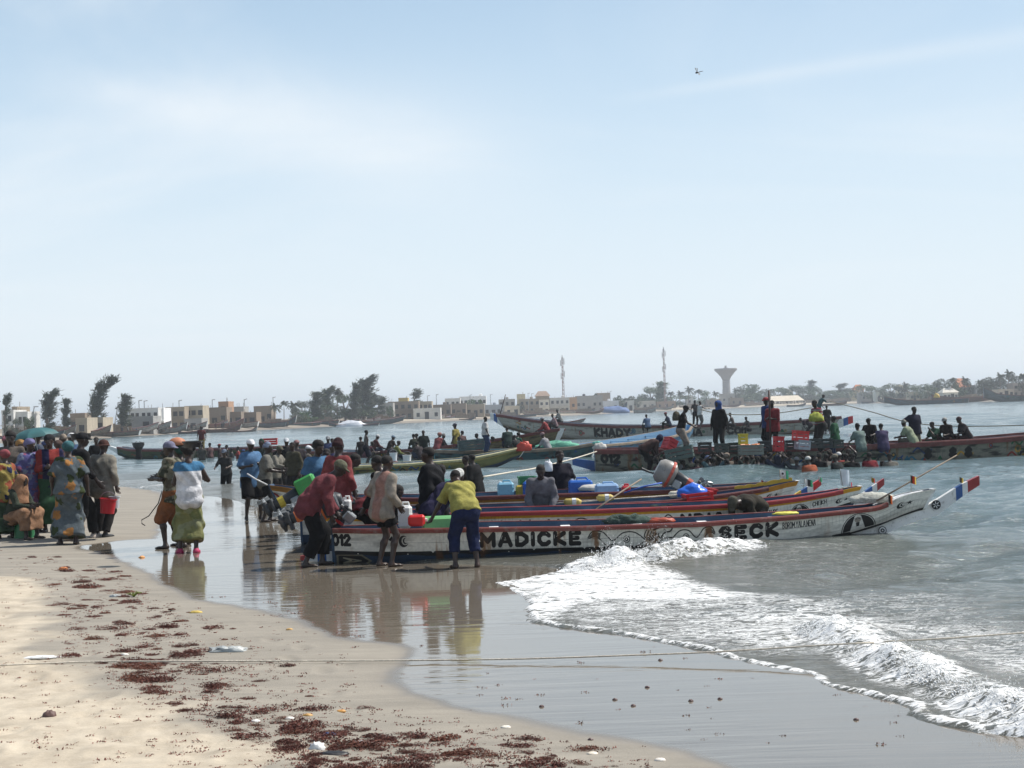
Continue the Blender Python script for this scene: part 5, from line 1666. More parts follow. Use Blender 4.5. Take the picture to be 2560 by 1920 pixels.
BF3=mid_boat('narrow olive and yellow boat with a blue underside, low in the water',a,b_,[(0,.5,-.2,.42),(.15,.85,-.3,.34),(.5,.95,-.3,.33),(.75,.75,-.25,.40),(.9,.45,.0,.58),(1,.18,.35,.75)],m_,paint((.42,.38,.2),dirt=.3),GREYIN,thwarts=7,railh=.08)
a,b_=(300,1135,87),(780,1125,84)
m_=printed('hull_print_far',blen(a,b_),.8,83,base=(.26,.32,.20),bottom=(.35,(.07,.18,.13)),blobs=10,rust=.6,grime=.5)
BF1=mid_boat('green and ochre boat with a turned up white prow beyond the crowd',a,b_,[(0,.3,.25,.78),(.08,.7,-.1,.60),(.3,1.1,-.3,.52),(.8,1.1,-.3,.5),(1,.4,-.1,.6)],m_,MAROON,GREYIN,thwarts=5)
BF1.beak([(-.5,.0,.4),(0,.25,.62),(.4,.5,.76),(.8,.72,.90)],[WHITEP,WHITEP,WHITEP],width=.18,end=-1)
# ================================================================== SMALL CRAFT AND BEACHED BOATS ALONG THE FAR SHORE
far_mats=[printed('hull_print_far%d'%i,10,1.0,90+i,base=bs,blobs=10,rust=.5,grime=.6,W=512) for i,bs in enumerate(
    [(.50,.46,.40),(.33,.36,.36),(.42,.30,.24),(.60,.59,.56),(.26,.33,.36)])]
def far_boat(label,px0,px1,D,h=.9,z0=-.1,skew=0.0,mat=0,bow=1,rail=MAROON,group=None,hb=.9,rise=.7):
    y=1050
    A,B=rowp(px0,y,D),rowp(px1,y,D+skew)
    if bow>0:st=[(0,hb*.5,z0,z0+h),(.2,hb,z0-.1,z0+h*.85),(.6,hb,z0-.1,z0+h*.85),(.85,hb*.6,z0+.1,z0+h*1.15),(1,.12,z0+h*.7,z0+h+rise)]
    else:st=[(1,hb*.5,z0,z0+h),(.8,hb,z0-.1,z0+h*.85),(.4,hb,z0-.1,z0+h*.85),(.15,hb*.6,z0+.1,z0+h*1.15),(0,.12,z0+h*.7,z0+h+rise)][::-1]
    return Boat('boat',label,A,B,st,far_mats[mat],rail,GREYIN,cat='boat',group=group,n=16,planks=1,thwarts=2,thick=.08,railh=.12,railw=.14)
far_boat('grey boat afloat off the far beach with a white bundle amidships',822,945,315,h=.55,mat=4,bow=-1)
far_boat('long grey boat moored close behind the one with the white bundle',800,1008,345,h=1.2,mat=1,skew=10)
far_boat('row boat with diagonal pale stripes at the far beach',1022,1110,395,h=1.3,mat=3,skew=6)
far_boat('dark boat nosing against the striped one at the far beach',1085,1145,398,h=1.5,mat=1,skew=14)
far_boat('tiny grey boat alone on the water near the far beach, left of the tall pole',1148,1185,400,h=.6,mat=1)
far_boat('white lettered boat with upturned ends afloat before the houses',1368,1459,200,h=.55,mat=3,bow=1,rise=.3,hb=.7)
far_boat('low grey barge moored left of the blue covered boat',1425,1487,500,h=1.7,mat=1)
far_boat('dark blue boat with a raised bow under a blue cover',1500,1568,520,h=2.2,mat=4,rise=2.2)
far_boat('grey boat with a small white cabin by the far beach',1585,1640,470,h=1.4,mat=3)
far_boat('small boat low on the water just right of the white cabin boat',1640,1680,600,h=1.2,mat=1)
far_boat('low dark boat lying off the long thatched shelter',1968,2015,560,h=.9,mat=1)
far_boat('dark boat drawn up left of the seated pair of standing men',2040,2118,520,h=1.1,mat=2)
far_boat('small grey boat at the water line in front of the cream wall',2155,2195,640,h=1.0,mat=1)
far_boat('long dark green boat with a sharp bow moored on the right',2212,2420,395,h=1.5,mat=4,bow=-1,rise=1.2,hb=1.5)
far_boat('dark boat with a yellow heap moored behind the long green one',2330,2480,430,h=2.0,mat=2,bow=-1,rise=.8)
far_boat('big dark boat with a high bow cut by the right edge',2462,2680,385,h=2.0,mat=1,bow=-1,rise=2.2,hb=1.6)
far_boat('flat grey boat with people aboard off the far beach on the left',446,505,262,h=.6,mat=1)
far_boat('brown boat with people aboard, right of the flat grey one',508,600,268,h=.9,mat=2)
far_boat('thin pale skiff right of the brown boat',575,640,262,h=.4,mat=3)
rs=np.random.RandomState(12)
beached=[(60,8),(120,10),(190,9),(215,12),(265,9),(315,10),(345,16),(400,8),(455,11),(500,14),(545,9),(590,12),(640,10),(690,13),(735,9),(790,14),(850,11),(905,9),(965,13),
           (1290,12),(1340,9),(1400,14),(1470,10),(1660,12),(1740,10),(1830,12),(1890,9),(2090,14),(2230,12),(2290,10)]
for i,(px,back) in enumerate(beached):
    p=farpt(px,back+rs.uniform(-1,3));sc=3555/p.y;half=rs.uniform(4.0,6.5)*sc
    b_=far_boat('weathered boat hauled up on the far beach among others',px-half,px+half,p.y,h=rs.uniform(.8,1.2),z0=p.z-.05,skew=rs.uniform(-2,9),mat=int(rs.randint(5)),bow=-1 if rs.rand()<.35 else 1,group='boats hauled up along the far beach',rise=rs.uniform(.5,1.3))
# ================================================================== PROPS
def outboard(D,top_px,prop_px,label,cowl=(.03,.035,.04),band=None,size=1.0,cowl_green=False):
    """tilted-up outboard: cowling at top_px, propeller at prop_px"""
    a,b=P(top_px[0],top_px[1],D),P(prop_px[0],prop_px[1],D-.1)
    d=(b-a);Ln=d.length;d.normalize()
    e=empty('outboard_motor',a,label,'outboard motor')
    side=Vector((0,1,0));n=d.cross(side).normalized()           # n: up-ish normal of the leg
    if n.z<0:n=-n
    M=Matrix((d,side,n)).transposed()                      # local x along leg
    dk=paint(cowl,rough=.4,var=.2,dirt=.3)
    leg=paint((.035,.04,.045),rough=.45,dirt=.3,key='motorleg')
    lt=paint((.30,.32,.33),rough=.35,metal=.3,key='motorlight',dirt=.2)
    s=size
    m=MB()
    if cowl_green:
        m.box(M@Vector((-.10,0,0)),(.34*s,.26*s,.42*s),M,bev=.03)
        m.build('motor_cover',cowl_green,e)
    else:
        m.lathe([(.02,-.26),(.12,-.25),(.165,-.18),(.18,-.05),(.17,.05),(.12,.10),(.05,.11)],M@Vector((-.02,0,0))*s,14,M@Matrix.Rotation(math.pi/2,3,'Y'),sx=1.15*s,sy=.85*s)
        m.build('cowling',dk,e,smooth=True,angle=40)
        m=MB();m.lathe([(.186,-.02),(.19,.0),(.188,.03)],M@Vector((-.02,0,0))*s,14,M@Matrix.Rotation(math.pi/2,3,'Y'),sx=1.15*s,sy=.85*s)
        m.build('cowling_band',band or REDP,e)
    m=MB();m.tube([M@Vector((.05,0,0)),M@Vector((Ln*.5,0,0)),M@Vector((Ln*.86,0,0))],[.085*s,.06*s,.05*s],10,flat=1.5);m.build('leg',leg,e,smooth=True)
    if band:
        m=MB();m.tube([M@Vector((Ln*.46,0,0)),M@Vector((Ln*.60,0,0))],[.068*s,.063*s],10,flat=1.5);m.build('leg_band',band,e)
    m=MB();m.box(M@Vector((Ln*.74,0,-.02)),(.05,.16*s,.30*s),M,bev=.01);m.build('anti_ventilation_plate',leg,e)
    m=MB();m.tube([M@Vector((Ln*.90,0,-.16*s)),M@Vector((Ln*.90,0,-.05)),M@Vector((Ln*.90,0,.12*s))],[.02*s,.055*s,.045*s],10);m.build('gearcase',leg,e,smooth=True)
    m=MB();m.add([M@Vector(v) for v in ((Ln*.88,-.01,-.05),(Ln*1.02,-.008,.02),(Ln*.9,.01,.10),(Ln*.88,.012,-.05))],[(0,1,2),(0,2,3),(1,3,2),(0,3,1)]);m.build('skeg',leg,e)
    m=MB()
    for k in range(3):
        an=k*2.094+.4
        c_=M@Vector((Ln*.90,0,.15*s))
        v=[Vector((0,0,0)),Vector((.06,.015,.03)),Vector((.12,.0,.04)),Vector((.13,0,-.02)),Vector((.07,-.015,-.03))]
        Rk=Matrix.Rotation(an,3,'Z')
        q=[c_+M@(Rk@x)*s for x in v];q2=[x+M@Vector((0,0,.012)) for x in q]
        m.add(q+q2,[(0,1,2),(0,2,3),(0,3,4),(7,6,5),(8,7,5),(9,8,5),(0,4,9,5),(4,3,8,9),(3,2,7,8),(2,1,6,7),(1,0,5,6)])
    m.tube([M@Vector((Ln*.90,0,.10*s)),M@Vector((Ln*.90,0,.19*s))],[.04*s,.02*s],8)
    m.build('propeller',lt,e)
    m=MB();m.box(M@Vector((.16,0,-.10)),(.16,.2,.16),M,bev=.02);m.build('clamp_bracket',lt,e)
    m=MB();m.tube([M@Vector((.0,.05,-.05)),M@Vector((-.35,.07,-.12)),M@Vector((-.5,.08,-.13))],[.022,.018,.024],8);m.build('tiller',leg,e)
    return e
def jerrycan(p,label,size=(.30,.18,.36),col=(.03,.10,.42),rz=0.0,cap=(.7,.7,.7),lie=False,trans=False):
    e=empty('jerrycan',p,label,'jerrycan',None,rz)
    w,d,h=size
    m=MB();mt=paint(col,rough=.35,var=.10,scale=4,bump=.05,dirt=.1)
    if lie:
        m.box((0,0,d/2),(w,h,d),bev=.03);m.build('can_body',mt,e,smooth=True,angle=35)
        m=MB();m.tube([(w/2,h*.3,d*.5),(w/2+.03,h*.3,d*.5)],.025,10);m.build('cap',paint(cap),e)
        return e
    m.box((0,0,h*.46),(w,d,h*.92),bev=min(.035,w*.2));m.build('can_body',mt,e,smooth=True,angle=35)
    m=MB();m.tube([(-w*.15,0,h*.9),(-w*.15,0,h*1.04),(w*.25,0,h*1.04),(w*.32,0,h*.9)],.016,8);m.build('handle',mt,e)
    m=MB();m.tube([(-w*.34,0,h*.9),(-w*.34,0,h*1.0)],.026,10);m.build('cap',paint(cap),e)
    for k in (.3,.6):
        m=MB();m.box((0,0,h*.92*k),(w*1.015,d*1.02,.012));m.build('moulded_band',mt,e)
    return e
def crate(p,label,size=(.6,.4,.3),col=(.05,.06,.05),rz=0.0,tilt=(0,0),fill=None,fish=False,cat='crate',slats=4):
    e=empty('crate',p,label,cat,None,rz);e.rotation_euler=(tilt[0],tilt[1],rz)
    w,d,h=size;mt=paint(col,rough=.55,var=.2,scale=5,dirt=.2);t=.018
    m=MB();m.box((0,0,t/2),(w*.94,d*.94,t));m.build('base',mt,e)
    for sx in (-1,1):
        for sy in (-1,1):
            m=MB();m.box((sx*(w/2-.02),sy*(d/2-.02),h/2),(.04,.04,h));m.build('corner_post',mt,e)
    for k in range(slats):
        z=(k+.5)*h/slats;hh=h/slats*.74
        m=MB()
        for sy in (-1,1):m.box((0,sy*(d/2-.008),z),(w-.05,.014,hh))
        for sx in (-1,1):m.box((sx*(w/2-.008),0,z),(.014,d-.05,hh))
        m.build('slat',mt,e)
    m=MB()
    for sy in (-1,1):m.box((0,sy*d/2,h-.015),(w+.03,.03,.03))
    for sx in (-1,1):m.box((sx*w/2,0,h-.015),(.03,d-.031,.03))
    m.build('rim',mt,e)
    if fill:
        m=MB()
        rs_=np.random.RandomState(int(abs(p[0]*100))%1000)
        for k in range(14):
            m.box((rs_.uniform(-w*.36,w*.36),rs_.uniform(-d*.34,d*.34),h*.86+rs_.uniform(0,.05)),(.16,.06,.05),Matrix.Rotation(rs_.uniform(0,3),3,'Z'),bev=.015)
        m.build('load_of_fish',paint(fill,rough=.4),e)
    return e
def bucket(p,label,r=.14,h=.26,col=(.5,.03,.03),rz=0,lid=False,name='bucket',cat='bucket',tilt=0.0,handle=True,flare=1.18):
    e=empty(name,p,label,cat,None,rz);e.rotation_euler=(0,tilt,rz)
    mt=paint(col,rough=.35,var=.1,dirt=.08)
    m=MB();m.lathe([(r*.2,.0),(r,.0),(r*flare,h),(r*flare+.012,h),(r*flare+.012,h-.02),(r*flare-.006,h-.03),(r*.96,.012),(r*.2,.012)],n=20);m.build('bucket_wall',mt,e,smooth=True,angle=40)
    if handle:
        m=MB();m.tube([(r*flare*math.cos(a),0,h+r*1.0*math.sin(a)) for a in np.linspace(0,math.pi,9)],.006,6);m.build('handle',STEEL,e)
    return e
def tube_thing(name,pts,r,mat,label,cat,n=6,group=None,taper=None):
    m=MB();rr=[r]*len(pts) if taper is None else [r+(taper-r)*i/(len(pts)-1) for i in range(len(pts))]
    m.tube(pts,rr,n);o=m.build(name,mat,None,smooth=True)
    return tag(o,label,cat,group)
def rope_pts(px,D0=None,z=None,n=8):
    """px: list of (x, y, z or D) -> smooth points"""
    return px
def flag(p,label,cols,h=.22,fw=.16,fh=.11,lean=0.0,pole=STEEL,tri=False,portrait=False):
    e=empty('flag',p,label,'flag')
    m=MB();m.tube([(0,0,0),(lean*h,0,h)],.004,6);m.build('flag_pole',WOODGREY,e)
    n=len(cols)
    for i,c_ in enumerate(cols):
        m=MB();vs=[];K_=5
        for k in range(K_+1):
            u=(i+k/K_)/n;x=u*fw+lean*h;yy=.018*math.sin(u*7);dz=-.03*u
            f=(1-u) if tri else 1
            vs+=[(x,yy,h-.005+dz-(fh*.5*(1-f))),(x,yy,h-fh*(1 if not tri else 1)+dz+(fh*.5*(1-f)))]
        o_=len(vs);vs+=[(x,y+.002,z) for x,y,z in vs]
        fs=[(2*k,2*k+1,2*k+3,2*k+2) for k in range(K_)]+[(o_+2*k+2,o_+2*k+3,o_+2*k+1,o_+2*k) for k in range(K_)]
        m.add(vs,fs);m.build('cloth_stripe',paint(c_,rough=.9),e)
    if portrait:
        m=MB();m.lathe([(.001,0),(fh*.3,.0),(fh*.3,.003),(.001,.003)],(fw*.3,-.02,h-fh*.5),12,Matrix.Rotation(math.pi/2,3,'X'));m.build('printed_disc',WHITEP,e)
        m=MB();m.lathe([(.001,0),(fh*.14,.0),(fh*.14,.003),(.001,.003)],(fw*.3,-.026,h-fh*.5),10,Matrix.Rotation(math.pi/2,3,'X'));m.build('printed_face',BLACK,e)
    return e
def lump(name,c_,r,mat,label,cat,seed=0,h=.012,amp=.25,kind=None,parent=None,squash=(1,1,.6),freq=3.0):
    """crumpled or heaped thing: a displaced dome"""
    n,k=22,12;rs_=np.random.RandomState(seed)
    T,Ph=np.meshgrid(np.linspace(0,2*math.pi,n,endpoint=False),np.linspace(0,math.pi*.98,k),indexing='ij')
    x=np.sin(Ph)*np.cos(T);y=np.sin(Ph)*np.sin(T);z=np.cos(Ph)
    d=1+amp*2*(fbm(x*freq+z*2+seed,y*freq-z*2+seed*1.7,4,seed)-.5)+amp*.8*np.abs(np.sin(x*7+seed)*np.sin(y*6+z*5))
    z=np.maximum(z*d,-.35)
    v=np.stack([x*d*r*squash[0],y*d*r*squash[1],z*r*squash[2]],-1).reshape(-1,3)
    q=[]
    for i in range(n):
        for j in range(k-1):
            a=i*k+j;b2=((i+1)%n)*k+j;q.append((a,a+1,b2+1,b2))
    me=mesh_np(name,v,np.array(q));o=link(name,me,parent,mat);o.location=c_
    return tag(o,label,cat,None,kind) if parent is None else o
# ---------------------------------------------------------------- motors at the sterns
outboard(21.2,(800,1268),(697,1310),'dark outboard motor tilted up at the stern of the nearest boat, orange leg band',band=paint((.65,.16,.04),rough=.5),size=.95)
outboard(22.6,(815,1262),(727,1286),'black outboard motor tilted up between the first and third sterns',band=None,size=.85)
outboard(24.0,(757,1228),(658,1278),'outboard motor under a green box cover with a yellow leg band',band=paint((.55,.42,.05)),size=1.0,cowl_green=paint((.05,.32,.07),rough=.4,dirt=.2))
outboard(20.7,(845,1300),(872,1268),'small outboard lying in the stern beside the bending man',size=.5)
outboard(25.4,(1676,1188),(1762,1232),'weathered grey outboard motor with a red flash on its cowling, lying in the fourth boat',cowl=(.26,.25,.23),band=paint((.45,.08,.05)),size=1.15)
# ---------------------------------------------------------------- load in the four boats
def on(boatpx,py,D):return P(boatpx,py,D)
jerrycan(on(1042,1315,20.35),'flat red fuel can lying by the rail of the nearest boat',(.24,.16,.15),(.60,.015,.015),lie=True)
jerrycan(on(1095,1322,20.6),'pale green plastic can lying behind the man in yellow',(.46,.18,.30),(.16,.42,.17),lie=True,rz=.1)
jerrycan(on(1014,1320,20.9),'white plastic can standing behind the man with the cream shawl',(.20,.2,.36),(.72,.72,.70))
jerrycan(on(870,1312,20.75),'tall white canister behind the bending man in the red hooded top',(.11,.16,.40),(.74,.74,.72))
jerrycan(on(1265,1240,25.8),'pale blue water can with a white lid in the fourth boat',(.30,.24,.27),(.20,.42,.55),cap=(.8,.8,.8))
jerrycan(on(1306,1240,25.8),'squat yellow can under the green crate',(.24,.2,.12),(.45,.33,.05),lie=True)
jerrycan(on(1341,1240,25.75),'royal blue drum shaped can, largest of the cans in the fourth boat',(.48,.34,.29),(.015,.10,.42),lie=False)
jerrycan(on(1452,1240,26.2),'second royal blue can behind the bundle of white foam',(.44,.3,.32),(.02,.12,.45))
jerrycan(on(1517,1236,25.6),'translucent pale blue can lying beside the blue ones',(.42,.25,.21),(.28,.44,.66),lie=False)
jerrycan(on(1565,1234,25.6),'small red can behind the blue string in the fourth boat',(.16,.16,.16),(.45,.02,.03))
crate(on(1318,1221,26.0),'green slatted crate standing on the yellow can',(.30,.28,.22),(.03,.20,.07),rz=.1)
crate(on(1745,1256,23.9),'bright red crate propped on the rail of the third boat',(.46,.34,.17),(.50,.015,.02),rz=.15,tilt=(0,-.08),slats=3)
crate(on(1768,1241,24.3),'smaller red crate stacked behind the bright red one',(.24,.2,.14),(.5,.02,.02),rz=.5,tilt=(.1,.1),slats=2)
BTARP=paint((.02,.12,.55),rough=.3,var=.2,key='bluetarp')
lump('tarpaulin',on(1732,1234,24.1),.20,BTARP,'bright blue plastic sheet bundled behind the red crates','tarpaulin',5,squash=(1.1,.8,.7),amp=.4)
lump('foam_block',on(1478,1222,26.0),.16,paint((.5,.48,.44),rough=.8),'grey white foam block lying on the blue cans','foam block',9,squash=(1.4,.7,.5),amp=.15)
for i,(px,py,D,lb) in enumerate([(1430,1256,24.2,'yellow and white net float bundle on a pole, left one'),(1512,1246,24.3,'yellow and white plastic wrapped bundle in the middle of the third boat'),(1692,1237,24.6,'white wrapped float bundle nearest the outboard')]):
    e=empty('float_bundle',on(px,py,D),lb,'float')
    m=MB();m.tube([(-.14,0,0),(-.1,0,.01),(.1,0,.01),(.16,0,0)],[.03,.06,.06,.03],10);m.build('bundle',paint((.55,.42,.12) if i<2 else (.6,.56,.45),rough=.6,dirt=.3),e,smooth=True)
    m=MB();m.tube([(.0,0,.01),(.07,0,.01)],.066,10);m.build('white_wrap',WHITEP,e)
tube_thing('bamboo_pole',[P(1340,1262,24.3),P(1530,1248,24.3),P(1760,1233,24.4)],.012,ROPE,'bamboo pole lying along the third boat under the floats','pole')
tube_thing('wooden_pole',[P(1490,1273,22.6),P(1560,1225,23.6),P(1603,1198,24.4)],.014,WOODGREY,'thin wooden pole leaning up from the second boat towards the outboard','pole')
tube_thing('steering_pole',[P(1560,1232,25),P(1610,1216,25),P(1655,1207,25.1)],.016,paint((.03,.10,.40)),'blue painted pole beside the grey outboard','pole')
tube_thing('punt_pole',[P(2192,1252,20.75),P(2290,1196,21.1),P(2392,1138,21.5)],.0135,WOODGREY,'long punt pole slanting up out of the bow of the nearest boat','pole',taper=.010)
NETG=paint((.05,.08,.065),rough=.9,var=.4,scale=20,bump=1.0,bscale=80,key='darknet')
lump('fishing_net',on(1570,1303,20.75),.20,NETG,'dark green net heaped inside the nearest boat before the orange cloth','fishing net',3,squash=(1.5,.7,.42),amp=.5,freq=5)
lump('fishing_net',on(1655,1264,23.6),.17,NETG,'flat dark net lying on the second boat below the red crate','fishing net',4,squash=(1.6,.6,.25),amp=.5,freq=5)
lump('oilskin',on(1650,1303,20.7),.14,paint((.32,.05,.02),rough=.5,var=.3),'orange red oilskin dropped over the far rail amidships','oilskin',6,squash=(1.5,.6,.35),amp=.3)
lump('fishing_net',on(2180,1250,20.95),.20,paint((.50,.50,.44),rough=.9,var=.3,scale=30,bump=1.0,bscale=90),'pale folded net piled by the foredeck of the nearest boat','fishing net',8,squash=(1.4,.7,.55),amp=.3)
lump('yellow_cloth',on(1965,1284,20.7),.10,paint((.6,.55,.08)),'small yellow rag inside the nearest boat under the lettering','rag',9,squash=(1.8,.6,.3))
# flags on the bows
flag(P(1950,1203,24.3),'flag with a black and white print and a green edge, at the yellow trimmed bow',[(.7,.68,.6),(.62,.6,.55),(.03,.28,.14)],h=.20,fw=.15,fh=.145,portrait=True)
flag(P(1906,1222,25.9),'small black and red pennant left of the red and white one',[(.5,.02,.03),(.02,.02,.02)],h=.17,fw=.05,fh=.12,lean=-.1)
flag(P(1918,1224,24.5),'red and white striped pennant at the end of the maroon rail',[(.55,.02,.03),(.75,.75,.75),(.55,.02,.03)],h=.13,fw=.10,fh=.10,lean=.1)
flag(P(2008,1222,23.9),'black, white and green flag leaning over the beak of the third boat',[(.75,.74,.7),(.04,.04,.04),(.03,.25,.12)],h=.17,fw=.13,fh=.12,lean=.2)
flag(P(2050,1208,24.0),'green topped white pennant on the beak of the third boat',[(.75,.75,.75),(.03,.3,.12)],h=.12,fw=.06,fh=.08,lean=-.2)
flag(P(2108,1224,22.9),'tall white flag at the bow of the second boat',[(.74,.78,.80),(.72,.76,.80),(.70,.75,.80)],h=.34,fw=.15,fh=.26,lean=-.12)
flag(P(2120,1222,22.9),'small blue, white and red pennant beside the tall white flag',[(.04,.06,.3),(.75,.75,.75),(.5,.02,.05)],h=.13,fw=.07,fh=.08)
flag(P(2182,1209,22.95),'yellow and red pennant on the beak of the second boat',[(.6,.42,.04),(.5,.06,.03)],h=.11,fw=.06,fh=.08,lean=-.2)
flag(P(2278,1228,21.0),'black, red and yellow flag standing on the foredeck of the nearest boat',[(.03,.03,.03),(.45,.05,.02),(.6,.4,.05)],h=.24,fw=.08,fh=.12)
flag(P(2224,1262,20.7),'small orange rag flag hanging at the end of the red rail',[(.02,.02,.02),(.6,.12,.02)],h=.16,fw=.06,fh=.13,lean=-.1)
flag(P(2404,1208,21.0),'black and yellow pennant near the tip of the nearest beak',[(.03,.03,.03),(.55,.38,.05)],h=.10,fw=.06,fh=.08,lean=-.3)
# ---------------------------------------------------------------- ropes
def gz(px,py,z):g=G(px,py,z);return (g.x,g.y,g.z)
pts=[]
for px,py,h in [(-500,1676,.035),(-120,1665,.03),(0,1663,.02),(120,1658,.02),(240,1654,.018),(480,1653,.018),(700,1652,.02),(1000,1651,.022),(1300,1647,.03),(1574,1638,.05),(1760,1631,.07),(1900,1623,.09),(2040,1614,.12),(2159,1607,.14)]:
    g=ground(px,py);zz=max(g.z,0)+h;pts.append(gz(px,py,zz))
def smooth(pts,n=6):
    out=[];P_=[Vector(p) for p in pts];P_=[P_[0]]+P_+[P_[-1]]
    for i in range(1,len(P_)-2):
        for k in range(n):
            t=k/n;p0,p1,p2,p3=P_[i-1:i+3]
            out.append(.5*(2*p1+(p2-p0)*t+(2*p0-5*p1+4*p2-p3)*t*t+(3*p1-p0-3*p2+p3)*t**3))
    out.append(P_[-1]);return out
pts+=[gz(2190,1606,.09),gz(2222,1603,.10),gz(2346,1597,.12),gz(2560,1582,.14),gz(2800,1565,.16),gz(3100,1545,.2)]
tube_thing('mooring_rope',smooth(pts),.0068,ROPE,'long pale rope stretched across the whole beach in front','rope',n=8)
tube_thing('mooring_rope',smooth([P(1209,1192,33),P(1280,1180,37),P(1341,1170,40),P(1440,1145,46),P(1500,1126,48)]),.022,ROPE,'rope running from the water up to the boat numbered 012','rope')
tube_thing('mooring_rope',smooth([P(1751,1024,88),P(1800,1034,88),P(1870,1037,88),P(1950,1032,88),P(2030,1019,88)]),.03,ROPEDARK,'sagging rope between the figures on the long boat behind','rope')
tube_thing('mooring_rope',smooth([P(2075,1003,85),P(2180,1030,75),P(2260,1053,70),P(2369,1065,66),P(2560,1063,62),P(2760,1050,58)]),.025,ROPEDARK,'long dark rope slanting down across the water to the right edge','rope')
tube_thing('mast',[P(1251,1034,99),P(1258,1008,99),P(1264,986,99)],.05,paint((.10,.07,.06)),'short dark mast leaning at the bow of the long boat behind','mast',taper=.03)
lump('fishing_net',P(1395,1120,59.8),.52,paint((.10,.30,.21),rough=.9,var=.4,scale=3,bump=1.0,bscale=20,key='seanet'),'big heap of sea green netting in the teal boat','fishing net',11,squash=(1.6,.8,.5),amp=.35,freq=5)
lump('cloth_bundle',P(1500,1119,48.2),.15,paint((.45,.44,.41),rough=.9),'white cloth bundle tied on the stern of the 012 boat','bundle',12,squash=(1.4,.8,.9),amp=.35)
lump('cloth_bundle',P(1492,1108,48.6),.11,paint((.12,.35,.30),rough=.9),'turquoise plastic bag behind the white bundle','bundle',13,squash=(1.3,.8,.6),amp=.35)
lump('tarpaulin',P(880,1070,315),2.4,paint((.62,.64,.68)),'white covered heap in the grey boat far off','tarpaulin',14,squash=(1.3,.5,.6),amp=.3)
lump('tarpaulin',P(1536,1030,519),4.6,paint((.10,.16,.32),rough=.8,dirt=.2),'blue cover stretched over the dark boat by the far beach','tarpaulin',15,squash=(1.1,.5,.42),amp=.25)
lump('yellow_heap',P(2342,992,429),.9,YELLOW,'yellow heap on the dark boat at the far right','heap',16,squash=(.9,.5,.9),amp=.5)
# red bib on the olive boat, green crates carried over the water
lump('life_vest',P(1310,1122,53.2),.20,paint((.45,.04,.02),rough=.5),'orange red life vest hanging over the bow of the olive boat','life vest',17,squash=(1.2,.5,1.2),amp=.35)
crate(P(1180,1125,58),'grey green box on the teal boat behind the wader',(1.1,.7,.42),(.06,.09,.09),rz=.1,tilt=(0,-.06))
# the row of crates held above the water beside the long boat
CR=[(1702,1148,43.2,(1.35,.7,.50),(.07,.10,.09),-.2,'large grey green crate carried at a tilt over the water',None,-.18),
 (1762,1129,43.9,(.62,.5,.40),(.035,.03,.03),0,'dark brown crate just right of the large grey green one',None,0),
 (1803,1131,43.9,(.60,.5,.38),(.05,.065,.06),0,'dark crate under the man in the blue hood',None,0),
 (1835,1131,44.1,(.55,.5,.42),(.03,.045,.04),0,'blackish crate left of the yellow can crate',None,0),
 (1877,1137,43.0,(1.15,.6,.42),(.16,.17,.15),.03,'pale grey crate topped with orange fish, widest of the row',(.65,.20,.05),0),
 (1858,1111,43.4,(.42,.4,.45),(.50,.44,.03),0,'yellow crate on top of the wide grey one',None,0),
 (1912,1127,44.2,(.55,.5,.42),(.03,.04,.045),0,'dark crate between the wide grey one and the red one',None,0),
 (1946,1128,43.2,(.44,.4,.62),(.50,.02,.03),.1,'red crate held high by a wader',None,.05),
 (1976,1124,44.0,(.5,.5,.4),(.03,.035,.035),0,'dark crate right of the red one',None,0),
 (2005,1124,43.0,(.62,.5,.40),(.30,.32,.36),.2,'grey lower crate of the tilted pair of crates',None,.12),
 (2000,1102,43.0,(.66,.5,.42),(.55,.03,.03),.2,'big red crate tilted on the grey crate',None,.12),
 (2038,1120,44.0,(.55,.5,.40),(.04,.05,.045),0,'dark green crate under the man in the yellow wrap',None,0),
 (2066,1120,44.1,(.55,.5,.40),(.03,.04,.04),0,'dark crate second from the right end of the row',None,0),
 (2094,1120,44.2,(.5,.5,.36),(.04,.055,.05),0,'dark crate at the right end of the row',None,0),
 (1668,1125,46.0,(.55,.5,.55),(.50,.03,.04),.5,'red tub crate tipped against the stern porter',None,.5)]
for px,py,D,sz,col,rz,lb,fill,tl in CR:
    crate(P(px,py,D),lb,(sz[0]*.62,sz[1]*.7,sz[2]*.72),col,rz=rz,tilt=(0,tl),fill=fill,slats=3)
crate(P(676,1112,66),'red crate carried on a head at the left group in the water',(.64,.45,.30),(.5,.02,.02),rz=.1,slats=3)
bucket(P(346,1118,84),'black tub balanced on the head of a wader by the green boat',r=.30,h=.28,col=(.03,.03,.032),name='tub',cat='tub',handle=False)
bucket(P(1018,1156,58),'white bucket held in the water by the bathers',r=.15,h=.30,col=(.72,.72,.7))
bucket(P(984,1152,57),'second white bucket left of the other one in the water',r=.13,h=.32,col=(.70,.72,.74))
bucket(P(738,1180,40),'white bucket carried by the group on the left',r=.12,h=.24,col=(.7,.7,.7))
# ================================================================== WHO STANDS WHERE
def T(col,pat=None,c2=None,c3=None,scale=1.0,**k):return dict(m=cloth(col,pat,c2,c3,scale),**k)
def S(col,pat=None,c2=None,c3=None,scale=1.0,**k):return dict(k='skirt',m=cloth(col,pat,c2,c3,scale),**k)
Tn=Bt=T
BLK=(.012,.012,.014)
GL='crowd on the sand at the left'
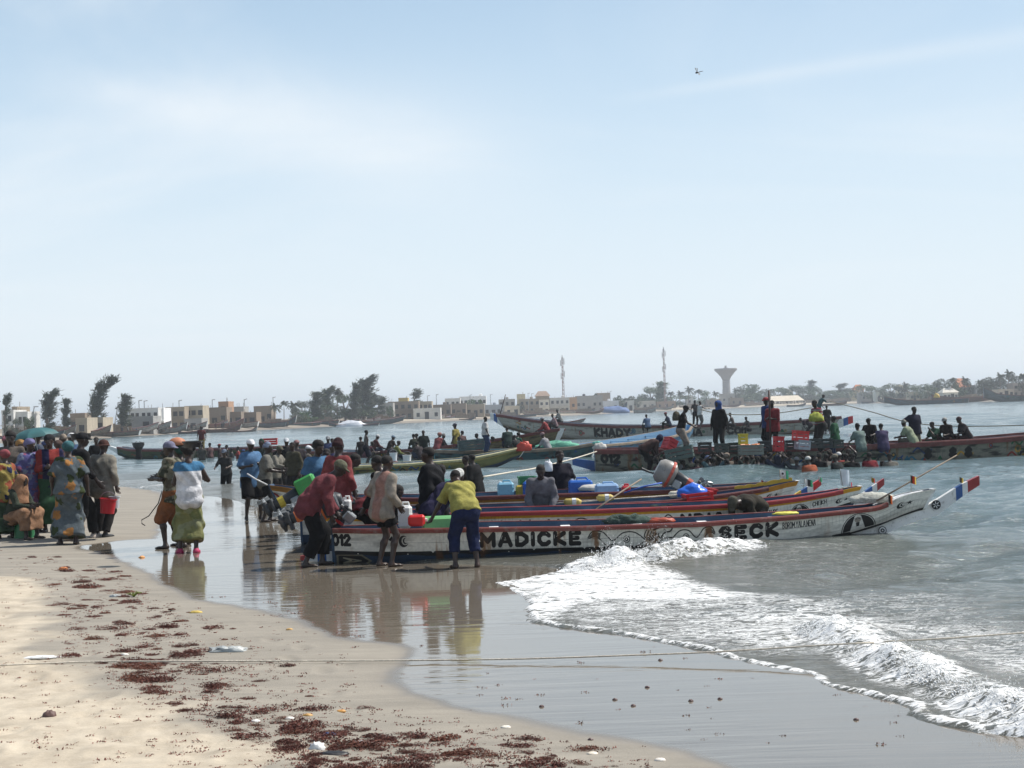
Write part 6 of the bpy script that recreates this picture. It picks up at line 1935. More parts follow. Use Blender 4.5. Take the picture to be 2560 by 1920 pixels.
# ---------------------------------------------------------------- crowd on the sand, left
person('woman in a yellow and navy print top and green skirt at the left edge',8,1125,foot=(10,1345),yaw=60,ps=pose('stand2',LH=(.1,.22,-.2)),top=T((.45,.34,.04),'flower',(.02,.03,.12),(.5,.1,.03),sleeve=.4,loose=.035,hem=.2),bot=S((.10,.20,.10),len=.95),hd=('wrap',(.45,.08,.10)),female=True,group=GL)
person('tall young man in a grey tan T-shirt facing the camera at the left',27,1080,foot=(25,1325),yaw=190,ps=pose('stand'),top=T((.21,.17,.14),sleeve=.4,loose=.03,hem=.12),bot=T((.05,.05,.06),len=.9),hd=('afro',),group=GL,sk=1)
person('woman in a violet and pink print robe with a lilac headscarf',76,1097,foot=(95,1330),yaw=-120,ps=pose('stand',LH=(.1,.2,-.3)),top=T((.14,.13,.42),'blotch',(.40,.10,.22),(.30,.36,.55),sleeve=.45,loose=.05,dress=dict(len=.85,wide=.05)),hd=('wrap',(.28,.26,.55)),female=True,fat=1.15,group=GL)
person('person in a red and navy striped robe with arms folded, black headwrap',124,1087,foot=(126,1330),yaw=-160,ps=pose('armsx'),top=T((.45,.03,.02),'stripe_x',(.02,.02,.10),scale=.35,sleeve=.95,loose=.04,hem=.45,flare=.03),bot=S((.03,.13,.05),len=.85),hd=('wrap',(.03,.03,.035)),group=GL)
def no_hat(*a):pass
person('seated woman wrapped in an orange veil, sitting on a green bucket',61,1187,foot=(100,1345),yaw=-115,H=1.66,ps=pose('sit',pel=(0,0,.44),byhead=True,LH=(.10,.34,-.26),RH=(-.06,.36,-.28)),top=T((.06,.08,.05),sleeve=1,loose=.03,hem=.1),bot=S((.52,.26,.12),len=.86,wide=.05),hd=('veil',(.56,.27,.12)),female=True,fat=1.1,group=GL,sk=1)
g=ground(61,1345)
bucket(Vector((P(58,1300,g.y+.05).x,g.y+.10,g.z)),'upturned dark green bucket under the seated woman',r=.19,h=.34,col=(.01,.12,.04),handle=False,flare=.88)
person('woman seen from behind in a blue grey dress with orange flowers',168,1104,foot=(180,1361),yaw=20,ps=pose('stand2',LH=(-.10,.12,-.46),RH=(.13,-.02,-.50)),top=T((.17,.22,.25),'flower',(.62,.25,.02),(.06,.09,.02),scale=.95,sleeve=.47,loose=.055,flare=.03,dress=dict(len=.92,wide=.085)),hd=('wrap',(.05,.22,.25)),female=True,fat=1.25,group=GL)
person('man in a black shirt, black trousers and dark cap walking left to right',204,1083,foot=(232,1348),yaw=-50,ps=pose('walk',lean=4),top=T(BLK,sleeve=.8,loose=.04,hem=.14),bot=T((.018,.018,.02),len=.97,loose=.03),hd=('cap',(.02,.02,.024)),shoes=paint((.45,.40,.36)),group=GL,sk=1)
person('man in a pale tan jacket and brown bucket hat holding a red bucket',256,1101,foot=(283,1341),yaw=-20,ps=pose('stand2',lean=6,RH=(.10,-.02,-.50),LH=(-.04,-.06,-.48)),top=T((.40,.36,.28),sleeve=.97,loose=.05,hem=.18,flare=.02,n='jacket'),bot=T((.035,.03,.03),len=.97,loose=.03),hd=('bucket',(.13,.05,.035)),shoes=BLACK,group=GL)
g=ground(262,1346)
bucket(P(268,1283,g.y-.15),'shiny red bucket hanging from the hand of the man in the tan jacket',r=.125,h=.27,col=(.42,.01,.02),tilt=.12)
bucket(P(287,1270,g.y+.05),'clear plastic bag of fish tied behind the red bucket',r=.08,h=.22,col=(.45,.48,.50),name='bag',cat='bag',handle=False)
# behind them
bk=[(62,1090,31.0,'man in a black shirt in the second row, beside the umbrella',BLK,('hair',),170,1),
 (93,1083,32.5,'man in a blue grey shirt under the right side of the umbrella',(.08,.11,.18),('hair',),100,0),
 (52,1100,30.3,'woman in an orange and yellow headscarf behind the violet robe',(.45,.10,.03),('wrap',(.60,.30,.06)),-130,2),
 (40,1102,32.0,'man in a white shirt almost hidden behind the tall young man',(.6,.6,.6),('hair',),200,0),
 (146,1102,30.5,'woman with a brown cloth over her head behind the folded arms',(.14,.06,.05),('wrap',(.16,.10,.08)),-150,1),
 (157,1088,34.5,'man with a beige skullcap looking down behind the crowd',(.25,.09,.04),('beanie',(.42,.33,.24)),90,2),
 (178,1084,33.5,'man in a white cap and blue shirt holding the rim of a black tub',(.06,.14,.30),('cap',(.66,.66,.66)),60,0),
 (14,1092,33.5,'woman with a pink headscarf at the left edge behind the tall man',(.4,.1,.2),('wrap',(.45,.14,.2)),180,1),
 (112,1104,34.0,'man in a dark blue cap seen between the umbrella and the red robe',(.03,.05,.10),('cap',(.03,.06,.20)),150,2),
 (240,1093,46.0,'distant bather with raised arms standing in the water left of the prow',BLK,('hair',),180,1)]
for hx,hy,D,lb,col,hd_,yw,sk_ in bk:
    person(lb,hx,hy,D=D,H=1.72,yaw=yw,ps=pose('stand'),top=T(col,sleeve=.45,loose=.03,hem=.12),bot=T((.04,.04,.05),len=.9),hd=hd_,group=GL if D<40 else None,fine=False,sk=sk_)
# umbrella and the black tub
def umbrella(p,label,r,col,tilt):
    e=empty('umbrella',p,label,'umbrella');e.rotation_euler=(tilt,-.12,0);n=8
    for k in range(n):
        m=MB();a0,a1=2*math.pi*k/n,2*math.pi*(k+1)/n;vs=[];fs=[]
        for i in range(7):
            u=i/6;rr=r*math.sin(u*1.25)/math.sin(1.25);z=r*.52*(math.cos(u*1.25)-math.cos(1.25))
            for j in range(5):
                v=j/4;sag=1-.06*u*math.sin(v*math.pi);a=a0+(a1-a0)*v
                vs.append((rr*sag*math.cos(a),rr*sag*math.sin(a),z*(1-.08*u*math.sin(v*math.pi))))
        for i in range(6):
            for j in range(4):q=i*5+j;fs.append((q,q+5,q+6,q+1))
        o_=len(vs);vs+=[(x,y,z-.004) for x,y,z in vs];fs+=[tuple(reversed([q+o_ for q in f])) for f in fs]
        m.add(vs,fs);m.build('canopy_panel',col,e,smooth=True)
        m=MB();m.tube([(.02,0,r*.33),(r*.5*math.cos(a0),r*.5*math.sin(a0),r*.27),(r*.97*math.cos(a0),r*.97*math.sin(a0),-.005)],.004,5);m.build('rib',STEEL,e)
    m=MB();m.tube([(0,0,-.75),(0,0,r*.42)],.008,8);m.build('shaft',STEEL,e)
    m=MB();m.tube([(0,0,-.85),(0,0,-.75)],.014,8);m.build('handle',BLACK,e)
    m=MB();m.tube([(0,0,r*.38),(0,0,r*.44)],.012,8);m.build('tip',BLACK,e)
umbrella(P(88,1091,31),'teal green umbrella open over the crowd at the left',.52,paint((.025,.095,.10),rough=.6,var=.3,scale=4),.08)
bucket(P(203,1099,32),'upturned black tub carried behind the man in the dark cap',r=.20,h=.14,col=(.02,.02,.022),name='tub',cat='tub',handle=False)
# ---------------------------------------------------------------- the pair by the water's edge
_,J_=person('man in a lilac cap, camouflage shirt and orange shorts holding a hooked stick',420,1105,foot=(417,1371),yaw=70,ps=pose('stand2',LF=(-.13,.10,.075),RF=(.1,-.1,.075),RH=(-.02,.30,-.24),LH=(.02,.28,-.26),lean=4),top=T((.30,.28,.19),'blotch',(.08,.09,.05),(.16,.13,.08),scale=1.2,sleeve=.45,loose=.05,hem=.16,flare=.02),bot=T((.42,.13,.02),len=.56,loose=.05),hd=('capback',(.30,.30,.46)),sk=1)
tube_thing('hooked_stick',[P(405,1228,22.0),P(396,1258,22.0),P(372,1290,22.0),P(354,1300,22.0),P(355,1309,22.0),P(363,1314,22.0)],.0085,BLACK,'thin hooked stick held by the man in orange shorts','stick')
person('woman in a white sleeveless top with a sky blue yoke and a yellow green wrap',468,1114,foot=(468,1382),yaw=15,ps=pose('stand2',RH=(.02,.28,-.18),LH=(.06,.26,-.2)),top=T((.70,.70,.72),'above1.33',(.06,.34,.66),sleeve=.12,loose=.035,hem=.10,flare=.02),bot=S((.36,.36,.10),'blotch',(.42,.44,.20),(.26,.30,.08),scale=.7,len=.84,wide=.06),hd=('puffs',),female=True,shoes=paint((.40,.03,.10)),sk=0)
bucket(P(482,1119,21.6),'black tub resting on the head of the woman in the white top',r=.125,h=.10,col=(.02,.02,.022),name='tub',cat='tub',handle=False)
person('porter behind the pair with an orange bundle on the head and a green headcloth',447,1113,D=24.5,yaw=60,ps=pose('head_l'),top=T((.08,.09,.08),sleeve=.8),bot=T((.05,.05,.05)),hd=('wrap',(.03,.16,.12)),fine=False)
lump('bundle',P(443,1108,24.4),.125,paint((.42,.17,.09),rough=.6),'round orange brown bundle carried on a head behind the pair','bundle',21,squash=(1.15,1,.8),amp=.06)
# ---------------------------------------------------------------- group at the sterns
person('man in a light blue sports shirt, white cap and black shorts holding a rod',627,1099,foot=(622,1300),yaw=-150,ps=pose('stand2',LF=(-.17,.0,.075),RF=(.17,.05,.075),LH=(.06,.25,-.20),RH=(-.02,.28,-.22)),top=T((.12,.32,.62),sleeve=.48,loose=.055,hem=.22,flare=.02),bot=T(BLK,len=.5,loose=.05),hd=('cap',(.72,.72,.74)),sk=1)
tube_thing('fishing_rod',[P(618,1184,27.6),P(640,1198,27.6),P(668,1212,27.5)],.014,WHITEP,'pale rod held by the man in light blue','rod')
person('man in a blue striped knitted hat and grey T-shirt with dark sleeves',670,1107,foot=(672,1304),yaw=-90,ps=pose('stand2',LH=(.05,.34,-.26),RH=(-.0,.30,-.30),lean=4),top=T((.26,.25,.21),sleeve=.48,loose=.035,hem=.12),bot=T(BLK,len=.8,loose=.03),hd=('beanie',(.30,.38,.55)),sk=1)
person('child in a mustard shirt bending over at the water line',600,1177,foot=(594,1233),H=1.2,yaw=80,ps=pose('bend',lean=80,LH=(.0,.0,-.42),RH=(0,0,-.42)),top=T((.36,.22,.03),sleeve=.4,loose=.03),bot=T(BLK,len=.5),hd=('hair',),fine=False)
mids=[(653,1099,42,'man in a dark green hood standing behind the light blue shirt',(.03,.05,.04),('beanie',(.03,.10,.07)),150),
 (699,1115,40,'man in a cream jacket and khaki cap carrying dark bundles',(.36,.33,.26),('cap',(.16,.15,.10)),-110),
 (716,1096,43,'man in a black shirt and white cap behind the striped knitted hat',BLK,('cap',(.62,.64,.66)),200),
 (730,1106,39,'man in an olive shirt with a mustard cloth on the shoulder',(.10,.09,.05),('hair',),150),
 (741,1101,41.5,'person in a dark striped shirt and a pink cap, back to the camera',(.05,.04,.05),('cap',(.50,.25,.24)),20),
 (772,1115,44,'man in a white cap and beige shirt standing knee deep',(.22,.19,.15),('cap',(.68,.68,.70)),-60),
 (830,1108,36,'man in a purple blue shirt behind the red shirts',(.07,.06,.20),('cap',(.10,.14,.30)),160),
 (820,1091,52,'man with a grey cap and blue shirt seated beyond the red shirts',(.06,.08,.22),('cap',(.45,.48,.5)),190),
 (831,1096,53,'dark haired boy beside the grey cap beyond the red shirts',BLK,('hair',),200)]
for i,(hx,hy,D,lb,col,hd_,yw) in enumerate(mids):
    person(lb,hx,hy,D=D,H=1.7,yaw=yw,ps=pose(['stand2','reach','hips','stand'][i%4]),top=T(col,sleeve=.5+.4*(i%2),loose=.04,hem=.12),bot=T((.04,.035,.035),len=.8),hd=hd_,sk=i)
FRT='people standing round the nearest boats'
person('tall man with full hair in a sky blue T-shirt behind the bending man',797,1104,D=25.0,H=1.82,yaw=-140,ps=pose('stand',head=(6,10)),top=T((.08,.26,.50),sleeve=.42,loose=.035),bot=T(BLK,len=.9),hd=('afro',),group=FRT)
person('boy with his hand to his face close behind the sky blue T-shirt',815,1122,D=25.4,H=1.62,yaw=170,ps=pose('chin'),top=T((.40,.40,.42),sleeve=.42),bot=T(BLK),hd=('hair',),group=FRT,sk=1)
person('tall man in a long coral red shirt and maroon knit cap, back turned',846,1099,D=23.6,H=1.86,yaw=-30,ps=pose('stand',LH=(-.04,.2,-.40),RH=(.04,.1,-.46)),top=T((.42,.06,.06),sleeve=.95,loose=.05,hem=.40,flare=.03,collar=True),bot=T((.20,.05,.05),len=.95),hd=('beanie',(.07,.025,.03)),group=FRT,sk=1)
person('man in a bright red shirt bending forward behind the coral red one',893,1136,D=24.6,H=1.70,yaw=-80,ps=pose('bend',lean=48),top=T((.48,.02,.015),sleeve=.48,loose=.04),bot=T(BLK),hd=('hair',),group=FRT)
person('bending man in a faded red hooded top and khaki cap, black track trousers',856,1154,foot=(835,1413,.0),yaw=-78,ps=pose('bend',lean=41,pel=(0,-.08,.90),head=(4,-6),LH=(-.02,.10,-.50),RH=(.0,.0,-.52),LF=(-.10,.10,.075),RF=(.12,-.16,.075)),top=T((.30,.055,.07),sleeve=.98,loose=.055,hem=.13,flare=.025,n='hooded_top',belt=cloth((.50,.48,.42),'stripe_x',(.05,.05,.05),None,1.6)),bot=T(BLK,len=.9,loose=.045),hd=('cap',(.20,.20,.12)),group=FRT,sk=1)
person('man in a brown black jacket leaning on the rail beside the cream shawl',938,1141,D=21.9,H=1.74,yaw=60,ps=pose('lean',lean=14,LH=(-.12,.14,-.46),RH=(.0,.1,-.5)),top=T((.022,.015,.013),sleeve=.98,loose=.045,hem=.14,n='jacket'),bot=T(BLK),hd=('hair',),group=FRT)
person('bare legged young man in a cream and pink shawl, his back turned',968,1139,foot=(960,1416,.0),yaw=-55,ps=pose('stand2',lean=8,LF=(-.10,-.02,.075),RF=(.16,.05,.075),LH=(-.02,.06,-.40),RH=(.02,.10,-.46)),top=T((.50,.42,.33),'stripe_x',(.55,.27,.20),scale=.25,sleeve=.98,loose=.050,hem=.16,flare=.02,n='shawl'),bot=T(BLK,len=.30,loose=.025),hd=('hair',),group=FRT)
person('person in a dark red shirt stooping between the shawl and the black jacket',1002,1215,D=22.8,H=1.7,yaw=-60,ps=pose('bend',lean=70),top=T((.20,.01,.02),sleeve=.9,loose=.05),bot=T(BLK),hd=('hair',),group=FRT)
person('tall shaven headed man in a long black jacket looking left',1068,1119,D=22.0,H=1.84,yaw=75,ps=pose('stand',lean=3,LH=(-.02,.10,-.48),RH=(.0,.12,-.44)),top=T((.012,.013,.018),sleeve=.98,loose=.075,hem=.26,flare=.03,collar=True,n='jacket'),bot=T((.03,.05,.11),len=.97),hd=('hair',),group=FRT)
person('boy in a turquoise shirt almost hidden by the black jacket',1104,1162,D=24.0,H=1.60,yaw=-20,ps=pose('stand',lean=10),top=T((.10,.42,.36),sleeve=.42),bot=T(BLK),hd=('hair',),group=FRT,sk=1)
def stripes3(e,J):
    for s_,n in ((-1,'L'),(1,'R')):
        for k in range(3):
            m=MB();o=V3(s_*.098,.018*(k-1),0)
            a,kk,f_=J['hp'+n]+o+V3(s_*.012,0,0),J['kn'+n]+o*V3(.85,1,1),J['an'+n]+o*V3(.66,1,1)+V3(0,0,.22)
            m.tube([tuple(a),tuple((a+kk)/2+V3(s_*.004,0,0)),tuple(kk),tuple((kk+f_)/2)],.0045,5);m.build('trouser_stripe',WHITEP,e)
person('man in a yellow T-shirt bending over the rail, blue track trousers with white stripes',1131,1183,foot=(1150,1420,.0),yaw=16,ps=pose('bend',lean=46,pel=(0,-.06,.90),head=(10,8),LH=(-.24,.16,-.46),RH=(-.10,.26,-.40),LF=(-.17,.02,.075),RF=(.17,-.02,.075)),top=T((.56,.50,.05),sleeve=.46,loose=.045,hem=.04,belt=cloth((.45,.02,.02),'plaid',(.03,.03,.12))),bot=T((.015,.03,.12),len=.8,loose=.035),hd=('hair',),group=FRT,extra=stripes3)
person('man in a purple T-shirt and white cap behind the yellow T-shirt',1152,1178,D=21.9,H=1.72,yaw=-60,ps=pose('bend',lean=40,head=(10,0),LH=(.0,.12,-.50),RH=(.05,.22,-.46)),top=T((.035,.03,.10),sleeve=.45,loose=.045),bot=T(BLK),hd=('beanie',(.66,.66,.62)),group=FRT,sk=1)
person('man in an open grey shirt leaning on both hands inside the third boat',1351,1164,D=23.9,H=1.70,yaw=180,ps=pose('lean',lean=30,head=(2,0),LH=(-.0,.12,-.48),RH=(.0,.12,-.48)),top=T((.26,.26,.30),sleeve=.98,loose=.045,hem=.08,collar=True),bot=T(BLK),hd=('hair',),group=FRT,sk=1)
person('man in a navy T-shirt holding up a white plastic bag',1399,1126,D=26.9,H=1.72,yaw=200,ps=pose('stand',RH=(.20,.10,-.02),LH=(-.12,.05,-.48),RP=(1,.1,-.6)),top=T((.018,.016,.035),sleeve=.46,loose=.04),bot=T(BLK),hd=('hair',),group=FRT,sk=1)
lump('plastic_bag',P(1371,1172,26.6),.12,paint((.62,.64,.66),rough=.35,var=.2),'white plastic bag lifted by the man in navy','plastic bag',31,squash=(.65,.5,1.15),amp=.3)
person('man in an olive cap crouching low between the two nearest boats',1826,1252,D=22.0,H=1.6,yaw=140,ps=pose('bend',lean=80,head=(20,0),hipf=.6),top=T((.06,.05,.033),sleeve=.9,loose=.03,hem=.1),bot=T(BLK),hd=('cap',(.15,.14,.10)),group=FRT,sk=1)
person('person in a black jacket wading waist deep behind the olive boat',1178,1136,D=34.5,H=1.72,yaw=60,ps=pose('stand',lean=5),top=T(BLK,sleeve=.95,loose=.06,hem=.2),bot=T(BLK),hd=('hair',),fine=False,sk=1)
person('person with dark hair wading just left of the black jacket',1163,1139,D=35.5,H=1.66,yaw=90,ps=pose('stand'),top=T((.08,.05,.03),sleeve=.5),bot=T(BLK),hd=('hair',),fine=False)
# ---------------------------------------------------------------- people seated along the brown boat and near it
SB='people aboard the brown boat'
seat=[(901,1092,67,'sit',20,BLK,('hair',),'bare backed man sitting on the far rail left of the standing boy',None),
 (932,1104,66,'squat',-60,(.16,.05,.07),('hair',),'person in a dusty pink shirt huddled behind the standing boy',None),
 (945,1087,67,'sit',-70,(.17,.05,.05),('cap',(.62,.62,.62)),'man in a maroon shirt and white cap, third on the brown boat',None),
 (984,1089,67,'sit',-50,(.05,.03,.02),('cap',(.30,.45,.60)),'bare shouldered man in a blue and white cap on the brown boat',None),
 (976,1110,65,'squat',30,(.04,.045,.06),('hair',),'person in slate blue crouching below the blue and white cap',None),
 (998,1102,65,'sit',-80,(.30,.32,.05),('hair',),'child in a yellow shirt looking right on the brown boat',None),
 (1033,1085,67,'sit',30,(.04,.05,.03),('hair',),'back of a man in an olive vest beside the tall dark figure',None),
 (1041,1084,69,'stand',60,BLK,('hair',),'head of a man just behind the olive vest',None),
 (1040,1105,65,'squat',40,(.06,.045,.05),('hair',),'person in grey brown crouching under the olive vest',None),
 (1058,1076,67,'stand',180,(.02,.035,.03),('hair',),'man in a dark green shirt standing on the brown boat',1.72),
 (1100,1082,65,'sit',-30,(.45,.10,.10),('wrap',(.55,.22,.18)),'person in a pink top and red shorts with a peach headcloth',None),
 (1110,1085,66,'sit',-60,(.06,.06,.07),('beanie',(.35,.33,.32)),'person in a grey knit hat right of the peach headcloth',None),
 (1137,1059,65,'stand',60,(.42,.34,.03),('cap',(.08,.08,.12)),'man in a yellow and black vest and dark cap standing at the rail',1.72),
 (1156,1077,66,'sit',-20,(.30,.16,.14),('hair',),'man in a dusty rose shirt seated right of the yellow vest',None),
 (1146,1092,64,'squat',60,(.02,.02,.03),('hair',),'person in black leaning down below the yellow vest',None),
 (1178,1100,62,'squat',20,(.42,.26,.04),('wrap',(.35,.22,.05)),'person in a mustard print stooping beside the teal boat',None),
 (1190,1084,64,'sit',60,(.03,.05,.13),('hair',),'man in dark blue leaning back right of the mustard print',None),
 (1267,1067,63.5,'sit',10,(.03,.07,.06),('hair',),'man in dark green sitting with his back turned near the bow',None),
 (1297,1081,62.5,'sit',-40,(.04,.15,.10),('hair',),'man in a bottle green shirt sitting below the bow',None),
 (1284,1088,62,'squat',40,(.05,.05,.05),('hair',),'dark clad person crouching left of the bottle green shirt',None),
 (1354,1044,70,'sit',80,(.45,.05,.05),('cap',(.50,.50,.55)),'man in a red T-shirt and pale cap perched on the bow',None),
 (1355,1082,59.5,'sit',60,(.42,.42,.44),('cap',(.50,.30,.30)),'man in a pale grey shirt and pink cap seated on the teal boat rail',None),
 (1234,1092,61,'bend',-80,(.40,.04,.06),('hair',),'person in crimson bending over behind the standing man in white',None)]
for i,(hx,hy,D,ps_,yw,col,hd_,lb,H_) in enumerate(seat):
    person(lb,hx,hy,D=D,H=H_ or 1.7,yaw=yw,ps=pose(ps_,**({'lean':22} if ps_=='sit' else {})),top=T(col,sleeve=[.45,.0,.9][i%3] if 'bare' not in lb else 0,loose=.035,hem=.1),bot=T([(.04,.04,.05),(.10,.08,.06),(.03,.05,.10)][i%3],len=.8),hd=hd_,group=SB if hx<1250 else None,sk=i)
person('bare chested boy standing in the olive boat',916,1075,foot=(911,1166,.12),yaw=-80,ps=pose('stand2'),top=None,bot=T((.02,.025,.05),len=.5,loose=.04),hd=('hair',),sk=1)
person('man in a white T-shirt and blue trousers standing on the teal boat',1214,1042,foot=(1222,1133,.5),yaw=-70,ps=pose('stand',head=(4,10)),top=T((.55,.54,.52),sleeve=.45,loose=.04),bot=T((.04,.09,.22),len=1.0,loose=.03),hd=('hair',),sk=1)
bath=[(1027,1155,57,'bather with a pale headcloth beside the white buckets',(.4,.4,.4),('wrap',(.55,.4,.4))),(988,1151,58,'bather in a pink hat left of the white buckets',(.3,.2,.2),('bucket',(.55,.3,.32))),
 (560,1124,47,'wader in a grey shirt alone in open water on the left',(.06,.06,.06),('cap',(.2,.25,.35)))]
for i,(hx,hy,D,lb,col,hd_) in enumerate(bath):
    person(lb,hx,hy,D=D,H=1.7,yaw=170,ps=pose('reach'),top=T(col,sleeve=.5),bot=T(BLK),hd=hd_,sk=i)
fl=[(346,1106,84,'wader holding a black tub on the head at the prow of the green boat',(.03,.03,.03),'head_l',180),(503,1064,84,'man in a red vest and mustard trousers standing on the green boat',(.22,.05,.05),'stand',180),
 (505,1110,78,'wader in grey below the mustard trousers',(.12,.11,.09),'stand',0),(524,1107,80,'wader in pink beside the far green boat',(.20,.10,.10),'stand',60),(548,1110,79,'wader in a red cap by the far green boat',(.08,.05,.05),'stand',90),
 (566,1112,80,'small dark wader fourth from the mustard trousers',(.02,.02,.025),'stand',100),(578,1120,79,'wader in a dark shirt next to the bright red one',(.03,.04,.05),'stand',90),(594,1116,78,'wader in a bright red shirt by the far green boat',(.48,.04,.03),'stand',100),
 (608,1124,77,'wader in a blue cap at the right end of the far green boat',(.04,.08,.15),'stand',120)]
for i,(hx,hy,D,lb,col,ps_,yw) in enumerate(fl):
    person(lb,hx,hy,D=D,H=1.7,yaw=yw,ps=pose(ps_),top=T(col,sleeve=.3),bot=T((.34,.24,.03) if 'mustard' in lb and 'red vest' in lb else BLK),hd=('cap',(.4,.05,.04)) if 'red cap' in lb else (('cap',(.05,.12,.35)) if 'blue cap' in lb else ('hair',)),sk=i)
# ---------------------------------------------------------------- on the very long boat behind
gb=[(1392,1023,96,'sit',100,(.42,.42,.38),('beanie',(.30,.30,.24)),'man in a white shirt seated high on the lettered boat near its bow',BLK),
 (1380,1035,93,'sit',100,(.50,.30,.32),('hair',),'man in a red and white jersey seated below the white shirt',BLK),
 (1615,1036,91,'sit',20,(.10,.20,.38),('hair',),'child in a blue and white shirt seated on the lettered boat',BLK),
 (1663,1031,91,'sit',85,(.03,.05,.12),('cap',(.42,.04,.05)),'man in navy and a red cap lounging on the rail with knees up',BLK),
 (1737,1000,90,'stand2',-20,None,('hair',),'bare backed man standing behind the one in a white singlet',BLK),
 (1750,1003,89,'stand2',-70,(.62,.61,.58),('hair',),'man in a white singlet and grey shorts reaching right on the lettered boat',(.22,.21,.19)),
 (1824,1032,90,'sit',70,None,('hair',),'bare chested man seated right of the blue hood',BLK),
 (1864,1042,90,'sit',120,None,('hair',),'small bare chested child seated alone on the lettered boat',BLK),
 (2060,987,88,'lean',-80,(.05,.16,.17),('hair',),'man in a teal shirt hauling a rope at the end of the lettered boat',BLK),
 (2066,1013,86,'stand',0,BLK,('hair',),'dark figure with hands behind his back below the teal shirt',BLK),
 (1999,1045,89,'bend',90,(.05,.03,.05),('hair',),'person in a dark red shirt lying over the rail of the lettered boat',BLK)]
for i,(hx,hy,D,ps_,yw,col,hd_,lb,bc) in enumerate(gb):
    person(lb,hx,hy,D=D,H=1.74,yaw=yw,ps=pose(ps_,**({'RH':(.1,.45,-.15)} if 'reaching' in lb or 'hauling' in lb else {})),top=T(col,sleeve=.0 if 'singlet' in lb else .45,loose=.03) if col else None,bot=T(bc,len=.5 if 'shorts' in lb else .9),hd=hd_,sk=i,group='people on the long lettered boat')
# ---------------------------------------------------------------- porters standing on the 012 boat
HB='porters standing on the 012 boat'
def pack(e,J):
    Rt=J['Rt'];o=lump('backpack',tuple(J['chest']+Rt@V3(0,-.22,-.02)),.19,cloth((.14,.12,.07)),None,None,33,parent=e,squash=(.95,.7,1.25),amp=.08)
person('porter in a black vest and cap with a brown backpack and beige trousers',1716,1015,D=46.4,H=1.70,yaw=-95,ps=pose('lean',lean=12,LH=(.0,.36,-.36),RH=(.02,.34,-.38)),top=T(BLK,sleeve=.0,loose=.03),bot=T((.40,.34,.28),len=.62,loose=.04),hd=('cap',(.012,.012,.014)),group=HB,extra=pack,sk=1)
person('porter in a royal blue hood and dark jacket, empty handed',1794,1002,D=46.2,H=1.78,yaw=150,ps=pose('stand2',twist=-14),top=T((.02,.017,.015),sleeve=.95,loose=.035),bot=T((.025,.025,.028),len=1.0),hd=('hood',(.04,.13,.45)),group=HB,sk=1)
person('porter in a blue shirt and red cap, left of the pole',1914,994,D=46.4,H=1.78,yaw=110,ps=pose('stand2',LH=(-.16,.10,-.46)),top=T((.03,.07,.28),sleeve=.45,loose=.045,hem=.16),bot=T(BLK,len=1),hd=('cap',(.50,.03,.04)),group=HB,sk=1)
person('porter in a red shirt holding the dark pole',1929,1001,D=46.0,H=1.74,yaw=150,ps=pose('armsx'),top=T((.38,.02,.03),sleeve=.6,loose=.045,hem=.20),bot=T((.03,.02,.02),len=1),hd=('hair',),group=HB,sk=1)
tube_thing('punt_pole',[P(1922,976,45.7),P(1924,1030,45.7),P(1927,1118,45.7)],.032,paint((.06,.03,.025)),'dark upright pole between the blue and the red shirt','pole')
person('porter with a red and white shirt and a yellow cloth tied round the waist',2034,1001,D=45.8,H=1.74,yaw=110,ps=pose('stand2',lean=16,LH=(.02,.26,-.30),RH=(.0,.20,-.34)),top=T((.42,.05,.09),'stripe_z',(.5,.5,.5),sleeve=.45,loose=.03,hem=.02),bot=T((.045,.04,.035),len=1,loose=.04),hd=('hair',),group=HB,sk=1)
lump('waist_cloth',P(2041,1048,45.5),.22,cloth((.60,.66,.02)),'bright yellow cloth tied round a porter’s waist','cloth',35,squash=(1.0,.75,.95),amp=.3)
person('boy in a green shirt standing at the right end of the crates',2083,1040,D=44.9,H=1.50,yaw=60,ps=pose('stand',LH=(.02,.1,-.45)),top=T((.02,.15,.06),sleeve=.6,loose=.045,hem=.12),bot=T((.03,.08,.2),len=1),hd=('hair',),group=HB,sk=1)
person('stooping porter with a navy cloth over the head beside a red tub',1654,1088,D=46.6,H=1.7,yaw=-80,ps=pose('bend',lean=60),top=T((.09,.04,.035),sleeve=.9,loose=.06),bot=T(BLK),hd=('hood',(.02,.035,.12)),group=HB)
SH='people sitting on the rail of the 012 boat'
rl=[(2142,1060,45.4,'sitrail',20,(.26,.38,.34),('beanie',(.02,.02,.025)),'man in a pale green blue T-shirt with his back turned on the rail',{}),
 (2170,1047,46.6,'sitrail',150,BLK,('cap',(.02,.02,.02)),'man in black with a flat cap leaning forward on the far rail',dict(lean=30)),
 (2201,1059,45.3,'sitrail',5,(.10,.08,.20),('hair',),'boy in a purple vest numbered 8, back turned',{}),
 (2257,1051,45.4,'sitrail',50,(.42,.50,.30),('beanie',(.36,.35,.30)),'man in a light green T-shirt and knit cap hunched on the rail',dict(lean=26)),
 (2285,1017,47.0,'stand',200,(.02,.022,.06),('hair',),'man in a navy shirt standing with a hand on his neighbour',dict(LH=(-.02,.1,-.48),RH=(.36,.12,-.25))),
 (2328,1055,46.6,'chin',120,(.03,.13,.07),('hair',),'boy in green resting his chin on his hand',{}),
 (2360,1045,46.4,'sitrail',130,(.03,.015,.015),('cap',(.50,.48,.44)),'man in a dark shirt and cream cap sitting in the middle of the right group',dict(lean=20)),
 (2395,1043,46.2,'sitrail',95,(.05,.035,.04),('bucket',(.12,.06,.06)),'man in a brown hat and grey shirt, rightmost on the rail',dict(lean=24,RH=(.0,.2,-.44)))]
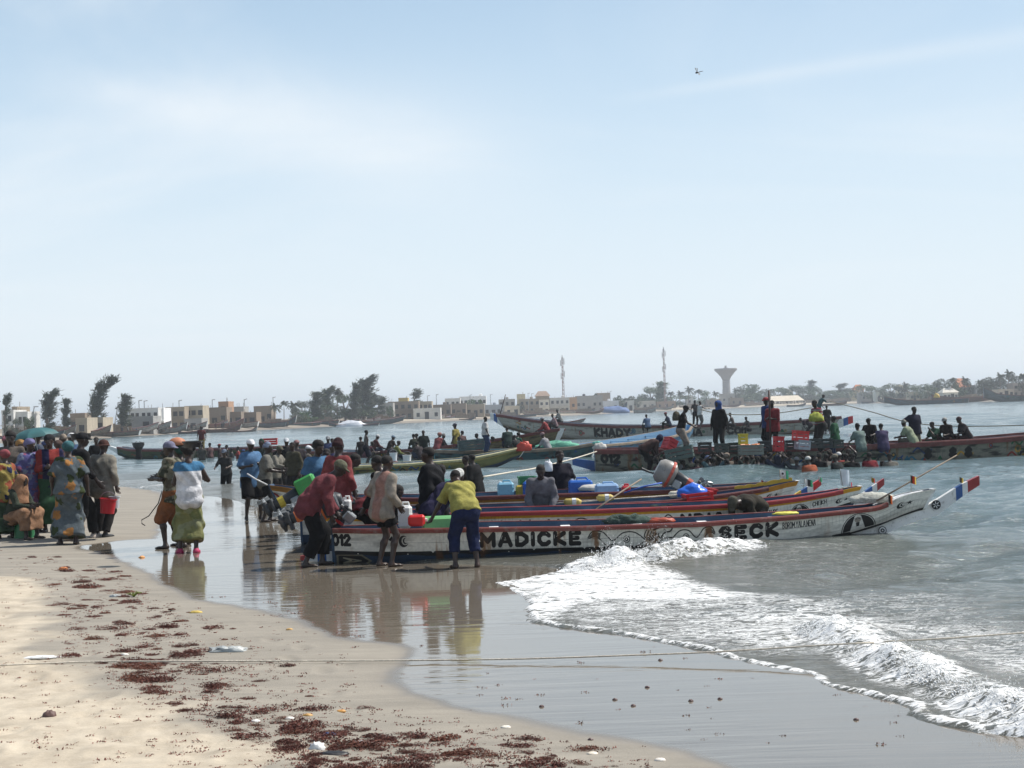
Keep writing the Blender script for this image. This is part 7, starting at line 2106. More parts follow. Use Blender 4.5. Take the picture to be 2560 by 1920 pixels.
for i,(hx,hy,D,ps_,yw,col,hd_,lb,kw) in enumerate(rl):
    if ps_=='chin':kw=dict(pel=(0,0,.60),lean=24,LF=(-.12,.36,.22),RF=(.12,.36,.22),LK=(-.2,.6,1),RK=(.2,.6,1),LH=(.12,.26,.02),RH=(0,.3,-.3));ps_='sitrail'
    person(lb,hx,hy,D=D+1.25 if D<46 else D+.5,H=1.6 if ps_!='stand' else 1.75,yaw=yw,ps=pose(ps_,**kw),top=T(col,sleeve=.45 if 'vest' not in lb else .05,loose=.04,hem=.10),bot=T([(.04,.09,.06),BLK,(.02,.03,.08),(.20,.17,.12),(.32,.30,.2),(.02,.10,.05),(.05,.012,.015),(.05,.012,.015)][i],len=.9),hd=hd_,group=SH,sk=i)
# ---------------------------------------------------------------- waders neck deep along the 012 boat
WD='waders in the water along the 012 boat'
wd=[(1652,1144,43.6,(.16,.04,.05),None,'dark haired wader under the large grey green crate, far left'),(1683,1150,43.2,(.3,.3,.3),(.55,.52,.5),'wader with a pale headcloth under the large grey green crate'),
 (1707,1150,43.3,(.02,.02,.02),None,'bent wader in black under the large grey green crate'),(1741,1147,43.0,(.10,.03,.05),None,'wader in a maroon shirt right of the large grey green crate'),
 (1768,1140,43.4,(.02,.02,.03),(.15,.22,.45),'wader in a blue and white cap'),(1784,1144,43.0,(.08,.20,.24),None,'wader in a teal shirt, water at his chest'),
 (1815,1133,43.5,(.25,.2,.16),(.50,.38,.28),'wader with a beige patterned scarf'),(1817,1147,42.8,(.42,.06,.06),None,'wader in a red vest before the beige scarf'),
 (1838,1140,43.3,(.05,.045,.03),None,'broad wader in dark olive'),(1866,1140,43.4,(.04,.07,.06),None,'wader with a glinting wet head left of the navy shirts'),
 (1893,1140,43.5,(.02,.04,.14),None,'wader in navy blue under the wide grey crate'),(1906,1139,43.8,(.02,.04,.12),None,'second wader in navy blue under the wide grey crate'),
 (1925,1131,43.8,(.03,.03,.04),None,'wader close behind the slate blue hood'),(1942,1138,43.0,(.04,.06,.12),(.03,.04,.08),'wader in a slate blue hood below the red crate'),
 (1972,1128,43.9,(.03,.03,.03),None,'wader behind the grey cap'),(1991,1143,42.8,(.09,.10,.12),(.35,.35,.36),'wader in a grey numbered shirt and grey cap'),
 (2019,1142,42.4,(.62,.12,.02),(.62,.60,.55),'wader in a wet orange oilskin and white cap, closest to the camera'),(2048,1132,43.6,(.03,.03,.03),None,'wader in black right of the orange oilskin'),
 (2064,1134,43.8,(.3,.28,.25),None,'wader with a raised pale sleeve'),(2086,1136,43.0,(.03,.04,.04),(.42,.36,.26),'wader in a tan cap right of the raised sleeve'),
 (2096,1131,43.8,(.50,.05,.03),(.66,.65,.62),'wader in a white cap and red orange shirt'),(2114,1134,43.6,(.25,.22,.12),None,'wader holding a tan box before the black shirt'),
 (2131,1135,43.2,(.014,.014,.016),(.02,.02,.02),'wader in a shiny black shirt and black cap'),(2172,1131,43.2,(.42,.015,.03),None,'wader in a crimson shirt near the right end'),
 (2205,1152,43.4,(.03,.03,.03),None,'wader with only the head above water near the right end'),(2223,1134,43.3,(.26,.24,.19),(.03,.03,.03),'wader in a camouflage shirt, last on the right')]
for i,(hx,hy,D,col,hc,lb) in enumerate(wd):
    up=i in (1,5,9,13,15,18)
    ps_=pose('head_l') if up else pose('stand',lean=[4,10,0][i%3])
    hk=('hair',) if hc is None else (('hood',hc) if 'hood' in lb else (('wrap',hc) if 'scarf' in lb or 'headcloth' in lb else ('cap',hc)))
    person(lb,hx,hy,D=D,H=1.7,yaw=[0,20,-30,10,40][i%5],ps=ps_,top=T(col,sleeve=.5,loose=.05),bot=T(BLK,len=.5),hd=hk,group=WD,sk=i,fat=1.1)
# extra arms and heads packed between the crates and the boat side
for i,(hx,hy) in enumerate([(1662,1136),(1725,1138),(1753,1144),(1798,1136),(1852,1138),(1880,1136),(1957,1132),(2030,1138),(2074,1124),(1780,1126),(1910,1122),(2008,1130),(2120,1122)]):
    person('dark figure pressed against the side of the 012 boat among the waders',hx,hy,D=44.6,H=1.7,yaw=i*40,ps=pose('head_l' if i%3==0 else 'stand'),top=T([(.02,.02,.02),(.03,.05,.04),(.06,.04,.03)][i%3],sleeve=.5,loose=.04),bot=None,hd=('hair',),group=WD,sk=i)
# people far off on the other beach and on boats there
for i,(px,back,k) in enumerate([(306,3,0),(319,3,0),(395,4,0),(560,5,0),(574,6,0),(470,-2,1),(480,-2,1),(490,-2,1),(540,-2,1),(556,-2,1),(903,3,0),(935,4,0)]):
    p=farpt(px,back);hy=960-F*0
    top_z=max(p.z,.3)+1.65;
    q=Vector((p.x,p.y,top_z));v_=q-Vector((0,0,CAM_H));w_=v_.dot(_f)
    person('distant person on the opposite beach',1280+F*v_.dot(_r)/w_,960-F*v_.dot(_u)/w_,D=p.y,H=1.7,yaw=90*(i%3),ps=pose('walk' if i%2 else 'stand',cell=.07),top=T([(.05,.05,.06),(.3,.28,.25),(.25,.06,.05)][i%3]),bot=None,hd=None,group='distant people on the opposite beach',sk=i)
# ================================================================== THE TOWN AND TREES ACROSS THE WATER
TRUNK=paint((.16,.12,.09),rough=.9,var=.3,scale=2,key='trunk')
def leafmat(key,col):
    if key in MATS:return MATS[key]
    m,nt,b=new_mat(key);L=nt.links.new
    g=node(nt,'ShaderNodeObjectInfo');tc=node(nt,'ShaderNodeTexCoord')
    n=node(nt,'ShaderNodeTexNoise',**{'Scale':.9,'Detail':3.0});L(tc.outputs['Object'],n.inputs['Vector'])
    r=node(nt,'ShaderNodeMapRange',**{'From Min':.3,'From Max':.7,'To Min':.7,'To Max':1.3});L(n.outputs['Fac'],r.inputs['Value'])
    r2=node(nt,'ShaderNodeMapRange',**{'To Min':.8,'To Max':1.25});L(g.outputs['Random'],r2.inputs['Value'])
    mu=node(nt,'ShaderNodeMath',operation='MULTIPLY');L(r.outputs[0],mu.inputs[0]);L(r2.outputs[0],mu.inputs[1])
    s=node(nt,'ShaderNodeVectorMath',operation='SCALE');s.inputs[0].default_value=col;L(mu.outputs[0],s.inputs['Scale'])
    L(s.outputs[0],b.inputs['Base Color']);b.inputs['Roughness'].default_value=.7
    MATS[key]=m;return m
LG=leafmat('leaf_grey',(.075,.090,.060));LM=leafmat('leaf_mid',(.065,.105,.042));LB=leafmat('leaf_bright',(.06,.12,.035));LP=leafmat('leaf_palm',(.060,.075,.040))
def tris(c,d,w,l,rs_):
    """thin leaf triangles at centres c along directions d"""
    n=len(c);d=d/(np.linalg.norm(d,axis=1,keepdims=True)+1e-9)
    r=rs_.normal(size=(n,3));s=np.cross(d,r);s/=(np.linalg.norm(s,axis=1,keepdims=True)+1e-9)
    w=np.asarray(w).reshape(-1,1)*np.ones((n,1));l=np.asarray(l).reshape(-1,1)*np.ones((n,1))
    V=np.stack([c-s*w,c+s*w,c+d*l],1).reshape(-1,3)
    return V
def tree_mesh(kind,seed):
    """a tree 10 m tall: returns crown mesh, trunk mesh"""
    rs_=np.random.RandomState(seed);V=[];tb=MB()
    if kind in ('casuarina','leaning','sparse'):
        lean={'casuarina':.06,'leaning':.0,'sparse':.1}[kind]
        def axis(t):
            if kind=='leaning':return np.array([.3+.4*t+max(t-.55,0)**1.3*10,0,10*t-max(t-.7,0)*3.2])
            return np.array([lean*10*t*t,0,10*t])
        tb.tube([tuple(axis(t)+[0.1*math.sin(t*9),0,0]) for t in np.linspace(0,.92,8)],[.28-.26*i/7 for i in range(8)],7)
        nl={'casuarina':46,'leaning':64,'sparse':26}[kind]
        wid={'casuarina':1.45,'leaning':1.7,'sparse':1.0}[kind]
        for k in range(nl):
            t0=rs_.uniform(.10,.95);a=rs_.uniform(0,6.28);p0=axis(t0)
            ln=wid*(1-.35*t0)*rs_.uniform(.5,1.15)*(1 if t0>.2 else .7)
            d=np.array([math.cos(a)*.75+.35,math.sin(a)*.75,rs_.uniform(.6,1.3)]);d/=np.linalg.norm(d)
            p1=p0+d*ln*1.15
            tb.tube([tuple(p0),tuple((p0+p1)/2+[0,0,-.05]),tuple(p1)],[.06,.04,.015],4,caps=False)
            n=62 if kind!='sparse' else 46
            u=rs_.uniform(.15,1.1,n)[:,None];c=p0+(p1-p0)*u+rs_.normal(0,.17,(n,3))*(0.5+u)
            dd_=d*.9+rs_.normal(0,.45,(n,3))+np.array([.45,0,.15])
            V.append(tris(c,dd_,rs_.uniform(.06,.12,n),rs_.uniform(.35,.75,n),rs_))
    elif kind in ('round','bushy','flat'):
        hh={'round':10,'bushy':10,'flat':10}[kind]
        tb.tube([(0,0,0),(.15,0,2.2),(0,.1,4.5)],[.34,.26,.18],7)
        nb={'round':15,'bushy':13,'flat':12}[kind]
        for k in range(nb):
            a=rs_.uniform(0,6.28);r=math.sqrt(rs_.uniform(0,1))*{'round':2.9,'bushy':3.3,'flat':5.0}[kind]
            z={'round':rs_.uniform(3.8,8.4),'bushy':rs_.uniform(1.6,8.2),'flat':rs_.uniform(6.5,8.6)}[kind]
            if kind!='flat':r*=math.sqrt(max(1-((z-5.2)/4.6)**2,.1))
            c0=np.array([r*math.cos(a),r*math.sin(a),z]);rr=rs_.uniform(1.1,1.75)
            tb.tube([(0,0,min(z*.5,4)),tuple(c0*[.6,.6,.85]),tuple(c0)],[.14,.08,.03],4,caps=False)
            n=170;q=rs_.normal(size=(n,3));q/=np.linalg.norm(q,axis=1,keepdims=True)
            c=c0+q*rr*rs_.uniform(.55,1.05,(n,1))*[1,1,.8]
            V.append(tris(c,q+rs_.normal(0,.7,(n,3)),rs_.uniform(.12,.24,n),rs_.uniform(.25,.5,n),rs_))
    elif kind=='palm':
        tb.tube([(0,0,0),(.25,0,3),(.35,0,6),(.3,0,8.1)],[.24,.17,.14,.13],7)
        for k in range(24):
            a=rs_.uniform(0,6.28);el=rs_.uniform(-.35,1.3);L_=rs_.uniform(2.6,3.5)
            pts=[]
            for i in range(9):
                u=i/8;dz=math.sin(el)*L_*u-1.9*u*u*math.cos(el*.6);rr=math.cos(el)*L_*u*(1-.1*u)
                pts.append(np.array([.3+rr*math.cos(a)+.25*u,rr*math.sin(a),8.1+dz]))
            for i in range(8):
                d=pts[i+1]-pts[i];s_=np.cross(d,[0,0,1.]);s_/=(np.linalg.norm(s_)+1e-9)
                n=4;c=pts[i]+d*rs_.uniform(0,1,(n,1))
                for sg in (-1,1):
                    V.append(tris(c,sg*s_*.8+np.array([0,0,-.55])+d*.8+rs_.normal(0,.1,(n,3)),rs_.uniform(.06,.10,n),rs_.uniform(.55,.85,n)*(1-.5*abs(i/8-.4)),rs_))
    V=np.concatenate(V);q=np.arange(len(V)).reshape(-1,3)
    return mesh_np('crown',V,q,smooth=False),tb
TM={}
def tree_var(kind,v,mat):
    k=(kind,v,mat.name)
    if k not in TM:
        cm,tb=tree_mesh(kind,100+v*13+len(kind));cm.materials.append(mat)
        me=bpy.data.meshes.new('trunk');me.from_pydata(tb.v,[],tb.f);me.materials.append(TRUNK)
        TM[k]=(cm,me)
    return TM[k]
TREES=0
def tree(px,ytop,back,kind,mat,label,w=None,v=None,group=None,name=None,rz=None):
    global TREES
    TREES+=1;rs_=random.Random(TREES)
    b=farpt(px,back);top=P(px,ytop,b.y);H=max(top.z-b.z,1.5)
    v=rs_.randrange(3) if v is None else v
    cm,tm=tree_var(kind,v,mat)
    e=empty(name or {'palm':'palm_tree','casuarina':'casuarina_tree','leaning':'casuarina_tree','sparse':'casuarina_tree'}.get(kind,'broadleaf_tree'),b,label,'tree',group,rz if rz is not None else (rs_.uniform(-.5,.5)))
    s=H/10.0;nat={'casuarina':2.5,'leaning':5.2,'sparse':2.1,'round':7.5,'bushy':8,'flat':11,'palm':6.4}[kind]
    sx=s if w is None else (w*b.y/F)/nat
    e.scale=(sx,sx,s)
    for nm,me in (('crown',cm),('trunk',tm)):
        o=bpy.data.objects.new(nm,me);COL.objects.link(o);o.parent=e
    return e
tree(12,972,14,'sparse',LG,'thin wispy tree at the left edge of the far shore',w=26)
tree(118,977,16,'casuarina',LG,'broad grey green casuarina above the umbrella',w=46,v=0)
tree(163,1001,18,'casuarina',LG,'short casuarina between the broad one and the wind bent one',w=28,v=1)
e=tree(232,937,18,'leaning',LG,'tall wind bent casuarina with its crown blown to the right',w=80,v=0,rz=0)
tree(306,989,16,'casuarina',LG,'medium casuarina left of the white terraced house',w=44,v=2)
tree(72,1034,15,'round',LM,'round dark green bush tree at the left before the white house',w=30)
tree(42,1042,14,'bushy',LG,'low grey shrub before the two storey white house',w=26)
tree(262,1034,24,'bushy',LM,'green bush behind the beige wall left of the casuarina',w=30)
clump=[(685,1006,'palm',LP,34),(710,997,'palm',LP,30),(731,1001,'palm',LP,36),(758,997,'bushy',LG,36),(786,984,'casuarina',LG,34),(813,969,'casuarina',LG,32),(843,965,'palm',LP,40),
 (864,979,'bushy',LM,56),(884,961,'casuarina',LG,30),(908,943,'casuarina',LG,46),(924,985,'casuarina',LG,34),(942,994,'sparse',LG,30),(768,1022,'bushy',LB,42),(742,1015,'bushy',LG,34),(830,1010,'bushy',LG,50),(876,1014,'bushy',LB,44),(800,1005,'bushy',LM,44),(905,1000,'bushy',LM,50)]
words=['leftmost palm of the thick grove','second palm of the thick grove','third palm of the grove, slightly lower','grey bush tree right of the three palms','first casuarina of the grove','tall casuarina left of the tallest palm','tallest palm in the middle of the grove',
 'olive round tree in the middle of the grove','casuarina just left of the tallest tree','tallest dark casuarina of the grove','lower casuarina hugging the tallest one','sparse tree at the right end of the grove','bright green bush at the foot of the grove, left','grey bush under the palms','wide grey bush at the foot of the grove','bright green bush under the tallest casuarina','mid green bush between palms and casuarinas','dark bush at the foot of the tallest casuarina']
for i,(px,y,k,mt,w) in enumerate(clump):tree(px,y,20+(i%4)*3,k,mt,words[i]+' across the water',w=w*(1.45 if k=='bushy' else 1.25),group='grove on the far shore')
tree(1031,975,40,'sparse',LG,'lone small casuarina right of the yellow block',w=36)
tree(1186,997,40,'flat',LM,'flat topped tree in front of the white modern building',w=48)
tree(977,1003,30,'bushy',LM,'small bush beside the grey hut right of the grove',w=22)
tree(1299,1000,42,'bushy',LG,'grey green tree among the beige houses under the cream cube',w=28)
tree(1333,1003,40,'bushy',LG,'low bush before the gabled house',w=24)
tree(1490,979,60,'palm',LP,'small palm beside the brown upstairs room',w=20)
tree(1548,976,42,'bushy',LM,'dense dark tree beside the white cottage with square windows',w=32)
row=[(1578,979,'bushy',LG,30),(1600,984,'bushy',LM,30),(1629,962,'bushy',LM,36),(1646,957,'casuarina',LM,34),(1612,975,'bushy',LG,30),(1677,976,'palm',LP,24),(1699,975,'palm',LP,28),(1721,964,'palm',LP,28),(1745,970,'palm',LP,28),(1768,972,'bushy',LM,30),
 (1787,976,'palm',LP,24),(1838,968,'palm',LP,22),(1859,961,'bushy',LG,28),(1880,956,'round',LM,40),(1901,967,'bushy',LM,34),(1925,968,'bushy',LG,34),(1945,966,'bushy',LM,34),(1966,964,'bushy',LM,34),(1993,959,'bushy',LM,40),(2025,953,'casuarina',LG,24),
 (2010,965,'bushy',LG,40),(2052,962,'bushy',LM,34),(2075,968,'bushy',LM,34),(2094,954,'sparse',LG,26),(2117,961,'bushy',LM,34),(2137,966,'bushy',LG,34),(2158,959,'bushy',LM,36),(2182,964,'bushy',LM,34),(2205,963,'bushy',LG,34),(2228,955,'bushy',LM,34),(2250,960,'bushy',LG,30),(2262,953,'palm',LP,24),
 (2294,957,'bushy',LM,36),(2323,955,'bushy',LM,40),(2350,931,'bushy',LG,36),(2379,940,'palm',LP,34),(2395,950,'bushy',LM,30),(2411,939,'palm',LP,28),(2427,945,'bushy',LG,26),(2447,948,'palm',LP,28),(2468,927,'bushy',LG,36),(2500,929,'palm',LP,34),(2488,942,'bushy',LG,34),(2521,921,'palm',LP,30),(2540,930,'bushy',LG,34),(2556,929,'palm',LP,34),(2580,925,'bushy',LG,40),(1655,985,'bushy',LG,34),(1735,985,'bushy',LM,50),(1690,987,'bushy',LM,44),(1880,975,'bushy',LM,46),
 (2340,962,'bushy',LM,40),(2405,965,'bushy',LM,40),(2515,950,'bushy',LG,50),(2280,966,'bushy',LG,40),(2095,972,'bushy',LM,44),(2035,972,'bushy',LM,44)]
def side_of(px):
    return ('left of the water tower' if px<1800 else 'just right of the water tower' if px<1900 else 'above the long thatched shelter' if px<2010 else 'behind the orange roofed hut' if px<2170 else 'behind the cream tower house' if px<2300 else 'on the rise at the right' if px<2460 else 'at the right edge')
kw_={'bushy':'spreading broadleaf tree','palm':'feathery palm','casuarina':'slim dark casuarina','round':'tall dense rounded tree','sparse':'thin open crowned tree'}
seen_l={}
for i,(px,y,k,mt,w) in enumerate(row):
    base=kw_[k]+' '+side_of(px);seen_l.setdefault(base,[]).append((px,i))
ords=['first','second','third','fourth','fifth','sixth','seventh','eighth','ninth','tenth','eleventh','twelfth']
lab={}
for base,l_ in seen_l.items():
    l_.sort()
    for n_,(px,i) in enumerate(l_):lab[i]=base if len(l_)==1 else '%s, %s of %d from the left'%(base,ords[n_],len(l_))
for i,(px,y,k,mt,w) in enumerate(row):tree(px,y,45+(i%5)*6,k,mt,lab[i],w=w*(1.7 if k=='bushy' else 1.25),group='trees along the far shore')
# ---------------------------------------------------------------- houses
DARK=paint((.03,.03,.032),rough=.3,key='windowdark')
def hm(col):return paint(col,rough=.9,var=.14,scale=.6,bump=.2,bscale=4,dirt=.15)
def house(px0,px1,ytop,back,col,label,rows=1,cols=3,depth=6.0,yb=None,roof=None,parapet=.3,door=True,slab=True,winw=.9,cat='house',skew=0.0,lit=None,name='house',posts=0):
    pc=(px0+px1)/2;b=farpt(pc,back);D=b.y
    w=(px1-px0)/F*D;top=P(pc,ytop,D).z;z0=b.z-.3
    if yb is not None:z0=P(pc,yb,D).z
    h=max(top-z0,1.0);mt=hm(col)
    e=empty(name,(b.x,D,z0),label,cat,None,skew)
    m=MB()
    m.box((0,depth/2,h/2),(w,depth,h));m.build('wall',mt,e)
    if parapet and not roof:
        m=MB();t=.15
        for sx in (-1,1):m.box((sx*(w/2-t/2+.02),depth/2,h+parapet/2),(t,depth+.04,parapet))
        for yy in (-.02+t/2,depth+.02-t/2):m.box((0,yy,h+parapet/2+.003),(w-2*t+.04,t,parapet))
        m.build('parapet',mt,e)
    if roof:
        m=MB();o=.4
        m.add([(-w/2-o,-o,h),(w/2+o,-o,h),(w/2+o,depth+o,h),(-w/2-o,depth+o,h),(-w*.3,depth/2,h+roof[1]),(w*.3,depth/2,h+roof[1])],[(0,1,5,4),(1,2,5),(2,3,4,5),(3,0,4),(0,3,2,1)])
        m.build('roof',hm(roof[0]),e)
    sth=h/rows
    if slab and rows>1:
        for r_ in range(1,rows):
            m=MB();m.box((0,-.25,r_*sth),(w+.2,.6,.16));m.build('floor_slab',mt,e)
    rs_=np.random.RandomState(int(px0))
    wh=min(1.1,sth*.42)
    for r_ in range(rows):
        for c_ in range(cols):
            x=(c_+.5)/cols*w-w/2+rs_.uniform(-.15,.15);isd=door and r_==0 and c_==cols//2
            ww,hh=(winw,wh) if not isd else (1.0,min(2.0,sth*.75));zc=r_*sth+(sth*.52 if not isd else hh/2+.3)
            if ww>w/cols*.8:ww=w/cols*.6
            m=MB();t=.08
            m.box((x,-.04,zc+hh/2+t/2),(ww+2*t,.10,t));m.box((x,-.05,zc-hh/2-t/2),(ww+2*t+.1,.14,t))
            for sx in (-1,1):m.box((x+sx*(ww/2+t/2),-.04,zc),(t,.10,hh))
            f=m.build('door' if isd else 'window',mt if not isd else hm((.12,.09,.07)),e)
            m=MB();m.box((x,-.012,zc),(ww,.03,hh));m.build('door_leaf' if isd else 'pane',DARK,f)
    for k in range(rs_.randint(1,4)):               # roof clutter: starter bars, tanks
        x_=rs_.uniform(-w*.45,w*.45);y_=rs_.uniform(.3,depth*.6)
        if roof:break
        m=MB();m.tube([(x_,y_,h),(x_+.05,y_,h+rs_.uniform(.6,1.3))],.04,4);m.build('starter_bar',WOODGREY,e)
    if not roof and w>5 and rs_.rand()<.5:
        x_=rs_.uniform(-w*.35,w*.35);m=MB();m.lathe([(.5,0),(.55,.1),(.55,.9),(.3,1.05),(.05,1.05)],(x_,depth*.5,h),10);m.build('roof_tank',DARK if rs_.rand()<.4 else mt,e)
    for k in range(posts):
        m=MB();m.box((-w/2+(k+.5)*w/posts,-.9,h*.46),(.18,.18,h*.92));m.build('post',mt,e)
    if posts:
        m=MB();m.box((0,-.55,h*.94),(w,1.1,.12));m.build('verandah_roof',mt,e)
    return e
WH=(.62,.61,.58);CR_=(.42,.36,.27);TN=(.33,.27,.20);BR=(.24,.19,.145);GY=(.33,.32,.30)
H_=[(6,36,1030,22,WH,'white two storey house at the left edge',2,2),(32,46,1021,26,TN,'brown rooftop room on the white house at the left',2,1),(30,71,1034,20,WH,'white house with arched ground floor beside the edge one',2,3),
 (177,214,1037,30,BR,'brown shed with a low roof between two casuarinas',1,2),(190,219,1049,12,CR_,'small beige hut just left of the wind bent tree',1,1),(228,259,1048,13,CR_,'beige block hut at the foot of the wind bent tree',1,2),
 (306,384,1045,14,GY,'long grey boundary building under the white terraced house',1,2),(324,397,1024,22,WH,'white terraced house with a dark verandah',2,5),(376,411,1024,18,(.80,.79,.77),'bright white cube house joined to the terraced one',2,2),
 (414,463,1021,18,TN,'tan unfinished house with a round dish, left half of the pair',2,3),(463,509,1018,16,CR_,'cream unfinished two storey house with a white pillar',2,3),(462,505,1050,9,GY,'low grey yard wall in front of the cream unfinished house',1,1),
 (509,568,1022,20,BR,'plain brown house right of the cream unfinished one',1,3),(548,573,1007,24,(.40,.24,.15),'orange brown stair tower on the brown houses',2,1),(576,611,1020,30,GY,'grey roofed house right of the orange brown tower',1,2),
 (567,604,1033,18,BR,'low brown compound left of the palm',1,2),(604,642,1034,17,(.23,.17,.12),'dark brown compound with a pale sign under the palm',1,2),(636,680,1018,30,BR,'brown flat house at the left end of the grove',1,3),
 (950,984,1010,34,GY,'grey low house at the right end of the grove',1,2),(998,1021,997,44,(.55,.40,.14),'yellow ochre rooftop block',1,1),(971,1048,1006,34,BR,'wide brown house under the yellow block',2,5),
 (1047,1081,1006,30,CR_,'beige house with tall white door right of the small casuarina',2,3),(1034,1102,1023,18,(.66,.63,.58),'small whitewashed house with a thatched lean-to on the beach',1,3),(1080,1128,1014,30,(.2,.16,.13),'dark shuttered store behind the whitewashed house',1,3),
 (1128,1166,1011,30,BR,'brown store with wide openings under the white modern block',1,3),(1114,1152,998,60,(.6,.58,.55),'pale house left of the white modern block',2,3),(1150,1217,993,62,(.78,.77,.75),'long white modern block with a sign on its end',2,6),
 (1166,1212,1013,28,TN,'tan house with a pergola beside the long boat’s mast',1,3),(1212,1256,1014,30,(.38,.40,.43),'blue grey house behind the mast',1,3),(1248,1289,1000,48,GY,'grey flat house right of the mast',2,3),
 (1262,1300,1017,24,(.60,.50,.36),'low cream wall house by the beach right of the mast',1,2),(1294,1315,987,55,(.62,.53,.33),'cream cube water tank house',1,1),(1300,1350,999,42,TN,'wide tan house under the cream cube',2,4),
 (1349,1374,1001,36,(.7,.64,.54),'narrow cream house with two tall white windows',2,2),(1376,1425,996,44,(.52,.5,.46),'grey white villa under the first lattice mast',2,4),(1425,1444,995,46,(.42,.26,.15),'orange brown hut right of the grey white villa',1,1),
 (1441,1508,991,50,GY,'long grey hall between the two lattice masts',1,5),(1496,1527,984,56,(.34,.27,.22),'brown upstairs room beside the small palm',1,2),(1497,1548,1004,26,(.62,.63,.64),'white cottage with small square dark windows',1,3),
 (1550,1586,1003,30,(.55,.54,.50),'pale kiosk with a white awning roof',1,2),(1586,1640,1004,34,(.46,.43,.38),'long pale wall building left of the backpack porter',1,3),(1643,1690,1005,36,(.30,.21,.15),'brown low sheds behind the backpack porter',1,3),
 (1717,1733,990,60,(.6,.58,.55),'small white gabled shed among the palms',1,1),(1768,1802,1000,40,BR,'brown hut row below the water tower, left',1,2),(1803,1855,985,70,(.50,.46,.40),'flat pale hall at the foot of the water tower',1,3),
 (1826,1860,996,45,BR,'brown hut row below the water tower, right',1,2),(1973,1984,975,80,(.6,.52,.40),'slim beige tower block among trees',2,1),(2129,2150,981,40,(.55,.47,.30),'yellowish gate house at the end of the grey wall',1,1),(2150,2192,982,42,(.36,.33,.29),'long grey wall building with a blue patch',1,2),
 (2191,2205,981,38,(.70,.66,.55),'white gable end house on the beach right of centre',1,1),(2249,2271,964,80,(.66,.60,.45),'cream tower house with a stepped top',3,2),(2258,2276,979,60,(.7,.68,.62),'white annex below the cream tower house',1,1),
 (2276,2300,981,50,(.50,.42,.30),'row of beige stalls right of the white annex',1,3),(2316,2326,973,70,(.66,.64,.62),'little white hut seen through the trees',1,1),(2440,2488,964,70,(.36,.37,.38),'long grey hall with a white end on the right',1,4),(2487,2494,963,69,WH,'white end bay of the long grey hall',1,1),
 (2497,2536,975,44,(.45,.40,.33),'greyish houses behind the high bowed boat',1,3),(2534,2590,959,60,(.30,.26,.23),'brown building with a white roof at the right edge',2,4)]
for px0,px1,yt,bk_,col,lb,rr,cc in H_:house(px0,px1,yt,bk_,col,lb,rows=rr,cols=cc,door=rr==1 and cc>1)
house(2139,2161,974,60,(.42,.3,.2),'hut with an orange tiled roof among the trees',1,2,roof=((.50,.17,.07),2.6))
house(2394,2427,968,60,(.52,.45,.36),'house with a pale orange hipped roof on the right',1,3,roof=((.52,.22,.12),3.2))
house(2359,2396,981,40,(.66,.64,.58),'low white house with a pale hipped roof by the beach',1,4,roof=((.6,.56,.48),1.5))
house(1341,1375,990,50,TN,'tan gabled house left of the first lattice mast',1,2,roof=((.28,.2,.15),1.8))
# long open shelter
e=empty('shelter',farpt(1965,25),'long open shelter with a pale sloping roof on posts','shelter');D=e.location.y;w=(2010-1925)/F*D
h0=P(1965,1002,D).z-e.location.z;h1=P(1965,989,D).z-e.location.z
m=MB();m.add([(-w/2,-4,h0),(w/2,-4,h0),(w*.42,5,h1),(-w*.38,5,h1),(-w/2,-4,h0-.2),(w/2,-4,h0-.2),(w*.42,5,h1-.2),(-w*.38,5,h1-.2)],[(0,1,2,3),(7,6,5,4),(0,4,5,1),(1,5,6,2),(2,6,7,3),(3,7,4,0)]);m.build('roof',hm((.60,.52,.40)),e)
for k in range(9):
    for yy in (-3.6,4.5):
        m=MB();m.tube([(-w*.42+k*w*.84/8,yy,-.5),(-w*.42+k*w*.84/8,yy,h0-.1)],.12,6);m.build('post',WOODGREY,e)
# fences and thatch rows along the top of the beach
rs=np.random.RandomState(3)
FEN=[(20,90),(110,180),(262,330),(345,410),(505,560),(640,720),(740,830),(930,1000),(1110,1190),(1210,1290),(1300,1395),(1400,1480),(1560,1640),(1700,1790),(1860,1925),(2015,2060),(2062,2125),(2210,2290),(2300,2355),(2400,2470)]
FL=['by the left edge','under the umbrella side casuarina','left of the white terraced house','below the white terraced house','below the orange brown tower','before the palms','below the grove','right of the grove','before the brown store','under the mast','below the tan houses','below the first lattice mast','before the long pale wall','below the palms left of the water tower','left of the long shelter','right of the long shelter','left of the yellowish gate house','under the cream tower house','before the low white house','on the far right beach']
for (a0,a1),lb in zip(FEN,FL):
    pc=(a0+a1)/2;b=farpt(pc,17 if pc<1300 else 26);w=(a1-a0)/F*b.y
    e=empty('palm_fence',b,'brown reed fence along the beach '+lb,'fence');mt=paint((.20,.155,.11),rough=.95,var=.35,scale=1.5,bump=.8,bscale=10,key='reed')
    n=5
    for k in range(n):
        hh=rs.uniform(1.0,1.9);m=MB();m.box((-w/2+(k+.5)*w/n,rs.uniform(-.2,.2),hh/2-.3),(w/n*.98,.12,hh+.6),Matrix.Rotation(rs.uniform(-.03,.03),3,'Y'));m.build('reed_panel',mt,e)
        m=MB();m.tube([(-w/2+k*w/n,0,-.3),(-w/2+k*w/n,0,hh+.4)],.07,5);m.build('post',WOODGREY,e)
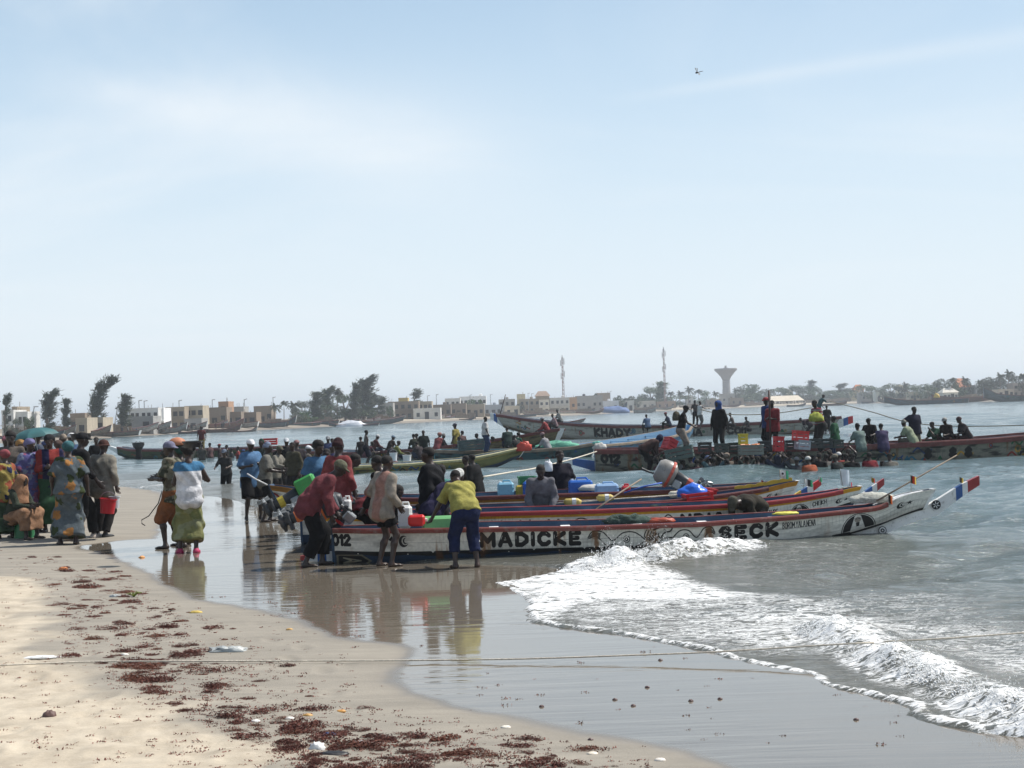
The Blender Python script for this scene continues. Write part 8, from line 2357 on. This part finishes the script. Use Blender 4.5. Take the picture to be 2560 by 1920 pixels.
# water tower
D=900;c0=P(1817,1000,D);s_=D/F
e=empty('water_tower',(c0.x,D,1.5),'grey concrete water tower shaped like a funnel','water tower');zt=lambda y:P(1817,y,D).z-1.5
CON=hm((.30,.28,.27));r=28.5*s_
m=MB();m.lathe([(10*s_,0),(9.6*s_,zt(985)),(8.8*s_,zt(965)),(8.8*s_,zt(951))],n=24);m.build('shaft',CON,e,smooth=True,angle=40)
for k in range(7):
    m=MB();z=zt(982-k*4.4);rr=(9.4-.1*k)*s_;m.lathe([(rr,z),(rr+.35,z+.1),(rr+.35,z+.55),(rr,z+.65)],n=24);m.build('ring_band',hm((.42,.40,.38)),e)
m=MB();m.lathe([(8.8*s_,zt(951)),(13*s_,zt(942)),(22*s_,zt(931)),(28*s_,zt(925.5)),(28.6*s_,zt(923)),(27*s_,zt(922.5)),(6*s_,zt(921.5))],n=36);m.build('tank',CON,e,smooth=True,angle=30)
m=MB();m.lathe([(5*s_,zt(922)),(5*s_,zt(919)),(2.6*s_,zt(919)),(2.6*s_,zt(914)),(.5*s_,zt(914))],n=16);m.build('lantern',CON,e)
m=MB();m.lathe([(27.5*s_,zt(922.6)),(27.5*s_,zt(921)),(27.3*s_,zt(921)),(27.3*s_,zt(922.6))],n=36);m.build('rim_rail',CON,e)
# lattice masts
def lattice(px,ytop,D,label,w=1.1):
    b=P(px,1000,D);H=P(px,ytop,D).z-1.5
    e=empty('lattice_mast',(b.x,D,1.5),label,'radio mast');n=14
    cs=[(math.cos(a)*w,math.sin(a)*w) for a in (0.3,2.39,4.49)]
    for x,y in cs:
        m=MB();m.tube([(x*.9,y*.9,0),(x*.5,y*.5,H)],.075,5);m.build('mast_leg',hm((.26,.15,.14)),e)
    for k in range(n):
        z0,z1=H*k/n,H*(k+1)/n;f0,f1=.9-.4*k/n,.9-.4*(k+1)/n
        m=MB()
        for i in range(3):
            a,b_=cs[i],cs[(i+1)%3];m.tube([(a[0]*f0,a[1]*f0,z0),(b_[0]*f1,b_[1]*f1,z1)],.07,4)
        m.build('brace',hm((.30,.18,.17) if k%2 else (.42,.40,.39)),e)
    for k,(zz,sx) in enumerate(((.99,0),(.93,1),(.90,-1),(.70,1),(.66,-1))):
        m=MB();m.tube([(sx*w*1.1,-.5,H*zz-1.4),(sx*w*1.1,-.5,H*zz+1.0)],.17,8);m.build('antenna',hm((.45,.45,.45)),e)
    return e
lattice(1409,893,560,'left lattice radio mast standing among the houses',.6)
lattice(1663,872,620,'right lattice radio mast behind the palms',.6)
# street lamps and poles
LPS=[(285,1005,'leaning lamp pole beside the medium casuarina'),(350,1001,'thin lamp post above the white terraced house, left one'),(363,1002,'lamp post above the white terraced house, right one'),(450,1001,'lamp post above the tan unfinished house'),(533,999,'lamp post left of the orange brown tower'),(613,998,'lamp post right of the orange brown tower'),(685,993,'lamp post above the leftmost palm'),(76,1015,'leaning pole behind the round bush'),(953,990,'lamp post at the right end of the grove'),(1071,989,'lamp post right of the lone casuarina'),(1093,986,'double utility pole before the white modern block'),(1177,987,'lamp post behind the white modern block'),(1228,986,'lamp post left of the cream cube'),(1322,983,'utility pole right of the cream cube'),(1331,984,'second utility pole right of the cream cube'),(1527,978,'thin pole beside the dense dark tree')]
for px,y,lb in LPS:
    b=farpt(px,40);h=P(px,y,b.y).z-b.z
    e=empty('lamp_post',b,lb,'lamp post');e.rotation_euler=(0,.18 if 'leaning' in lb else 0,0)
    m=MB();m.tube([(0,0,0),(0,0,h)],.09,6);m.build('pole',STEEL,e)
    m=MB();m.tube([(-.1,0,h-.1),(.7,0,h+.05)],.09,6);m.build('lamp_arm',STEEL,e)
# ================================================================== DEBRIS ON THE SAND
WEED=[paint(c_,rough=.75,var=.45,scale=30,bump=1.0,bscale=90) for c_ in ((.27,.092,.066),(.22,.078,.056),(.33,.120,.072))]
WEEDY=paint((.22,.16,.03),rough=.8,var=.4,scale=30,key='weedy')
def weed_mesh(seed,n=520):
    rs_=np.random.RandomState(seed);V=[]
    k=rs_.randint(2,5);cs=rs_.uniform(-1,1,(k,2))*[.8,.4];
    for c_ in cs:
        m_=n//k;rr=rs_.uniform(.3,.7);a=rs_.uniform(0,6.28,m_);r=np.sqrt(rs_.uniform(0,1,m_))*rr
        z=np.sqrt(np.clip(1-(r/rr)**2,0,1))*rs_.uniform(.0,1,m_)*rr*.62
        c=np.stack([c_[0]+r*np.cos(a)*1.3,c_[1]+r*np.sin(a),z+.0],-1)
        d=rs_.normal(0,1,(m_,3))+[0,0,.35]
        V.append(tris(c,d*[1,1,.5],rs_.uniform(.025,.05,m_),rs_.uniform(.07,.15,m_),rs_))
    V=np.concatenate(V);V[:,2]=np.maximum(V[:,2],.0)
    return mesh_np('seaweed',V,np.arange(len(V)).reshape(-1,3),smooth=False)
WM=[]
for i in range(10):
    me=weed_mesh(200+i);me.materials.append(WEED[i%3]);WM.append(me)
BAND=[(0,1372),(150,1392),(330,1440),(440,1510),(640,1590),(720,1670),(820,1745),(1150,1805),(1400,1850),(1650,1912),(1500,1990),(750,1990),(610,1855),(400,1770),(240,1700),(150,1600),(110,1500),(0,1450)]
CORE=[(0,1385),(230,1400),(330,1450),(470,1560),(520,1680),(700,1790),(1000,1830),(1400,1890),(1500,1960),(800,1960),(640,1860),(440,1770),(260,1690),(170,1590),(150,1500),(60,1430)]
rs=np.random.RandomState(21)
def pick(n,core_frac):
    out=[]
    pb=np.array(BAND,float)
    while len(out)<n:
        X=rs.uniform(0,1700,400);Y=rs.uniform(1365,1990,400)
        a=poly_sd(BAND,X,Y)>0;c_=poly_sd(CORE,X,Y)>0
        keep=a&(c_|(rs.rand(400)>core_frac))
        cl=fbm(X/60,Y/28,3,55)>.42
        keep &= cl|(rs.rand(400)<.35)
        out+=list(zip(X[keep],Y[keep]))
    return out[:n]
pts=pick(292,.8)
G_W='reddish seaweed clumps strewn along the tide line'
def ground_many(pts):
    P0=np.array([(G(x,y).x,G(x,y).y) for x,y in pts]);z=sand_z(P0[:,0],P0[:,1])
    for _ in range(4):
        P0=np.array([(G(x,y,zz).x,G(x,y,zz).y) for (x,y),zz in zip(pts,z)]);z=sand_z(P0[:,0],P0[:,1])
    return P0,z
P0,z0=ground_many(pts)
big=[(215,1470,.20),(195,1402,.0),(412,1568,.14),(395,1590,.13),(540,1680,.13),(390,1705,.17),(350,1700,.15),(700,1820,.17),(860,1866,.17),(900,1870,.15),(790,1850,.16),(830,1835,.14),(160,1428,.16),(1130,1885,.14),(1060,1906,.15),(310,1630,.13),(240,1600,.12),(205,1640,.13),(300,1560,.12)]
Pb,zb=ground_many([(a,b_) for a,b_,c_ in big])
allp=[(p[0],p[1],z,s*.85) for p,z,(a,b_,s) in zip(Pb,zb,big) if s>0]+[(p[0],p[1],z,float(np.clip(rs.lognormal(-2.92,.40),.022,.12))) for p,z in zip(P0,z0)]
for i,(x,y,z,s) in enumerate(allp[:300]):
    o=bpy.data.objects.new('seaweed_clump',WM[i%10]);COL.objects.link(o)
    o.location=(x,y,z-.002);o.rotation_euler=(0,0,rs.uniform(-.5,.5)+(math.pi if rs.rand()<.5 else 0));o.scale=(s*rs.uniform(1,1.5),s,s*rs.uniform(.8,1.25))
    tag(o,'matted reddish brown seaweed clump lying on the damp sand','seaweed',G_W)
# fine scraps of weed, shell and straw nobody could count
pts=pick(1900,.6)+[(x,y) for x,y in zip(rs.uniform(0,900,500),rs.uniform(1480,1920,500))]+[(x,y) for x,y in zip(rs.uniform(700,2300,70),rs.uniform(1560,1900,70))]
P0,z0=ground_many(pts);z0=np.maximum(z0,.0);n=len(pts)
k=9
c=np.repeat(np.stack([P0[:,0],P0[:,1],z0+.002],-1),k,0);sc_=np.repeat(np.clip(rs.lognormal(-4.5,.5,n),.005,.020),k)
c=c+rs.normal(0,1,c.shape)*np.stack([sc_*1.3,sc_*.7,sc_*.1],-1)
d=rs.normal(0,1,c.shape)+[0,0,.3]
V=tris(c,d,sc_*.35,sc_*.9,rs);Vz=V.reshape(-1,3,3);Vz[:,:,2]=np.maximum(Vz[:,:,2],c[:,None,2]-.002);V=Vz.reshape(-1,3)
me=mesh_np('seaweed_scraps',V,np.arange(len(V)).reshape(-1,3),smooth=False)
o=link('seaweed_scraps',me,None,WEED[1]);tag(o,'small scraps of seaweed scattered over the sand','seaweed',kind='stuff')
# single pieces of litter
def at(px,py,dz=0):g_=ground(px,py);return (g_.x,g_.y,max(g_.z,0)+dz)
FILM=paint((.40,.42,.41),rough=.25,var=.2,key='film')
lump('plastic_bag',at(570,1628),.075,FILM,'crumpled clear plastic bag on the damp sand above the rope','plastic bag',41,squash=(1.9,.8,.45),amp=.8,freq=6)
lump('paper',at(105,1644),.085,WHITEP,'flat white paper scrap on the dry sand at the left','paper',42,squash=(1.8,.6,.2),amp=.3)
lump('plastic_bag',at(288,1492),.05,FILM,'small crumpled film beside the green tipped weed','plastic bag',43,squash=(1.4,.8,.5),amp=.4)
lump('paper',at(793,1872),.045,WHITEP,'crumpled white paper near the lower edge','paper',44,squash=(1,.8,.8),amp=.4)
lump('rag',at(822,1838),.026,paint((.04,.07,.18)),'blue rag tangled in the weed near the lower edge','rag',45,squash=(1.3,.8,.6),amp=.5)
lump('rag',at(830,1886),.06,BLACK,'flat black scrap near the lower edge','rag',46,squash=(1.6,.7,.3),amp=.2)
lump('lump',at(124,1790),.045,paint((.12,.07,.06)),'single dark clod on the pale dry sand at the left','clod',47,squash=(1,.8,.8))
lump('husk',at(158,1424),.06,paint((.42,.14,.04),dirt=.2),'orange brown husk at the left of the weed line','husk',48)
lump('peel',at(355,1394),.045,paint((.65,.30,.10)),'pale orange peel at the edge of the film of water','peel',49)
lump('peel',at(490,1532),.045,paint((.55,.40,.10)),'yellow scrap of peel on the damp sand','peel',50,squash=(1.5,.7,.5))
for i,(px,py,cl) in enumerate([(853,1779,(.52,.26,.07)),(769,1789,(.48,.28,.09)),(724,1574,(.5,.3,.1)),(1264,1819,(.75,.7,.6)),(725,1797,(.75,.72,.66)),(638,1804,(.75,.72,.68)),(898,1856,(.8,.8,.8)),(312,1637,(.7,.68,.62)),(1480,1885,(.7,.62,.5)),(1650,1901,(.72,.66,.58))]):
    lump('shell',at(px,py),.024,paint(cl,rough=.5),['orange shell, nearer of two','orange shell beside the black scrap','tan shell alone on clean damp sand','white shell near the film of water','white shell left of the orange ones','white shell by the big weed heap','white shard between weed heaps','white shell just above the rope','pale pink shell at the lower edge','rightmost pale shell at the lower edge'][i],'shell',60+i,squash=(1.4,.9,.6),amp=.15)
for i,(px,py) in enumerate([(1537,1750),(1727,1753),(1583,1765),(1476,1850),(1354,1767),(1618,1719),(1651,1651),(2140,1800),(1800,1748)]):
    lump('pebble',at(px,py),.016,paint((.10,.06,.055),rough=.5),'dark pebble or weed ball on the mirror wet sand','pebble',80+i,squash=(1.1,.9,.8),amp=.2)['group']='dark pebbles on the wet sand'
for i,(px,py) in enumerate([(322,1480),(336,1484),(345,1486)]):
    pass
m=MB();rs_=random.Random(4);b0=at(335,1492)
for k in range(26):
    a=rs_.uniform(0,6.28);l_=rs_.uniform(.05,.13);m.tube([(0,0,0),(l_*.5*math.cos(a),l_*.4*math.sin(a),l_*.5),(l_*math.cos(a),l_*.7*math.sin(a),l_*.45)],[.006,.004,.002],4)
o=m.build('seaweed_tuft',paint((.16,.19,.03),rough=.8,var=.5),None);o.location=b0;tag(o,'green tipped seaweed tuft standing up at the tide line','seaweed')
# ---------------------------------------------------------------- dragonfly against the sky
p=P(1745,181,9.5);e=empty('dragonfly',p,'dragonfly hovering in the open sky','dragonfly')
Mr=Matrix.Rotation(-.22,3,'Y');k_=.055
m=MB();m.tube([Mr@Vector(v)*k_ for v in ((-.33,0,0),(-.25,0,0),(-.1,0,0),(.05,0,0))],[k_*.05,k_*.10,k_*.11,k_*.05],8);m.build('thorax',BLACK,e,smooth=True)
m=MB();m.tube([Mr@Vector(v)*k_ for v in ((.03,0,0),(.35,0,.01),(.62,0,.0))],[k_*.04,k_*.035,k_*.03],8);m.build('abdomen',paint((.05,.03,.03)),e,smooth=True)
for i,(x,y,z) in enumerate(((-.28,-.3,.55),(-.05,-.25,.50),(-.02,-.35,-.42),(.1,-.3,-.36))):
    m=MB();a=Vector((-.15+.05*i,0,0));b_=Vector((x,y,z));w_=Vector((.05,0,0))
    m.add([Mr@v*k_ for v in (a,a+w_,b_+w_*1.6,b_-w_*.4,a+Vector((0,.01,0)),a+w_+Vector((0,.01,0)),b_+w_*1.6+Vector((0,.01,0)),b_-w_*.4+Vector((0,.01,0)))],[(0,1,2,3),(7,6,5,4),(0,4,5,1),(1,5,6,2),(2,6,7,3),(3,7,4,0)]);m.build('wing',paint((.45,.42,.38),rough=.3),e)
# name each beached boat by its colour and the building behind it
hs=[(o,o.location.x/o.location.y) for o in COL.objects if o.get('category')=='house']
cnm=['pale cream','slate grey','rust brown','whitish','sea grey']
used_={}
for o in [o for o in COL.objects if o.get('group')=='boats hauled up along the far beach']:
    k=o.location.x/o.location.y;h=min(hs,key=lambda t:abs(t[1]-k))[0]
    mi=[i for i,m_ in enumerate(far_mats) if any(m_ in list(c_.data.materials) for c_ in o.children)][0]
    side='before' if abs(h.location.x/h.location.y-k)<.008 else 'near'
    lb='%s boat beached %s the %s'%(cnm[mi],side,' '.join(h['label'].split()[:9]))
    used_[lb]=used_.get(lb,0)+1
    if used_[lb]>1:lb=lb.replace(' boat beached',' boat, %s such, beached'%['','','second','third','fourth','fifth'][min(used_[lb],5)])
    o['label']=' '.join(lb.split()[:16])
m=bpy.data.materials.new('coastal_haze');m.use_nodes=True;nt=m.node_tree
nt.nodes.remove(nt.nodes['Principled BSDF']);pv=nt.nodes.new('ShaderNodeVolumePrincipled')
pv.inputs['Color'].default_value=(.86,.93,1.0,1);pv.inputs['Density'].default_value=.00044;pv.inputs['Anisotropy'].default_value=.2
nt.links.new(pv.outputs[0],nt.nodes['Material Output'].inputs['Volume'])
b=MB();b.box((0,0,16.5),(19000,19000,43));tag(b.build('haze',m),'thin sea haze',kind='stuff')
